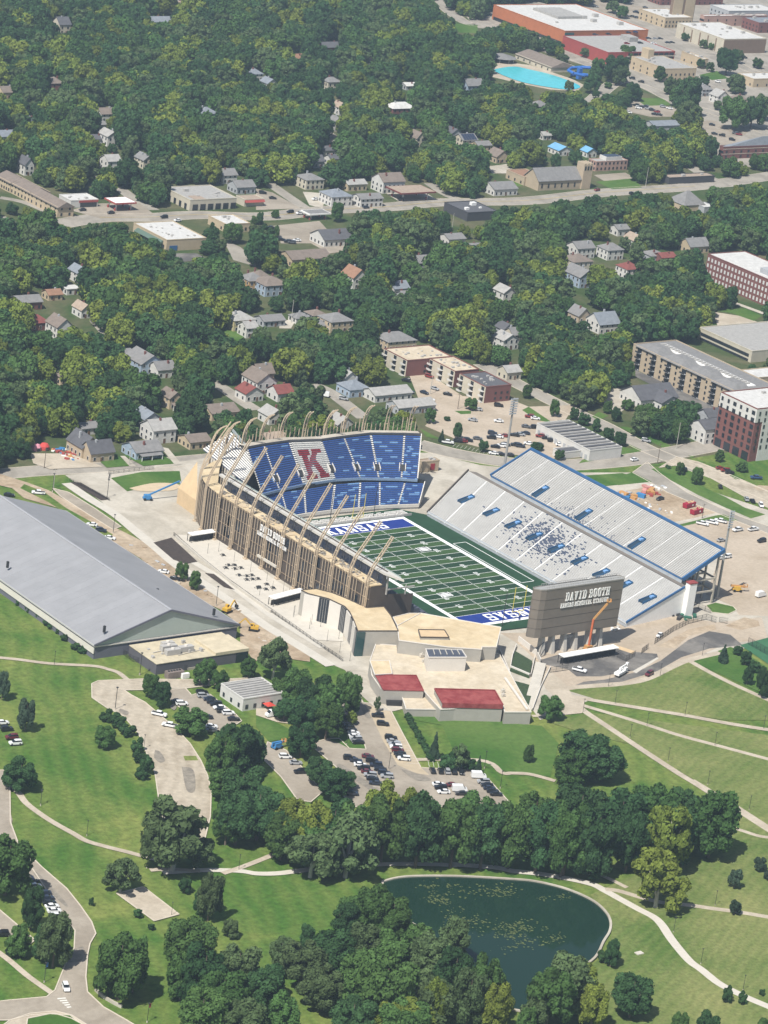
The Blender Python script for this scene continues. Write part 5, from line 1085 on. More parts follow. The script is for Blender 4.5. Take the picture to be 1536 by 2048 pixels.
# church
chp=thing('church','stone church with a long grey gabled roof and a square bell tower','church',G(1075,382)); keep([(1060,340),(1170,330),(1172,385),(1065,385)])
cw_,cl_=34,14; FOOT.append((chp.location.x-2,chp.location.y-2,chp.location.x+38,chp.location.y+18))
MB().box(0,0,0,cw_,cl_,6).obj('wall',wm('stone'),chp)
for s,(ya,yb) in enumerate(((-.6,cl_/2),(cl_+.6,cl_/2))): MB().hexa([(-.6,ya,5.8),(cw_,ya,5.8),(cw_,yb,12.5),(-.6,yb,12.5)],[(-.6,ya,6.1),(cw_,ya,6.1),(cw_,yb,12.8),(-.6,yb,12.8)]).obj('roof_slope',rm('grey'),chp)
MB().q((0,cl_,6),(0,0,6),(0,cl_/2,12.4)).obj('gable',wm('stone'),chp); MB().box(cw_,-1,0,cw_+7,6,15.5).obj('bell_tower',wm('stone'),chp)
for k in range(6): inst(win_me,'window',chp,(3+k*5.2,-.07,3),(0,0,0),(1.2,1,1.8))
for k in range(3): MB().box(cw_+.6+k*2.2,-1.1,12,cw_+1.8+k*2.2,-.98,14.5).obj('belfry_opening',m_win,chp); MB().box(cw_+k*2.6,-1,15.5,cw_+1.6+k*2.6,6,16.3).obj('battlement',wm('stone'),chp)
t,W_,L_=big('parish_hall','tan flat-walled hall with a brown roof beside the church','building',(1020,340),(1052,360),(1078,350),5,'stone','orange',(2,3,1))
t,W_,L_=big('flat_shop','long low flat-roofed shop with dark glass walls beside the main street','building',(1326,350),(1342,359),(1424,350),4,'dark','tan',(0,0,0)); plant(t,W_,L_,4,3)
H(1375,392,17,15,4,7,'h','tan','grey','building with a steep grey pyramid roof beside the main street trees',0,False,1); t,W_,L_=big('flat_shop','small white-roofed shop behind the pyramid roof','building',(1392,406),(1407,417),(1428,413),3.5,'grey','white',(0,0,0))
# ninth-street shops
for i,(nw_,s_,e_,l) in enumerate((((0,352),(24,372),(52,360),'brown-roofed apartment row section at the end away from the filling station'),((28,366),(66,393),(90,380),'middle brown-roofed section of the long apartment row'),((66,386),(110,416),(148,414),'brown-roofed apartment row section nearest the filling station'))):
    t,W_,L_=big('apartment_row',l,'apartment building',nw_,s_,e_,5.5,'tan','brown',(2,6,2)); MB().hexa([(-.8,-.8,5.5),(W_+.8,-.8,5.5),(W_+.8,L_+.8,5.5),(-.8,L_+.8,5.5)],[(W_*.48,-.8,8.5),(W_*.52,-.8,8.5),(W_*.52,L_+.8,8.5),(W_*.48,L_+.8,8.5)]).obj('pitched_roof',rm('brown'),t)
t,W_,L_=big('corner_store','white corner store with a red fascia beside the filling station','shop',(120,390),(140,402),(197,400),4,'white','white',(0,0,0)); MB().box(W_*.3,-.3,2.9,W_,-.05,4.1).obj('fascia',m_redw,t); MB().box(W_*.35,-.2,.2,W_*.95,-.04,2.7).obj('shop_window',m_win,t); plant(t,W_,L_,4,4,.8)
def canopy(px,py,wx,wy,h,label,fm,top):
    p=G(px,py,h); p.z=0; t=thing('filling_station_canopy',label,'canopy',p); MB().box(-wx/2,-wy/2,h-.8,wx/2,wy/2,h).obj('fascia',fm,t); MB().box(-wx/2+.5,-wy/2+.5,h,wx/2-.5,wy/2-.5,h+.05).obj('roof',top,t)
    for sx in (-.35,.35):
        for sy in (-.3,.3): MB().box(sx*wx-.25,sy*wy-.25,0,sx*wx+.25,sy*wy+.25,h-.8).obj('column',m_white,t); MB().box(sx*wx-.9,sy*wy-.5,0,sx*wx-.3,sy*wy+.5,1.6).obj('pump',m_redw,t)
    keep(hull([PJ((p.x+a*wx/2,p.y+b2*wy/2,z)) for a in (-1,1) for b2 in (-1,1) for z in (0.5,h)]))
canopy(241,400,14,12,5,'red-edged white filling-station canopy beside the corner store',m_redw,m_white); canopy(822,378,26,16,5.5,'dark red filling-station canopy with a pale roof on the main street',M('dark_red',(.16,.045,.04),.7,.1),rm('tan')); canopy(632,423,15,9,4,'small white-edged drive-through canopy beside the main street',m_white,rm('grey'))
t,W_,L_=big('market_hall','large cream market building with dark arched shopfronts on the main street','shop',(330,375),(380,402),(472,396),6,'cream','light',(0,0,0)); plant(t,W_,L_,6,5,1.2)
for k in range(6): MB().box(2+k*W_/6.1,-.2,0,2+k*W_/6.1+W_/9,-.05,3.6).obj('arched_shopfront',m_win,t)
for k in range(4): MB().box(-.2,3+k*L_/5,0,-.05,5.2+k*L_/5,3.4).obj('arched_shopfront',m_win,t)
MB().box(W_*.12,L_*.02,6.05,W_*.35,L_*.3,6.4).obj('roof_patch',rm('tan'),t)
t,W_,L_=big('restaurant','small cream restaurant with a red awning beside the market building','shop',(475,392),(490,402),(525,397),3.8,'cream','tan',(0,0,0)); MB().hexa([(0,-1.6,2.6),(W_,-1.6,2.6),(W_,-.02,2.6),(0,-.02,2.6)],[(0,-.5,3.7),(W_,-.5,3.7),(W_,-.02,3.7),(0,-.02,3.7)]).obj('awning',m_redw,t)
t,W_,L_=big('grocery','flat cream-roofed grocery with a green awning and stone walls','shop',(266,447),(343,485),(405,473),6,'tan','white',(0,0,0),clear=True); plant(t,W_,L_,6,14,.6); MB().hexa([(-3,L_*.1,3.5),(-.05,L_*.1,3.5),(-.05,L_*.85,3.5),(-3,L_*.85,3.5)],[(-.6,L_*.1,5),(-.05,L_*.1,5),(-.05,L_*.85,5),(-.6,L_*.85,5)]).obj('awning',M('green_awning',(.10,.15,.12),.7,.1),t); MB().box(-.15,2,.2,-.04,L_-2,3).obj('shop_window',m_win,t); MB().box(2,-.2,.3,7,-.05,3).obj('mural_door',m_rimblue,t)
t,W_,L_=big('flat_shop','small white flat-roofed shop beside the grocery','shop',(418,432),(452,450),(500,447),4.5,'tan','white',(3,2,1)); plant(t,W_,L_,4.5,4,1)
t,W_,L_=big('pavilion','black flat-roofed pavilion on slender posts beside the main street','pavilion',(897,405),(930,428),(993,422),5,'dark',rm('dark'),(0,0,0)); plant(t,W_,L_,5,3,1.5,m_white)
# dormitory
t,W_,L_=big('dormitory','red brick four-storey dormitory with rows of white windows and a white roof','dormitory',(1422,508),(1600,590),(1660,575),15,'brick','white',(5,0,0)); wmt=M('white_window',(.58,.58,.56),.4,.05); wdm=MB().box(-.5,-.06,-.75,.5,.06,.75).mesh('dorm_window',wmt)
for f in range(4):
    for k in range(26): inst(wdm,'window',t,(-.07,1.5+k*(L_-3)/25,2+f*3.5),(0,0,math.pi/2),(1.3,1,1.35))
MB().box(W_*.2,L_*.3,15,W_*.7,L_*.5,18).obj('penthouse',wm('grey'),t)
for k in range(3): MB().box(-.2,-.2,14.2+k*.01,W_,-.05,14.8).obj('cornice',wm('cream'),t) if k==0 else None
t,W_,L_=big('parking_deck','long pale parking deck with open sides behind the apartments','parking garage',(1405,655),(1500,705),(1640,690),6,'cream','light',(0,0,0)); MB().box(-.2,2,2.6,-.05,L_-2,4.2).obj('opening',m_win,t); MB().box(-.2,2,.2,-.05,L_-2,1.5).obj('opening',m_win,t)
# long apartment block with balconies
t,W_,L_=big('apartment_block','long four-storey beige apartment block with dark balconies and a grey roof','apartment building',(1275,688),(1470,788),(1545,770),12,'stone','grey',(0,0,0)); APT=t
for f in range(4):
    for k in range(13):
        y=3+k*(L_-6)/12.4
        if k%2==0:
            MB().box(-.1,y-1.6,.6+f*2.9,-.02,y+1.6,2.7+f*2.9).obj('patio_door',m_win,t); bb=MB().box(-1.5,y-1.8,.35+f*2.9,-.02,y+1.8,.5+f*2.9).obj('balcony',wm('grey'),t); MB().box(-1.5,y-1.8,.5+f*2.9,-1.42,y+1.8,1.4+f*2.9).obj('railing',m_steel,bb)
        else: inst(win_me,'window',t,(-.07,y,1.7+f*2.9),(0,0,math.pi/2),(1.1,1,1))
MB().box(W_*.42,L_*.05,12.05,W_*.62,L_*.95,12.6).obj('roof_walkway',m_white,t)
for k in range(26): MB().box(W_*.46,L_*(.08+.033*k),12.6,W_*.56,L_*(.08+.033*k)+1.2,13.5).obj('condenser',m_grey_panel,t)
for k in range(4): MB().hexa([(-1,L_*(.02+.25*k),12.05),(W_*.4,L_*(.02+.25*k),12.05),(W_*.4,L_*(.22+.25*k),12.05),(-1,L_*(.22+.25*k),12.05)],[(W_*.2,L_*(.06+.25*k),14),(W_*.39,L_*(.06+.25*k),14),(W_*.39,L_*(.18+.25*k),14),(W_*.2,L_*(.18+.25*k),14)]).obj('hipped_roof',rm('grey'),t)
t,W_,L_=big('apartment_block','lower white-roofed wing at the end of the beige apartment block','apartment building',(1440,745),(1490,768),(1600,740),11,'stone','white',(0,0,0),clear=False)
# brick mid-rise at the right
t,W_,L_=big('mid_rise','seven-storey red brick and white-clad mid-rise beside the street','apartment building',(1447,785),(1525,826),(1620,800),26,'brick','white',(0,0,0)); plant(t,W_,L_,26,8,1.6)
MB().box(-.25,-.25,19.5,W_*.98,L_+.2,25.9).obj('white_storeys',wm('white'),t); MB().box(W_*.12,-.3,0,W_,-.04,19.6).obj('white_bay',wm('white'),t)
for f in range(6):
    for k in range(6): inst(win_me,'window',t,(-.3,1.8+k*(L_-3.4)/5,6.8+f*3.4),(0,0,math.pi/2),(1.4 if k%3 else 2.2,1,1.3))
    for k in range(10): inst(win_me,'window',t,(2+k*W_/10,-.36,6.8+f*3.4),(0,0,0),(1.0,1,1.3))
for k in range(4): MB().box(-.2,1+k*L_/4,.2,-.05,L_/4-1+k*L_/4,4.2).obj('shopfront',m_win,t)
t2=H(1423,843,17,12,7.5,3,'x','white','dark','white three-storey house-like apartment with a charcoal roof beside the brick mid-rise',2,False,1.5); H(1425,822,12,9,6,3,'x','grey','dark',clear=.7); H(1300,778,24,16,4,5,'x','white','dark','low office with a big charcoal hipped roof beside the street',2,False,1.1); H(1330,792,13,11,4,3,'y','white','dark',clear=.8)
# walk-up apartments behind the north stand
for nw_,s_,e_,l,rc in (((772,698),(810,722),(905,715),'tan-roofed brick walk-up with white balconies at the head of its lot','tan'),((865,717),(905,745),(957,739),'tan-roofed brick walk-up joined to its neighbour at a corner','tan'),((925,748),(967,776),(1022,770),'dark-roofed brick walk-up beside the big car park','dark')):
    t,W_,L_=big('walk_up_apartments',l,'apartment building',nw_,s_,e_,8,'brick',m_roofc if rc=='tan' else 'dark',(0,0,0)); plant(t,W_,L_,8,12,.7)
    MB().box(-.12,0,0,-.02,L_,8.1).obj('stucco_wall',wm('cream'),t)
    for f in range(3):
        for k in range(max(3,int(L_/6))):
            y=2+k*(L_-4)/max(2,int(L_/6)-1); o=MB().box(-1.6,y-1.4,.2+f*2.7,-.1,y+1.4,.35+f*2.7).obj('balcony',wm('white'),t); MB().box(-1.6,y-1.4,.35+f*2.7,-1.5,y+1.4,1.2+f*2.7).obj('railing',wm('white'),o); MB().box(-.2,y-1.1,.5+f*2.7,-.11,y+1.1,2.4+f*2.7).obj('patio_door',m_win,t)
    for f in range(2): window_row(t,(W_*.3,-.06,0),(W_,-.06,0),[2.0+f*2.7],3,1.2,1.2)
# storage row building
t,W_,L_=big('storage_row','long white shed with a grey roof banded in dark strips','shed',(1080,847),(1178,905),(1240,893),5,'white','light',(0,0,0)); 
for k in range(11): MB().box(.1,L_*(.02+.09*k),5.06,W_-.1,L_*(.055+.09*k),5.6).obj('roof_band',rm('dark' if k%2 else 'grey'),t)
for k in range(12): MB().box(-.15,L_*(.04+.08*k),.2,-.04,L_*(.04+.08*k)+1.6,2.6).obj('door',wm('grey'),t)
t,W_,L_=big('storage_shed','small pale shed with a dark roof in front of the long shed','shed',(1107,898),(1125,908),(1164,900),3,'white','dark',(0,0,0))
# white shed in the trees, lower left
t,W_,L_=big('site_shed','long white shed with a grey ribbed roof beside the service trees','shed',d00((1335,265))[0],d00((1445,355))[0],d10((175,205))[0],4.6,'white','light',(5,3,1)); 
for k in range(8): MB().box(.2,L_*k/8,4.67,W_-.2,L_*k/8+.35,4.85).obj('roof_rib',rm('grey'),t)
# small concession block north-east of the north stand
t,W_,L_=big('gate_house','small tan-roofed gatehouse with red panels beside the north stand','building',(838,920),(842,925),(880,922),5,'stone','tan',(0,0,0)); plant(t,W_,L_,5,3,1); MB().box(W_*.5,-.2,1,W_*.75,-.05,4).obj('red_panel',m_crim,t)
# ======================================================================= trees
def ico(n=1):
    t=(1+5**.5)/2; v=[(-1,t,0),(1,t,0),(-1,-t,0),(1,-t,0),(0,-1,t),(0,1,t),(0,-1,-t),(0,1,-t),(t,0,-1),(t,0,1),(-t,0,-1),(-t,0,1)]
    f=[(0,11,5),(0,5,1),(0,1,7),(0,7,10),(0,10,11),(1,5,9),(5,11,4),(11,10,2),(10,7,6),(7,1,8),(3,9,4),(3,4,2),(3,2,6),(3,6,8),(3,8,9),(4,9,5),(2,4,11),(6,2,10),(8,6,7),(9,8,1)]
    v=np.array(v,float); v/=np.linalg.norm(v[0]); return v,f
IV,IF=ico()
def crown_mesh(name,seed,mat,nl,leaf,kind='round',lumps=16):
    """unit crown (radius 1, height 0..1 in z): clumps of leaf cards round added solid cores that block light"""
    g=np.random.default_rng(seed); V=[];Fc=[];n0=0
    L=[]
    if kind=='round':
        L.append((np.array([0,0,.45]),.50))
        for i in range(lumps):
            a=2*math.pi*(i*.618+g.random()*.15); zz=.16+.68*((i+.5)/lumps)+g.uniform(-.05,.05); rad=math.sqrt(max(.05,1-((zz-.42)/.56)**2))*g.uniform(.52,.76)
            L.append((np.array([rad*math.cos(a),rad*math.sin(a),zz]),g.uniform(.17,.36)*(1.15 if lumps<20 else .95)))
    elif kind=='tall':
        L.append((np.array([0,0,.45]),.45))
        for i in range(lumps):
            a=2*math.pi*(i*.618+g.random()*.2); zz=.1+.8*((i+.5)/lumps); rad=math.sqrt(max(.04,1-((zz-.42)/.6)**2))*g.uniform(.38,.7)
            L.append((np.array([rad*math.cos(a),rad*math.sin(a),zz]),g.uniform(.15,.31)))
    elif kind=='cone':
        for i in range(lumps):
            zz=.06+.88*(i/(lumps-1)); rad=(1-zz)*.62; a=i*2.4
            L.append((np.array([rad*math.cos(a)*.6,rad*math.sin(a)*.6,zz]),max(.1,(1-zz)*.5+.05)))
    elif kind=='airy':
        for i in range(lumps):
            a=2*math.pi*(i*.618+g.random()*.25); zz=.2+.74*((i+.5)/lumps); rad=math.sqrt(max(.06,1-((zz-.45)/.58)**2))*g.uniform(.3,.85)
            L.append((np.array([rad*math.cos(a),rad*math.sin(a),zz]),g.uniform(.16,.30)))
    asp=.78   # crowns are a little flatter than a ball of the same width; z is in units of height
    tot=sum(r*r for _,r in L)
    for c,r in L:
        # inner core: solid added to stop light passing through the crown
        k=.74 if kind!='airy' else .5
        core=IV*(r*k)*np.array([1,1,.52])*g.uniform(.85,1.1,(12,1))+c
        V.append(core); Fc+= [tuple(n0+i for i in f) for f in IF]; n0+=12
        m=int(nl*r*r/tot)
        d=g.normal(size=(m,3)); d[:,2]+=.25; d/=np.linalg.norm(d,axis=1)[:,None]
        cen=c+d*np.array([1,1,.55])*r*g.uniform(.72,1.08,(m,1))
        nn=d*1.2+g.normal(size=(m,3))*.62; nn/=np.linalg.norm(nn,axis=1)[:,None]
        t=np.cross(nn,g.normal(size=(m,3))); t/=np.linalg.norm(t,axis=1)[:,None]; b=np.cross(nn,t)
        s=leaf*g.uniform(.6,1.35,(m,1)); sz=np.array([1,1,.62])
        q=np.stack([cen+(-t*s-b*s*.6)*sz,cen+(t*s-b*s*.75)*sz,cen+(t*s*.7+b*s)*sz,cen+(-t*s*.9+b*s*.7)*sz],1).reshape(-1,3)
        V.append(q); Fc+=[(n0+4*i,n0+4*i+1,n0+4*i+2,n0+4*i+3) for i in range(m)]; n0+=4*m
    V=np.concatenate(V); V[:,2]=np.maximum(V[:,2],-.05)
    me=bpy.data.meshes.new(name); me.from_pydata(V.tolist(),[],Fc); me.materials.append(mat); return me
lm=[leafmat('leaf_mid',(.074,.142,.042)),leafmat('leaf_dark',(.050,.106,.040)),leafmat('leaf_light',(.165,.212,.042)),leafmat('leaf_grey',(.100,.150,.062),.008,.18)]
lm_con=leafmat('leaf_conifer',(.048,.084,.050),.01,.15); lm_blue=leafmat('leaf_bluish',(.062,.100,.062),.015,.2)
m_bark=M('bark',(.14,.11,.085),.95,.25,1.2); m_bark_w=M('pale_bark',(.42,.40,.35),.9,.15,1.0)
def trunk_mesh(name,seed,mat,r=.045):
    g=random.Random(seed); b=MB(); b.tube((0,0,-.06),(0,0,.34),r*1.6,r*1.1,7); 
    for k in range(6):
        a=k*1.05+g.random(); e=(math.cos(a)*g.uniform(.3,.55),math.sin(a)*g.uniform(.3,.55),g.uniform(.5,.78)); z=g.uniform(.22,.36); b.tube((0,0,z),(e[0]*.5,e[1]*.5,(z+e[2])/2),r*.9,r*.6,5).tube((e[0]*.5,e[1]*.5,(z+e[2])/2),e,r*.6,r*.2,5)
    b.tube((0,0,.34),(.03,.02,.85),r*1.1,r*.25,6); return b.mesh(name,mat)
TR=[trunk_mesh('trunk',i,m_bark) for i in range(3)]; TRW=trunk_mesh('trunk',9,m_bark_w,.05); TRC=MB().tube((0,0,-.05),(0,0,.95),.035,.006,6).mesh('trunk',m_bark)
CR={}
for i,(k,mi) in enumerate((('mid',0),('dark',1),('light',2),('grey',3))):
    CR[k]=[crown_mesh('crown',100+i*10+j,lm[mi],9000,.042,'round' if j<2 else 'tall',(34,26,38)[j]) for j in range(3)]
CR['airy']=[crown_mesh('crown',300+j,lm[3],3600,.055,'airy',26) for j in range(2)]
CR['airyl']=[crown_mesh('crown',310+j,lm[2],3600,.055,'airy',26) for j in range(2)]
CR['con']=[crown_mesh('crown',320+j,lm_con,3200,.055,'cone',12) for j in range(2)]
CR['shrub']=[crown_mesh('crown',330+j,lm[1],1500,.10,'round',8) for j in range(2)]
CR['blue']=[crown_mesh('crown',340,lm_blue,3600,.06,'round',18)]
KN={'mid':'rounded mid-green broadleaf tree','dark':'dense dark green broadleaf tree','light':'yellow-green leafy tree','grey':'grey-green broadleaf tree','airy':'open-crowned tree with pale bark','airyl':'open yellow-green tree with pale limbs','con':'dark pointed conifer','shrub':'low dark green bush','blue':'dark rounded evergreen tree'}
TREES=[]
def tree(kind,base,r,h,where,lift=.16):
    nm='shrub' if kind=='shrub' else ('conifer' if kind=='con' else 'tree')
    sz=('small ' if h<7 else 'medium-sized ' if h<11.5 else 'tall ' if h<16 else 'very tall ') if kind!='shrub' else ''
    t=thing(nm,'%s%s %s'%(sz,KN[kind],where),'bush' if kind=='shrub' else 'tree',base,rnd.uniform(0,6.28),'trees '+where if nm!='shrub' else 'bushes '+where)
    if kind!='shrub':
        tm=TRC if kind=='con' else (TRW if kind.startswith('airy') else rnd.choice(TR)); inst(tm,'trunk',t,(0,0,0),(0,0,0),(r,r,h) if kind!='con' else (h*.8,h*.8,h))
    lz_=0.02 if kind in ('con','shrub') else lift
    inst(rnd.choice(CR[kind]),'crown',t,(0,0,h*lz_),(0,0,0),(r,r,h*(1-lz_))); TREES.append(t); return t
def tpx(kind,cx,top,bot,wpx,where,lift=.14):
    """tree whose foot stands at photo point (cx,bot) and whose crown reaches up to row `top`"""
    b=G(cx,bot); s=PPM(b); dep=math.asin((CAM[2])/ (Vector(CAM)-b).length); r=wpx/2/s
    h=max(1.2,((bot-top)/s-r*math.sin(dep)*.55)/math.cos(dep)); return tree(kind,b,r,h,where,lift)
def many(kinds,L,where,lift=.14):
    for i,(cx,top,bot,wp) in enumerate(L): tpx(kinds[i%len(kinds)] if isinstance(kinds,(list,tuple)) else kinds,cx,top,bot,wp,where,lift)
def tq(f,L): return [(f((a,0))[0][0],f((0,b))[0][1],f((0,c))[0][1],d/3) for a,b,c,d in L]
# --- lake-shore wood (north shore, dense)
W='in the belt of trees north of the lake'
many(['dark','mid','dark','mid'],[(660,1590,1715,120),(760,1580,1725,110),(830,1585,1735,110),(900,1590,1735,105),(960,1600,1738,100),(1015,1595,1738,100),(1070,1600,1745,105),(1125,1590,1752,110),(1180,1600,1758,105),(1060,1575,1690,100),(1150,1560,1690,120),(940,1575,1690,100),(1230,1570,1700,130),(1300,1560,1690,120),(1360,1570,1685,110),(1415,1570,1715,120),(1340,1605,1725,120)],W)
many(['light','mid','dark'],[(760,1560,1665,85),(950,1600,1700,70),(1250,1610,1745,90),(820,1572,1690,90),(1120,1620,1755,80)],W)
many('light',[(580,1590,1700,110),(620,1600,1720,100)],W); many('mid',[(560,1625,1720,90),(700,1600,1735,100),(640,1630,1735,110)],W)
tpx('airy',690,1620,1755,130,W,.06); tpx('airy',620,1660,1755,120,W,.05); tpx('airyl',1310,1695,1815,128,'at the fork of the lake path',.05); tpx('airyl',1325,1600,1750,110,'behind the fork of the lake path'); tpx('dark',1180,1715,1758,55,'on the lawn strip beside the lake path')
# --- south-shore wood
W='in the thicket south of the lake'
many(['grey','dark','grey','mid'],[(600,1870,1965,110),(660,1850,1950,110),(720,1840,1940,100),(790,1850,1960,110),(850,1860,1980,110),(900,1890,2010,90),(640,1920,2020,110),(760,1900,2050,150),(860,1950,2060,110),(700,1980,2090,110),(930,1930,2060,90),(800,1990,2110,120),(560,1870,1935,60),(610,1845,1905,40),(900,1830,1930,80),(835,1840,1910,80)],W)
many(['mid','light','light'],[(720,1885,2030,140),(800,1985,2100,150),(860,1955,2065,70),(960,1905,2050,90),(985,1960,2075,80)],W)
many('mid',[(745,1760,1870,95),(780,1785,1880,90),(705,1790,1850,80)],'on the west shore of the lake'); many('dark',[(690,1800,1870,70)],'on the west shore of the lake')
many(['grey','mid','light'],[(1120,1900,2030,130),(1090,1930,2060,110),(1155,1910,2000,80),(1060,1990,2075,70),(1045,2010,2090,50),(1180,1960,2060,70)],'at the south-east corner of the lake')
tpx('dark',1220,1877,1935,38,'beside the south-east lake rim'); tpx('shrub',1205,1895,1925,30,'beside the south-east lake rim'); tpx('dark',1258,1940,2035,92,'standing alone on the lawn south of the lake')
many(['mid','dark'],[(1355,2020,2075,38),(1410,2018,2085,60),(1530,2035,2075,50)],'at the lower lawn edge')
many('shrub',[(1452,1968,2005,24),(1483,1980,2008,22),(1523,1975,1992,14)],'beside the long lawn path')
# --- lower-left slope
W='beside the lower-left street'
many(['mid','dark','grey'],[(10,1660,1790,120),(60,1770,1860,55),(105,1820,1935,80),(35,1845,1915,60),(85,1845,1920,50)],W); tpx('con',30,1845,1910,45,W)
many('mid',[(235,1858,2000,118),(215,1880,1990,60),(265,1870,1985,60)],'on the corner above the roundabout')
many(['mid','dark','mid','grey'],[(375,1830,1940,120),(400,1880,2010,110),(360,1900,2000,80),(470,1880,1990,110),(440,1930,2050,120),(520,1930,2040,110),(400,1970,2080,120),(490,1990,2090,120),(560,1980,2080,90),(540,1920,2000,60)],'in the thicket right of the roundabout')
many(['airy'],[(345,1590,1742,150)],'at the end of the gravel road'); many(['grey'],[(320,1630,1735,100),(395,1670,1735,70)],'at the end of the gravel road')
tpx('airy',240,1712,1785,78,'shading the small paved terrace'); many(['grey','dark'],[(415,1740,1842,60),(368,1750,1786,30),(460,1835,1875,42),(400,1780,1835,40)],'between the terrace and the small meadow')
many('shrub',[(182,1792,1812,12),(275,1815,1836,20),(302,1845,1860,16)],'around the small paved terrace')
many(['blue','dark'],[(50,1395,1462,40),(38,1510,1580,80),(3,1340,1400,30)],'on the western slope'); tpx('mid',208,1448,1495,50,'halfway down the western slope')
# --- around the gravel road and lots
many('shrub',[(215,1418,1442,34),(235,1424,1455,38),(255,1445,1472,34),(275,1475,1505,30),(278,1500,1525,32),(290,1505,1548,34),(284,1530,1558,30)],'along the uphill side of the gravel road')
many(['mid','dark'],[(298,1345,1395,40),(322,1358,1415,44),(380,1408,1470,85)],'between the gravel road and the small car park')
many('mid',[(400,1325,1372,40),(413,1312,1360,40),(437,1335,1380,40),(495,1312,1355,40)],'in front of the annex')
many(['airy'],[(545,1275,1360,75)],'beside the annex corner')
W='in the grove below the gravel road'
many(['dark','mid','dark'],[(460,1440,1560,110),(440,1460,1570,80),(497,1455,1545,75),(478,1520,1640,110),(450,1530,1600,80),(512,1560,1680,120),(470,1580,1690,100),(450,1600,1690,70),(545,1600,1695,90)],W)
many(['mid','dark','mid'],[(590,1330,1420,70),(620,1340,1450,90),(650,1360,1460,80),(690,1340,1430,60),(600,1380,1470,80),(650,1400,1480,70),(560,1350,1400,50),(700,1370,1430,40)],'in the grove beside the white shed')
many('dark',[(600,1440,1515,70),(570,1395,1440,60),(635,1510,1570,60),(665,1530,1600,75),(690,1540,1580,50)],'between the two lower car parks')
tpx('light',702,1420,1450,26,'at the edge of the street lot')
many('con',[(866,1460,1518,28),(955,1508,1548,20)],'on the lawn below the fieldhouse'); tpx('airy',915,1485,1540,50,'on the lawn below the fieldhouse'); many('shrub',[(895,1500,1540,40),(935,1510,1538,36)],'on the lawn below the fieldhouse')
many('mid',[(1055,1487,1525,26)],'on the lawn behind the fieldhouse'); tpx('airy',752,1393,1425,14,'beside the fieldhouse drive')
many(['dark','mid'],[(1165,1450,1560,130),(1140,1490,1570,90),(1200,1480,1560,100)],'at the lawn corner beside the diagonal path'); many('mid',[(1098,1385,1440,55)],'beside the stairs at the fieldhouse corner')
for k in range(14):
    x,y=[(815+3.6*k,1432+6.6*k),][0]; tpx('shrub',x,y-9,y+4,17,'in the clipped row beside the fieldhouse lawn')
many('shrub',[(868,1418+0*3,1428,1)],'x') if False else None
# --- east and street trees
many(['mid'],[(1392,932,970,26),(1358,922,950,20)],'on the green strip east of the stands'); many('shrub',[(1336,929,937,14)],'on the green strip east of the stands')
many('con',[(1445,1285,1325,30)],'on the lawn beside the green court'); many(['dark'],[(1493,1330,1370,24),(1522,1325,1395,34),(1490,1300,1330,30),(1508,1318,1345,26),(1530,1345,1360,20),(1475,1290,1310,26)],'on the lawn beside the green court')
many(['blue'],[(1467,1735,1778,30),(1468,1798,1830,26),(1518,1712,1742,28),(1534,1740,1760,20)],'on the mown lawn right of the lake')
many('mid',[(1465,1805,1826,18)],'on the mown lawn right of the lake')
many(['mid'],[(362,1120,1162,30),(388,1138,1180,30)],'on the strip beside the practice hall')
many('shrub',[(x,y-9,y+6,22) for x,y in ((40,1205),(60,1218),(80,1232),(95,1245),(105,1252),(120,1262),(130,1275),(150,1293),(165,1300))],'along the hall wall')
many(['mid'],tq(c20,[(85,380,470,70),(250,470,580,75)])+tq(c10,[(1040,520,620,80),(1285,460,540,85)]),'beside the car-park street')
many(['dark'],tq(c20,[(370,520,600,70),(430,550,630,85),(500,590,670,65),(575,640,720,75),(645,665,755,85)]),'behind the long white shed')
many(['mid','dark','mid'],tq(c20,[(570,480,560,70),(620,520,610,80),(690,470,540,90),(800,490,640,190),(870,520,640,120),(940,540,690,150),(990,590,740,120),(1070,470,580,150),(1000,470,560,100)]),'beside the charcoal-roofed office')
many('con',tq(c10,[(1110,650,735,50)]),'beside the car-park street'); many('dark',tq(c10,[(1205,610,720,65),(1360,715,790,70),(1145,575,605,45)])+tq(c20,[(280,770,840,70),(150,730,780,90)]),'among the parked cars')
many('mid',tq(c20,[(1240,770,850,70),(1375,840,910,90),(1010,850,920,50)]),'in front of the brick mid-rise')
many('mid',tq(b10,[(480,245,370,85),(120,390,465,50)])+[(512,430,448,25),(550,418,436,20)],'beside the main street'); many('mid',tq(b00,[(940,125,265,120)]),'beside the main street')
many(['mid','dark'],tq(b00,[(1390,370,500,130),(1250,480,570,150),(1270,370,430,40)])+tq(b10,[(20,310,390,55)]),'beside the small white shop')
# --- downtown trees
many(['grey','mid','dark'],tq(a20,[(600,0,80,90),(660,30,110,80),(1040,190,245,70),(1145,235,290,60),(1195,255,300,45),(1280,280,450,150),(1350,290,380,80),(1470,345,410,80),(1130,350,410,60),(1185,370,430,60),(680,260,380,120),(610,320,500,160),(640,380,510,140),(510,340,450,90),(470,440,560,110),(340,480,550,65),(575,490,530,60),(710,525,570,40),(440,280,345,80),(360,265,310,50),(250,230,330,130),(300,320,380,90),(880,390,490,90),(1040,450,700,200),(1050,600,780,180),(990,520,640,120),(1150,450,520,80),(1340,440,560,150),(500,540,590,50),(580,560,700,180),(1230,600,660,60),(1320,560,780,200),(1430,570,770,180),(1500,560,720,140),(1120,810,900,110),(1190,810,880,80),(1230,930,1000,90),(90,200,280,150),(140,230,300,120),(30,160,260,120)]),'between the downtown blocks')
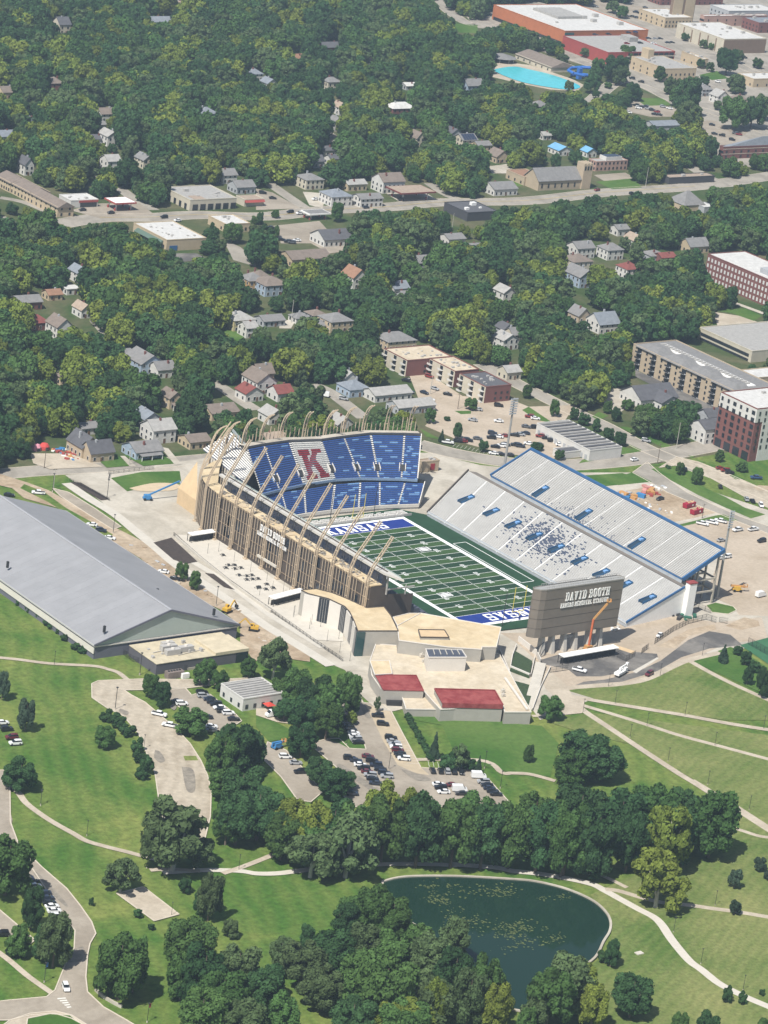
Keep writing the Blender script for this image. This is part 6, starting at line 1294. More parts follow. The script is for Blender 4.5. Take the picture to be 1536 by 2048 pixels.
# --- scattered canopy over the neighbourhood: the nearest become trees of their own, the rest one mass
sc=random.Random(11); cand=[]
stp=7.6; 
gx0,gx1,gy0,gy1=-260,1500,60,1250
for i in range(int((gx1-gx0)/stp)):
    for j in range(int((gy1-gy0)/stp)):
        x=gx0+i*stp+sc.uniform(-.46,.46)*stp; y=gy0+j*stp+sc.uniform(-.46,.46)*stp
        px,py=PJ((x,y,0))
        if px<-70 or px>1610 or py<-60 or py>965: continue
        if py>930 and px>20: continue
        if px>1250 and py<330 and px>1180+py*.9: continue          # downtown, planted by hand
        if -90<x<130 and -100<y<118: continue
        if py>905-(px-860)*.02 and px>840: continue
        r=sc.choice((sc.uniform(3.0,5.2),sc.uniform(4.5,7.2),sc.uniform(6.5,9.2))); h=r*sc.uniform(1.4,1.9)+sc.uniform(.5,3.5)
        if any(a<x<c and b<y<d for a,b,c,d in FOOT): continue
        iy,ix=int(py/4),int(px/4)
        if 0<=iy<512 and 0<=ix<384 and KM[iy,ix]: continue
        s=PPM((x,y,0)); cxp,cyp=PJ((x,y,h*.58)); rx=r*.9*s/4; ry=(h*.42+r*.25)*s/4
        xs=np.linspace(-1,1,7); ok=0;tt=0
        X,Y=np.meshgrid(xs,xs); mk=(X*X+Y*Y)<=1; XX=np.clip((cxp/4+X*rx).astype(int),0,383); YY=np.clip((cyp/4+Y*ry).astype(int),0,511)
        cov=KM[YY,XX][mk].mean()
        if cov>.09: continue
        cand.append((py,x,y,r,h))
cand.sort(reverse=True)
NI=max(0,292-len(TREES))
kinds=['mid','mid','dark','dark','grey','mid','light','mid','dark','grey','dark']
def where_of(x,y,py):
    q=PJ((x,y,0)); return 'in the street blocks near '+near(*q)
for py,x,y,r,h in cand[:NI]: tree(sc.choice(kinds),Vector((x,y,0)),r*1.08,h,where_of(x,y,py),.10)
rest=cand[NI:]
FAR=[crown_mesh('far_crown',500+i,m_,2600,.070,'round' if i%3 else 'tall',19) for i,m_ in enumerate((lm[0],lm[1],lm[0],lm[3],lm[1],lm[2]))]
print('TREES',len(TREES),'rest',len(rest))
src=[]
pm=bpy.data.meshes.new('tree_canopy'); pm.from_pydata([(x,y,h*.06) for _,x,y,r,h in rest],[],[])
for nme,vals,tp in (('cs',[(r*1.08,r*1.08,h*.97) for _,x,y,r,h in rest],'FLOAT_VECTOR'),('rz',[sc.uniform(0,6.28) for _ in rest],'FLOAT'),('vi',[sc.choice((0,0,0,0,1,1,1,1,2,2,2,2,3,3,3,4,4,4,4,5)) for _ in rest],'INT')):
    at=pm.attributes.new(nme,tp,'POINT'); at.data.foreach_set('vector' if tp=='FLOAT_VECTOR' else 'value',np.array(vals,dtype=np.int32 if tp=='INT' else np.float32).ravel())
can=bpy.data.objects.new('tree_canopy',pm); COL.objects.link(can); tag(can,'dense green tree canopy covering the far neighbourhood','trees',kind='stuff')
ng=bpy.data.node_groups.new('canopy','GeometryNodeTree'); ng.interface.new_socket('Geometry',in_out='INPUT',socket_type='NodeSocketGeometry'); ng.interface.new_socket('Geometry',in_out='OUTPUT',socket_type='NodeSocketGeometry')
gi=ng.nodes.new('NodeGroupInput'); go=ng.nodes.new('NodeGroupOutput'); jn=ng.nodes.new('GeometryNodeJoinGeometry')
# one small seed tree per crown type; they stand in the wood like any other tree
for i,me in enumerate(FAR):
    _,x,y,r,h=rest[i]; t=thing('tree','%s at the near edge of the far canopy'%['rounded mid-green broadleaf tree','dense dark green broadleaf tree','wide mid-green broadleaf tree','grey-green broadleaf tree','tall dark green broadleaf tree','yellow-green broadleaf tree'][i],'tree',(x,y,0)); inst(TR[0],'trunk',t,sc=(h,h,h)); o=inst(me,'crown',t,(0,0,h*.06),(0,0,0),(r,r,h*.95))
    oi=ng.nodes.new('GeometryNodeObjectInfo'); oi.inputs['Object'].default_value=o; oi.inputs['As Instance'].default_value=True; oi.transform_space='ORIGINAL'; ng.links.new(oi.outputs['Geometry'],jn.inputs[0])
ip=ng.nodes.new('GeometryNodeInstanceOnPoints'); ip.inputs['Pick Instance'].default_value=True
def nattr(n,tp):
    a=ng.nodes.new('GeometryNodeInputNamedAttribute'); a.data_type=tp; a.inputs['Name'].default_value=n; return a.outputs['Attribute']
ng.links.new(gi.outputs[0],ip.inputs['Points']); ng.links.new(jn.outputs[0],ip.inputs['Instance']); ng.links.new(nattr('vi','INT'),ip.inputs['Instance Index']); ng.links.new(nattr('cs','FLOAT_VECTOR'),ip.inputs['Scale'])
cx_=ng.nodes.new('ShaderNodeCombineXYZ'); ng.links.new(nattr('rz','FLOAT'),cx_.inputs[2]); ng.links.new(cx_.outputs[0],ip.inputs['Rotation']); ng.links.new(ip.outputs[0],go.inputs[0])
md=can.modifiers.new('canopy','NODES'); md.node_group=ng
# ======================================================================= vehicles
def loft(sections,mat,name):
    """sections: list of (x, half width bottom, half width top, z bottom, z top)"""
    b=MB()
    for i in range(len(sections)-1):
        (x0,w0,t0,a0,h0),(x1,w1,t1,a1,h1)=sections[i],sections[i+1]
        A=[(x0,-w0,a0),(x0,w0,a0),(x0,t0,h0),(x0,-t0,h0)]; B=[(x1,-w1,a1),(x1,w1,a1),(x1,t1,h1),(x1,-t1,h1)]
        for k in range(4): b.q(A[k],B[k],B[(k+1)%4],A[(k+1)%4])
        if i==0: b.q(*A)
        if i==len(sections)-2: b.q(*B[::-1])
    return b.mesh(name,mat)
m_tyre=M('tyre',(.018,.018,.018),.9,.1); m_carw=glassmat('car_glass',(.012,.015,.018),.1); m_lamp=M('headlamp',(.6,.6,.58),.2,.05); m_rim=M('alloy',(.35,.35,.36),.4,.1)
PAINT={}
for k,c in (('k',(.012,.013,.016)),('w',(.76,.76,.75)),('s',(.33,.34,.35)),('g',(.09,.095,.105)),('r',(.22,.02,.02)),('m',(.12,.018,.025)),('b',(.03,.07,.18)),('d',(.022,.03,.05)),('t',(.30,.26,.20))):
    m=bpy.data.materials.new('paint_'+k); m.use_nodes=True; b_=m.node_tree.nodes['Principled BSDF']; b_.inputs['Base Color'].default_value=(*c,1); b_.inputs['Roughness'].default_value=.28; b_.inputs['Coat Weight'].default_value=.5; PAINT[k]=m
PN={'k':'black','w':'white','s':'silver','g':'dark grey','r':'red','m':'maroon','b':'blue','d':'navy','t':'tan'}
CARM={}
P0=PAINT['w']
CARM['sedan']=(loft([(-2.3,.72,.70,.42,.85),(-2.2,.86,.80,.30,.98),(-1.2,.90,.84,.26,1.02),(.9,.90,.84,.26,.98),(1.9,.88,.80,.28,.88),(2.28,.76,.68,.36,.68)],P0,'body'),loft([(-1.75,.80,.50,.98,1.02),(-1.15,.80,.62,.98,1.40),(.25,.80,.62,.98,1.42),(1.05,.80,.60,.96,1.0)],m_carw,'glass'),loft([(-1.2,.63,.58,1.39,1.45),(-.4,.66,.60,1.41,1.49),(.3,.63,.56,1.40,1.45)],P0,'roof'),(-1.4,1.4,.33))
CARM['suv']=(loft([(-2.3,.80,.78,.45,1.05),(-2.2,.92,.86,.36,1.15),(-1.0,.94,.88,.32,1.16),(1.0,.94,.88,.32,1.10),(2.0,.92,.84,.34,1.02),(2.32,.80,.74,.45,.80)],P0,'body'),loft([(-2.2,.84,.66,1.12,1.18),(-1.95,.84,.70,1.12,1.66),(.3,.84,.70,1.12,1.68),(1.2,.84,.62,1.08,1.12)],m_carw,'glass'),loft([(-2.0,.71,.66,1.66,1.73),(-.6,.72,.68,1.68,1.78),(.4,.70,.62,1.66,1.72)],P0,'roof'),(-1.45,1.45,.38))
CARM['pickup']=(loft([(-2.8,.92,.92,.5,1.12),(-.9,.95,.92,.45,1.12),(-.85,.95,.90,.45,1.18),(1.2,.95,.90,.45,1.16),(2.6,.93,.86,.45,1.10),(2.85,.84,.78,.5,.86)],P0,'body'),loft([(-.95,.86,.74,1.15,1.72),(-.9,.86,.74,1.15,1.74),(.7,.86,.72,1.15,1.74),(1.45,.86,.66,1.14,1.18)],m_carw,'glass'),loft([(-.98,.76,.70,1.72,1.82),(.8,.74,.66,1.73,1.80)],P0,'roof'),(-1.8,1.8,.42))
CARM['van']=(loft([(-2.7,.95,.92,.4,2.25),(-2.6,.99,.93,.36,2.38),(1.0,.99,.93,.36,2.40),(1.7,.99,.86,.36,1.6),(2.6,.95,.80,.36,1.25),(2.8,.86,.7,.45,.9)],P0,'body'),loft([(1.05,.90,.82,1.65,2.3),(1.2,.93,.80,1.5,2.25),(1.95,.90,.74,1.45,1.56)],m_carw,'glass'),loft([(-2.4,.8,.7,2.38,2.44),(.9,.8,.7,2.39,2.44)],P0,'roof'),(-1.7,1.75,.38))
bed_me=MB().box(-2.7,-.78,1.0,-1.0,.78,1.125).mesh('cargo_bed',M('bed_liner',(.05,.05,.05),.9,.1))
WHL={}
def wheel(r):
    if r not in WHL: WHL[r]=(MB().tube((0,-.11,0),(0,.11,0),r,n=12).mesh('tyre',m_tyre),MB().tube((0,-.12,0),(0,.12,0),r*.55,n=8).mesh('rim',m_rim))
    return WHL[r]
lampm=MB().box(-.05,-.16,-.08,.05,.16,.08).mesh('headlight',m_lamp)
NC=[0]
def car(kind,px,py,hd,col,where,z=0.0,group=None):
    p=G(px,py,z+.7); p.z=z+LZ[0]+.005 if z==0 else z; bm,gm,rm_,(xr_,xf,wr)=CARM[kind]
    nm={'sedan':'parked_car','suv':'sport_utility','pickup':'pickup_truck','van':'van'}[kind]
    t=thing(nm,'%s %s %s'%(PN[col],{'sedan':'sedan','suv':'estate car','pickup':'pickup truck','van':'van'}[kind],where),'van' if kind=='van' else ('truck' if kind=='pickup' else 'car'),p,R(hd),group or ('vehicles '+where))
    inst(bm,'body',t,mat=PAINT[col]); inst(gm,'windows',t); inst(rm_,'roof',t,mat=PAINT[col])
    if kind=='pickup': inst(bed_me,'cargo_bed',t)
    for sx in (xr_,xf):
        for sy in (-.82,.82): inst(wheel(wr)[0],'wheel',t,(sx,sy,wr))
    for sy in (-.55,.55): inst(lampm,'headlight',t,(2.24 if kind in('sedan','suv') else 2.76,sy,.72))
    NC[0]+=1; return t
cr=random.Random(21)
def cars(L,hd,where,jit=4,f=None,z=0.0):
    for x,y,c in L:
        kd='sedan'
        if len(c)>1: kd={'u':'suv','p':'pickup','v':'van'}[c[1]]
        elif cr.random()<.45: kd='suv'
        (px,py)=f((x,y))[0] if f else (x,y)
        car(kd,px,py,hd+cr.uniform(-jit,jit)+(180 if cr.random()<.5 else 0),c[0],where,z)
W='in the lot beside the lake trees'
cars([(560,590,'k'),(600,605,'d'),(625,630,'w'),(645,652,'k'),(668,672,'m'),(685,692,'s'),(700,715,'k'),(715,740,'d')],-32,W,3,d10)
cars([(672,580,'m'),(695,606,'k'),(720,632,'d'),(745,657,'k'),(768,680,'d'),(785,700,'s')],-32,W,3,d10)
cars([(1060,665,'k'),(1108,667,'k'),(1147,669,'s'),(1188,671,'ku'),(1233,673,'k')],62,'in the short row beside the lawn path',3,d10)
cars([(1095,748,'w'),(1108,768,'k'),(1125,793,'w'),(1180,752,'m'),(1220,780,'wv'),(1232,802,'k'),(575,803,'d')],-25,W,3,d10)
cars([(1335,700,'wv'),(1365,733,'s'),(1385,752,'k'),(1400,770,'d'),(1420,788,'k'),(1440,806,'k')],-25,'in the end row beside the lawn path',3,d10)
cars([(730,335,'ku'),(760,385,'ku')],-30,'on the tan drive beside the fieldhouse',3,d10)
cars([(808,468,'k'),(820,490,'s'),(832,510,'s'),(840,525,'w'),(850,545,'m'),(862,563,'k'),(872,578,'k'),(887,594,'wu')],-30,'in the row beside the hedge bank',3,d10)
cars([(570,420,'k'),(585,440,'w'),(592,460,'w'),(600,478,'s'),(612,495,'k'),(555,400,'k'),(510,320,'d'),(535,385,'k'),(520,355,'d')],-20,'under the trees beside the street lot',3,d10)
cars([(175,582,'w'),(238,618,'s'),(265,672,'k')],-15,'in the narrow strip lot',8,d10); cars([(97,330,'wv')],0,'beside the red tent',1,d10)
cars([(1212,317,'k'),(1220,337,'s'),(1255,355,'d'),(1275,372,'k'),(1295,387,'k'),(1315,407,'w'),(1335,428,'k'),(1370,440,'w'),(1402,475,'k'),(1065,370,'k'),(1090,383,'w'),(1268,520,'w'),(1265,543,'g'),(1240,465,'k')],-18,'in the small lot beside the white shed',3,d00)
cars([(955,447,'wp'),(1018,514,'wp')],-48,'on the gravel road',2,d00)
cars([(15,497,'w'),(40,535,'ku'),(70,585,'mu'),(92,620,'w')],-8,'at the kerb end of the upper left street',3,d00)
cars([(165,598,'d'),(185,612,'k'),(208,641,'w'),(265,680,'d'),(285,710,'d'),(295,738,'k'),(312,760,'w'),(325,787,'w'),(340,820,'w'),(5,660,'w')],-12,'angled along the lower left street',3,e00); cars([(395,1248,'w')],70,'driving towards the roundabout',1,e00)
cars([(10,925,'k')],-20,'in the lower side street',1,e00)
W='in the car park behind the north stand'
cars([(1150,735,'wp'),(1210,725,'k'),(1240,727,'r'),(1272,722,'ku'),(1330,712,'g'),(1418,680,'d'),(1412,706,'k'),(1455,700,'w'),(1490,695,'r'),(1435,760,'k'),(1475,756,'w'),(1497,747,'k'),(1425,800,'w'),(1470,805,'k'),(1520,810,'k'),(1300,600,'s'),(1455,607,'w'),(1455,513,'k'),(1330,536,'s')],-35,W,8,c10)
cars([(105,580,'r'),(140,591,'w'),(85,640,'g'),(140,645,'k'),(15,690,'k'),(50,687,'s'),(80,680,'d'),(170,697,'r'),(205,708,'k'),(240,725,'k'),(20,750,'k'),(50,757,'d'),(98,742,'w'),(160,747,'g'),(290,750,'w')],-35,W,8,c20)
cars([(900,362,'k'),(1040,340,'r'),(1072,412,'s'),(1010,436,'d'),(1150,445,'k'),(922,432,'d'),(1045,478,'w'),(735,240,'k')],-60,'in the walk-up apartments lot',15,c10)
cars([(405,452,'wv'),(525,473,'s'),(580,434,'k')],-50,'in the side street behind the north stand',6,c10)
cars([(735,838,'w')],5,'crossing the junction beside the bleachers',1,c20); cars([(805,725,'s')],-52,'waiting beside the junction',1,c20)
cars([(1250,890,'r'),(1280,904,'r'),(1305,916,'k'),(1465,947,'bp'),(1022,900,'ku')],-20,'in front of the brick mid-rise',4,c20)
cars([(1047,375,'k'),(1315,506,'s'),(1377,522,'k'),(1465,569,'w')],60,'along the street beside the green strip',3,zr)
cars([(865,757,'wp'),(960,745,'wp'),(1050,730,'wp')],-52,'in the row of three beside the construction yard',2,zr)
cars([(1225,820,'wp'),(1385,815,'wp'),(1470,932,'ku'),(1055,925,'s'),(1060,1103,'w'),(1115,1095,'w'),(1460,1490,'wv')],5,'on the gravel lot behind the bleachers',6,zr); cars([(430,500,'k')],10,'in the construction yard',1,zr)
cars([(455,575,'wp')],-55,'on the new asphalt below the scoreboard',1,zb); cars([(915,375,'w')],30,'beside the works fence',1,zb); cars([(855,597,'m')],20,'on the new curved asphalt',1,zb)
cars([(190,65,'wp'),(45,75,'k')],-30,'at the end of the practice hall',3,zp); cars([(455,222,'w'),(500,250,'d'),(545,288,'w')],-45,'along the practice hall eave',3,zp); cars([(810,455,'w'),(870,490,'k')],-45,'along the practice hall eave',3,zp)
W='on the main street'
cars([(205,313,'k'),(262,321,'w'),(660,284,'d'),(870,238,'k')],4,W,2,b10); cars([(985,343,'k'),(1065,363,'w'),(665,316,'k'),(495,299,'k')],4,W,2,b00); cars([(510,180,'r'),(720,203,'ku')],8,W,2,b20)
cars([(40,197,'k'),(100,228,'k'),(20,252,'m'),(85,405,'k'),(245,482,'w'),(155,478,'k'),(215,495,'g'),(190,490,'k')],-20,'in the shop lots beside the main street',10,b10); cars([(355,235,'w'),(430,103,'k')],0,'beside the street-front houses',8,b10)
W='in the lot below the tan civic block'
cars([(745,632,'k'),(775,640,'k'),(800,640,'d'),(760,648,'w'),(815,652,'s'),(840,660,'k'),(870,672,'r'),(855,685,'k'),(885,688,'k'),(905,640,'s'),(945,650,'w'),(700,675,'w')],-50,W,5,a20)
cars([(720,470,'k'),(775,491,'k'),(730,388,'g'),(1395,345,'k'),(1235,490,'w'),(1200,748,'k'),(1215,802,'k'),(1260,812,'k'),(1340,800,'g'),(1362,806,'r'),(1320,838,'k'),(740,72,'d'),(770,78,'k'),(720,98,'k'),(750,105,'d'),(690,95,'g'),(505,38,'s'),(800,45,'g'),(640,95,'k')],-40,'along the downtown streets',12,a20)
for x,y,c in ((500,206,'d'),(580,203,'k'),(700,194,'d'),(740,189,'b'),(785,185,'r'),(820,228,'d'),(860,231,'s'),(890,230,'k'),(770,255,'k'),(850,257,'w'),(690,258,'r'),(960,253,'k'),(935,254,'d')):
    car('sedan',*a20((x,y))[0],-15,c,'on the top deck of the red parking garage',9.58)
# ======================================================================= site machines
m_org=M('machine_orange',(.50,.27,.10),.5,.08); m_yel=M('machine_yellow',(.55,.34,.05),.5,.08); m_mblue=M('machine_blue',(.05,.20,.42),.5,.08); m_rubber=m_tyre
def boom_lift(px,py,rz,label,col,segs,cat='boom lift',tip=True):
    t=thing('boom_lift',label,cat,G(px,py,.25)*1.0,R(rz)); MB().box(-1.9,-1.1,.5,1.9,1.1,1.2).obj('chassis',col,t); MB().box(-1.6,-1,1.2,1.2,1,2.3).obj('turret',col,t)
    for sx in (-1.35,1.35):
        for sy in (-1.15,1.15): MB().tube((sx,sy-.2,.55),(sx,sy+.2,.55),.55,n=12).obj('wheel',m_rubber,t)
    for i,(a,b,wd,c) in enumerate(segs): MB().bar(a,b,wd,wd*1.2).obj('boom_section',c,t)
    e=Vector(segs[-1][1]); MB().box(e.x-.9,e.y-.5,e.z-.2,e.x+.9,e.y+.5,e.z).box(e.x-.9,e.y-.5,e.z+1,e.x+.9,e.y-.42,e.z+1.08).box(e.x-.9,e.y+.42,e.z+1,e.x+.9,e.y+.5,e.z+1.08).box(e.x-.9,e.y-.5,e.z-.2,e.x-.82,e.y+.5,e.z+1.08).box(e.x+.82,e.y-.5,e.z-.2,e.x+.9,e.y+.5,e.z+1.08).obj('basket',m_org,t)
    for dx in (-.35,.35): pass
    return t
# lift working on the scoreboard letters
bp=G(*zb((505,455))[0]); tp=Vector((13.2,-92.0,21.0))
d1=Vector((0.5,1.0,13.0)); d2=tp-bp
boom_lift(*zb((505,462))[0],0,'orange boom lift raised to the scoreboard lettering',m_org,[((0,0,2),(0.4,.2,13.2),.75,M('boom_red',(.45,.12,.05),.6,.1)),((0.4,.2,13.2),(d2.x,d2.y,d2.z),.6,m_org)])
boom_lift(*zp((730,98))[0],-20,'blue boom lift folded low on the north-west plaza',m_mblue,[((0,0,2),(14,3.5,7.5),.5,m_mblue),((14,3.5,7.5),(18,1,2.5),.45,M('boom_grey',(.35,.4,.45),.6,.1))])
boom_lift(*zr((1215,1445))[0],-25,'orange telehandler with its boom lowered beside the floodlight mast',m_yel,[((-3,0,2.4),(3.5,0,2.2),.7,m_org)])
boom_lift(*d10((125,530))[0],8,'blue telehandler parked in the strip lot',m_mblue,[((-2.6,0,2.4),(3.0,0,2.0),.7,m_mblue)])
def excavator(px,py,rz,label):
    t=thing('excavator',label,'excavator',G(px,py,.3),R(rz),'yellow excavators on the dirt corridor')
    for sy in (-1.1,1.1): MB().box(-1.8,sy-.3,0,1.8,sy+.3,.8).obj('track',m_rubber,t)
    MB().box(-1.9,-1.2,.9,1.1,1.2,2.0).obj('body',m_yel,t); c=MB().box(-.2,.1,2.0,1.1,1.1,3.0).obj('cab',m_yel,t); MB().box(.3,.0,2.2,1.15,1.15,2.8).obj('cab_window',m_carw,c)
    MB().bar((.9,-.3,1.7),(3.6,-.3,4.3),.4,.5).obj('boom',m_yel,t); MB().bar((3.6,-.3,4.3),(5.6,-.3,2.0),.32,.4).obj('arm',m_yel,t); MB().hexa([(5.1,-.9,.7),(6.2,-.9,.9),(6.2,.3,.9),(5.1,.3,.7)],[(5.2,-.9,2.0),(5.9,-.9,1.9),(5.9,.3,1.9),(5.2,.3,2.0)]).obj('bucket',m_steel,t)
excavator(*zp((1125,655))[0],20,'yellow excavator with its arm stretched towards the walkway'); excavator(*zp((1255,745))[0],140,'yellow excavator with its arm raised beside the hall corner')
# bucket truck below the scoreboard
bt=thing('bucket_truck','white utility bucket truck parked on the new asphalt','truck',G(*zb((690,600))[0],.4),R(22))
MB().box(-3.6,-1.15,.7,1.4,1.15,1.7).obj('service_body',m_white,bt); MB().box(1.6,-1.1,.6,3.6,1.1,2.5).obj('cab',m_white,bt); MB().box(2.6,-1.02,1.6,3.66,1.02,2.3).obj('windscreen',m_carw,bt); MB().bar((-1,0,2.0),(-.5,0,3.2),.7,.7).bar((-.6,0,3.1),(4.4,0,3.3),.4,.45).obj('boom',m_white,bt); MB().box(4.3,-.5,2.8,5.2,.5,3.8).obj('bucket',m_white,bt)
for sx in (-2.4,2.5):
    for sy in (-1,1): MB().tube((sx,sy-.15,.5),(sx,sy+.15,.5),.5,n=12).obj('wheel',m_rubber,bt)
# skips, heaps, tents and clutter
for i,(x,y) in enumerate(((725,585),(800,650))):
    p=G(*zr((x,y))[0],.2); t=thing('skip',['red waste skip heaped with timber beside the yard fence','red waste skip with torn sheeting beside the parked pickups'][i],'skip',p,R(12),'red waste skips'); b=MB()
    b.hexa([(-3.2,-1.2,.2),(3.2,-1.2,.2),(3.2,1.2,.2),(-3.2,1.2,.2)],[(-3.5,-1.25,2.2),(3.5,-1.25,2.2),(3.5,1.25,2.2),(-3.5,1.25,2.2)]).obj('body',M('skip_red',(.33,.02,.045),.6,.1),t)
    b=MB()
    for k in range(18): a=cr.uniform(-2.8,2.4); b.bar((a,cr.uniform(-1,1),2.25),(a+cr.uniform(-1,1.4),cr.uniform(-1,1),2.25+cr.uniform(.1,.5)),.2,.15)
    tag(b.obj('timber_waste',m_tan,t),kind='stuff'); MB().box(.6,-1.32,.9,1.6,-1.27,1.5).obj('sign_plate',m_white,t)
def heap(name,label,cat,pts,f,cols,n,smin=.5,smax=2.2):
    b={}; c0=G(*f(pts[0])[0]); P=[G(*f(p)[0]) for p in pts]; t=thing(name,label,cat,c0)
    for i in range(n):
        p=P[cr.randrange(len(P))]+Vector((cr.uniform(-3.5,3.5),cr.uniform(-3,3),0))-c0; s=cr.uniform(smin,smax); a=cr.uniform(0,3); m=cr.choice(cols)
        b.setdefault(m,MB()).hexa(*[[(p.x+s*dx*math.cos(a)-s*.5*dy*math.sin(a),p.y+s*dx*math.sin(a)+s*.5*dy*math.cos(a),z) for dx,dy in ((-1,-1),(1,-1),(1,1),(-1,1))] for z in (.05,s*cr.uniform(.3,1.0))])
    for m,mb in b.items(): tag(mb.obj('stacked_goods',m,t),kind='stuff')
m_pipe=M('yard_grey',(.40,.41,.42),.7,.2,1)
heap('material_stack','stacks of orange and blue building materials in the construction yard','building materials',[(80,470),(170,490),(60,460)],zr,[m_org,m_mblue,m_pipe],16); heap('material_stack','red and pink scaffold bundles in the construction yard','building materials',[(300,410),(330,450),(280,440)],zr,[m_redw,M('pinkish',(.55,.25,.22),.7,.2),m_org],22); heap('material_stack','white pallets along the yard fence','building materials',[(400,385),(450,395),(340,600),(330,560),(480,640)],zr,[m_white,m_pipe],22,.4,1.2)
heap('material_stack','green wrapped bundles beside the bleacher end wall','building materials',[(1040,275),(1075,265)],zb,[M('green_wrap',(.03,.12,.08),.7,.1),m_steel],14,.6,1.6); heap('material_stack','white bags and a red box beside the scoreboard','building materials',[(650,330),(690,320),(735,315)],zb,[m_white,m_conc_w],14,.5,1.4)
heap('material_stack','heaps of rubble and pipes on the dirt corridor','rubble',[(1190,640),(1300,790),(900,500),(760,420),(680,330),(1010,570)],zp,[m_dirt,m_conc_w,m_pipe],40,.3,1.0)
heap('event_stalls','cluster of red white and orange stalls and crates beside the stone cottage','stalls',[(350,790),(400,800),(440,800),(410,830)],c00,[m_redw,m_org,m_white,m_mblue],46,.4,1.3)
for i,(x,y,c,l) in enumerate(((215,765,M('pink_tent',(.62,.27,.33),.8,.1),'pink inflatable tent under the trees beside the lot'),(265,760,M('red_tent',(.50,.07,.06),.8,.1),'red inflatable tent beside the pink one'))):
    t=thing('event_tent',l,'tent',G(*c00((x,y+15))[0])); b=MB()
    for k in range(10):
        a,b2=k*.628,(k+1)*.628
        for (r0,z0,r1,z1) in ((2.3,0,2.2,1.6),(2.2,1.6,1.5,2.6),(1.5,2.6,.1,3.0)): b.q((r0*math.cos(a),r0*math.sin(a),z0),(r0*math.cos(b2),r0*math.sin(b2),z0),(r1*math.cos(b2),r1*math.sin(b2),z1),(r1*math.cos(a),r1*math.sin(a),z1))
    b.obj('dome',c,t); MB().box(-.7,-2.4,0,.7,-2.2,1.4).obj('entrance',m_steel,t)
t=thing('red_tent','small red canopy tent beside the white van','tent',G(*d10((75,300))[0])); MB().q((-1.8,-1.8,2.2),(1.8,-1.8,2.2),(0,0,3.2)).q((1.8,-1.8,2.2),(1.8,1.8,2.2),(0,0,3.2)).q((1.8,1.8,2.2),(-1.8,1.8,2.2),(0,0,3.2)).q((-1.8,1.8,2.2),(-1.8,-1.8,2.2),(0,0,3.2)).obj('canopy',M('tent_red',(.5,.06,.04),.7,.1),t)
for sx in (-1.7,1.7):
    for sy in (-1.7,1.7): MB().tube((sx,sy,0),(sx,sy,2.2),.05).obj('leg',m_steel,t)
t=thing('skip','black bin lorry container beside the fieldhouse wall','container',G(*d10((825,272))[0],.1),R(-25)); MB().hexa([(-2.8,-1,.2),(2.8,-1,.2),(2.8,1,.2),(-2.8,1,.2)],[(-3,-1.1,2),(3,-1.1,2),(3,1.1,2),(-3,1.1,2)]).obj('body',m_steel,t); MB().box(-3,-1.1,2,3,1.1,2.1).obj('lid',m_steel,t)
# ======================================================================= lamp posts, fences, plaza furniture
lp_pole=MB().tube((0,0,0),(0,0,5.4),.085,.06,6).mesh('pole',m_steel); lp_base=MB().tube((0,0,0),(0,0,.5),.2,.16,8).mesh('base',m_conc); lp_head=MB().tube((0,0,5.3),(0,0,5.5),.13,.32,8).tube((0,0,5.5),(0,0,5.62),.34,.1,8).mesh('lantern',m_steel)
def lamp(px,py,where,sc_=1.0,flag=None):
    t=thing('lamp_post','black lamp post with a small lantern %s'%where,'lamp post',G(px,py),0,'lamp posts '+where)
    for me,n in ((lp_pole,'pole'),(lp_base,'base'),(lp_head,'lantern')): inst(me,n,t,sc=(sc_,sc_,sc_))
    if flag: MB().box(.1,-.03,4.2*sc_,.75,.03,5.4*sc_).obj('banner',flag,t)
for x,y in ((617,325),(1037,395),(1508,475)): lamp(*d20((x,y))[0],'along the upper lawn path')
for x,y in ((808,460),(1216,575)): lamp(*d20((x,y))[0],'along the middle lawn path')
for x,y in ((425,375),(707,528),(935,670),(1173,810),(1422,960)): lamp(*d20((x,y))[0],'along the long diagonal path')
for x,y in ((887,160),(577,222),(1140,38)): lamp(*d20((x,y))[0],'along the curved asphalt')
for x,y in ((1217,755),(968,915),(1132,1105),(1385,1265)): lamp(*e20((x,y))[0],'beside the lake lawn path')
for x,y in ((243,155),(520,335),(880,530),(1432,540)): lamp(*e00((x,y))[0],'along the slope path')
lamp(*e00((1028,815))[0],'beside the paved terrace',.85); lamp(*e00((265,1215))[0],'with a blue banner by the lower street',1.2,m_rimblue); lamp(*e00((882,1455))[0],'with a red flower basket by the roundabout',1.15,m_redw)
for x,y in ((325,150),(243,990),(862,655)): lamp(*d00((x,y))[0],'on the western lawn')
for x,y in ((543,510),(795,660),(1370,650),(1465,770)): lamp(*d10((x,y))[0],'around the lake lot',1.2)
lamp(*e10((1178,495))[0],'with a white pole on the lake path',.9)
for x,y in ((690,420),(838,210)): lamp(*d00((x,y))[0],'beside the gravel road',1.6)
for x,y in ((560,265),(1070,625),(260,60),(530,90)): lamp(*zp((x,y))[0],'along the west walkway',1.5)
for x,y in zw((205,900),(265,890),(350,945),(440,1000),(530,1050),(490,1130),(560,1105),(620,1110),(650,1140),(585,1180),(680,1240),(740,1230),(775,1290),(120,830)): 
    p=G(x,y); tag(MB(p).tube(p,p+Vector((0,0,4.6)),.07,.05,5).obj('slim_post',m_steel),'slim black light post on the west plaza','post','slim posts on the west plaza')
for x,y in zs((65,235),(120,225),(145,295),(200,285),(232,355),(290,345),(295,410),(345,455)):
    p=G(x,y); tag(MB(p).tube(p,p+Vector((0,0,5)),.08,.05,5).obj('slim_post',m_steel),'slim black light post beside the fieldhouse walkway','post','slim posts beside the fieldhouse')
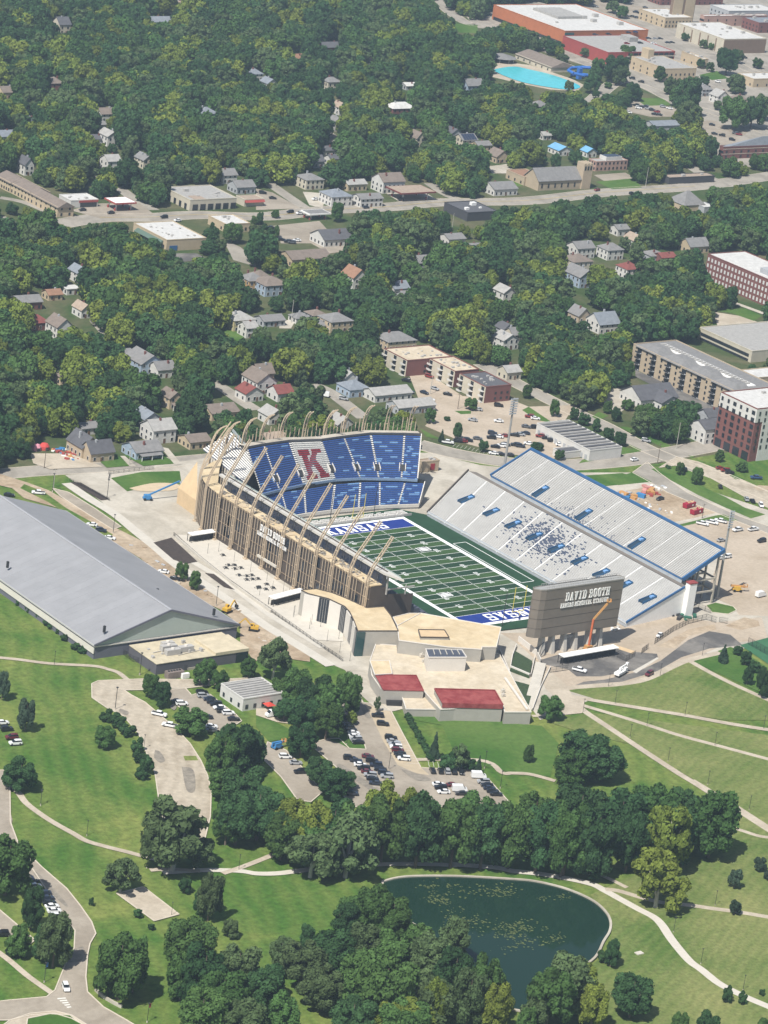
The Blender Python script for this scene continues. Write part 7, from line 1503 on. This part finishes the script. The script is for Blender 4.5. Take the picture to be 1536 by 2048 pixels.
# power poles
for i,(f,x,y,h,l) in enumerate(((c20,875,718,11,'wooden power pole beside the junction verge'),(c20,985,772,13,'wooden power pole with wide arms beside the white apartment'),(c20,872,862,10,'slim signal pole at the junction corner'),(b20,800,165,13,'tall wooden power pole beside the main street trees'),(b20,1185,262,9,'wooden power pole behind the pyramid roof'),(b10,1175,420,10,'utility pole with white cylinder in the lot'),(a10,575,95,12,'pale power pole in the far canopy'),(b10,210,975,12,'brown power pole beside the tan houses'),(b10,530,610,11,'wooden power pole beside the brown-roofed building'),(a20,245,815,10,'leaning power pole in the far trees'),(b00,205,130,9,'power pole behind the apartment row'),(c10,1180,200,9,'wooden power pole behind the walk-up apartments'),(c10,1210,535,8,'lamp standard in the walk-up lot'),(c10,1045,445,9,'lamp standard beside the walk-up balconies'),(zr,860,700,7,'slim lamp standard beside the yard fence'),(c00,775,870,8,'street lamp pole beside the bungalow'),(c00,265,890,9,'street lamp pole beside the event lot'),(c00,320,1010,9,'street lamp pole beside the north-west walkway'))):
    p=G(*f((x,y))[0]); t=thing('utility_pole',l,'pole',p); MB().tube((0,0,0),(0,0,h),.17,.11,6).obj('pole',m_bark_w if i%2 else m_bark,t); MB().bar((-1.1,0,h-.6),(1.1,0,h-.6),.14,.14).obj('crossarm',m_bark,t)
    keep([(p[0],p[1])]*3)
# fences
fp_me=MB().box(-.05,-.05,0,.05,.05,1.9).mesh('fence_post',m_steel)
def fence(pts,f,label,h=1.9,step=2.4,panel=True):
    P=[G(*f(p)[0],.1) for p in pts]; o=P[0].copy(); t=thing('fence',label,'fence',o)
    for i in range(len(P)-1):
        a,b=P[i],P[i+1]; L=(b-a).length; n=max(1,int(L/step))
        for k in range(n): q=a.lerp(b,k/n)-o; inst(fp_me,'fence_post',t,q,(0,0,0),(1,1,h/1.9))
        r=MB()
        for z in (.15,h*.5,h-.05): r.bar(a-o+Vector((0,0,z)),b-o+Vector((0,0,z)),.05,.07)
        m=max(2,int(L/.32))
        for k in range(m): q=a.lerp(b,k/m)-o; r.box(q.x-.02,q.y-.02,.1,q.x+.02,q.y+.02,h)
        tag(r.obj('bars',m_steel,t),kind='stuff')
fence([(885,425),(990,355),(1080,310),(1180,285),(1240,305)],zb,'black metal fence curving round the planted works bed',2.6)
fence([(810,480),(850,450)],zb,'short black fence panel beside the painted crossing',2.4); fence([(670,500),(720,525),(775,495)],zb,'black fence round the gate corner below the scoreboard',2.6); fence([(285,590),(390,575)],zb,'black gate fence between stair walls and new asphalt',2.4); fence([(1255,300),(1305,310)],zb,'short black gate beside the planted ring',2.4)
fence([(860,275),(1000,400),(1150,520),(1330,645),(1536,790),(1700,900)],zp,'long black railing along the west plaza edge',1.5); fence([(345,5),(420,40),(545,105)],zp,'black railing beside the mulch bed',1.3)
fence([(570,840),(660,900),(770,930),(930,945)],zp,'black fence round the annex yard',2.2); fence([(650,925),(925,895)],c00,'black railing above the north lawn',1.6); fence([(650,960),(660,925)],c00,'short black railing end beside the north lawn',1.6)
fence([(1420,425),(1536,490)],zb,'dark screen fence round the green court',3.0); fence([(1100,210),(1210,250)],zb,'black fence below the bleacher frame',2.4)
# tables on the west plaza
tb=MB().tube((0,0,0),(0,0,.72),.06,.06,6).tube((0,0,.72),(0,0,.78),.6,.6,10).mesh('table',m_steel); st_=MB().box(-.22,-.22,.42,.22,.22,.48).tube((0,0,0),(0,0,.42),.04).mesh('stool',m_steel)
for i,(x,y) in enumerate(((290,910),(305,980),(320,965),(352,965),(388,980),(355,985),(378,1020),(420,1025),(448,1020),(420,1045),(452,1042),(482,1040),(530,1070),(565,1090),(487,1085),(525,1097),(480,1090))):
    t=thing('plaza_table','dark round cafe table with four stools on the west plaza','table',G(*zw((x,y))[0],.2),cr.random(),'cafe tables on the west plaza'); inst(tb,'tabletop',t,sc=(1.3,1.3,1))
    for k in range(4): inst(st_,'stool',t,(1.15*math.cos(k*1.57),1.15*math.sin(k*1.57),0))
# entrance shelters with white roofs
for pts,f,l in ((((115,840),(300,812)),zw,'white-roofed entrance shelter at the north end of the west plaza'),(((565,1190),(735,1145)),zw,'white-roofed entrance shelter at the south end of the west plaza'),(((355,545),(670,490)),zb,'long white-roofed entrance shelter below the scoreboard')):
    a,b=[G(*f(p)[0],.1) for p in pts]; t=thing('entrance_shelter',l,'shelter',a,0,'white-roofed entrance shelters'); d=(b-a); L=d.length; d.normalize(); n=Vector((-d.y,d.x,0)); 
    q=[Vector((0,0,3.3))-n*.6,d*L+Vector((0,0,3.3))-n*.6,d*L+Vector((0,0,3.3))+n*3.0,Vector((0,0,3.3))+n*3.0]; MB().hexa(q,[v+Vector((0,0,.3)) for v in q]).obj('roof',m_white,t)
    for k in range(int(L/3)+1):
        for s in (0,2.6): p=d*(k*3)+n*s; MB().box(p.x-.1,p.y-.1,0,p.x+.1,p.y+.1,3.3).obj('post',m_steel,t)
    MB().hexa([n*1.2,d*L+n*1.2,d*L+n*1.4,n*1.4],[v+Vector((0,0,2.4)) for v in (n*1.2,d*L+n*1.2,d*L+n*1.4,n*1.4)]).obj('turnstile_screen',m_steel,t)
# plaza retaining wall
P=[G(*zp(p)[0]) for p in ((870,290),(990,395),(1160,530),(1340,660))]; b=MB(P[0])
for i in range(3): b.bar(P[i]+Vector((0,0,.6)),P[i+1]+Vector((0,0,.6)),.5,1.6)
tag(b.obj('retaining_wall',m_conc_w),'low pale concrete wall along the west plaza railing','retaining wall')
P=[G(*e00(p)[0]) for p in ((570,1265),(620,1310),(680,1345),(730,1370))]; b=MB(P[0])
for i in range(3): b.bar(P[i]+Vector((0,0,.5)),P[i+1]+Vector((0,0,.5)),.5,1.1)
tag(b.obj('stone_wall',m_conc),'low stone wall below the trees at the roundabout','stone wall')
tag(MB(G(1278,1908)).box(*(G(1278,1908)+Vector((-1.3,-.9,0))),*(G(1278,1908)+Vector((1.3,.9,.5)))).obj('memorial_stone',m_conc_w),'flat pale memorial stone on the lake lawn','stone')
# crossing stripes by the roundabout
for k in range(5):
    a,b=e00((345+k*14,1312+k*13),(395+k*8,1308+k*13)); p,q=G(*a,LZ[0]+.01),G(*b,LZ[0]+.01); d=(q-p).normalized(); n=Vector((-d.y,d.x,0))*.35; tag(MB().q(p-n,q-n,q+n,p+n).obj('crossing_stripe',m_marking),kind='structure')
# centre lines on the main street
pts=[G(x,y,0) for x,y in ((200,436),(300,435),(400,430),(529,433),(645,421),(779,414),(879,405),(1050,402),(1190,387),(1274,381),(1390,373))]; SP=spline(pts,6); b=MB()
for i in range(len(SP)-1):
    d=(SP[i+1]-SP[i]).normalized(); n=Vector((-d.y,d.x,0))*.15; z=Vector((0,0,LZ[0]+.01)); b.q(SP[i]-n+z,SP[i+1]-n+z,SP[i+1]+n+z,SP[i]+n+z)
tag(b.obj('centre_line',M('yellow_line',(.55,.40,.08),.8,.1)),kind='structure')
# parking bay lines in the big lots
for f,a,b,n,ln in ((d10,(545,600),(700,760),9,5.2),(d10,(800,470),(900,620),10,5.2),(c10,(1180,760),(1500,830),14,5),(d10,(1040,640),(1270,660),8,5)):
    A,B=G(*f(a)[0],LZ[0]+.012),G(*f(b)[0],LZ[0]+.012); d=(B-A).normalized(); s=Vector((-d.y,d.x,0))
    for k in range(n+1):
        p=A.lerp(B,k/n); q=p+s*ln; tag(MB().q(p-d*.06,p+d*.06,q+d*.06,q-d*.06).obj('bay_line',m_marking),kind='structure')
print('cars',NC[0])
# ======================================================================= summer haze: one closed box of thin pale air
hz_=MB().box(-1500,-1500,-1.0,2300,2000,480).obj('haze',None); hz_['kind']='stuff'; hz_['label']='thin pale summer haze filling the air over the town'; hz_['category']='haze'
mh=bpy.data.materials.new('haze_air'); mh.use_nodes=True; n=mh.node_tree; n.nodes.clear(); o_=n.nodes.new('ShaderNodeOutputMaterial'); pv_=n.nodes.new('ShaderNodeVolumePrincipled'); pv_.inputs['Density'].default_value=.000095; pv_.inputs['Color'].default_value=(.66,.83,1.0,1); pv_.inputs['Anisotropy'].default_value=.2
n.links.new(pv_.outputs[0],o_.inputs['Volume']); hz_.data.materials.append(mh)
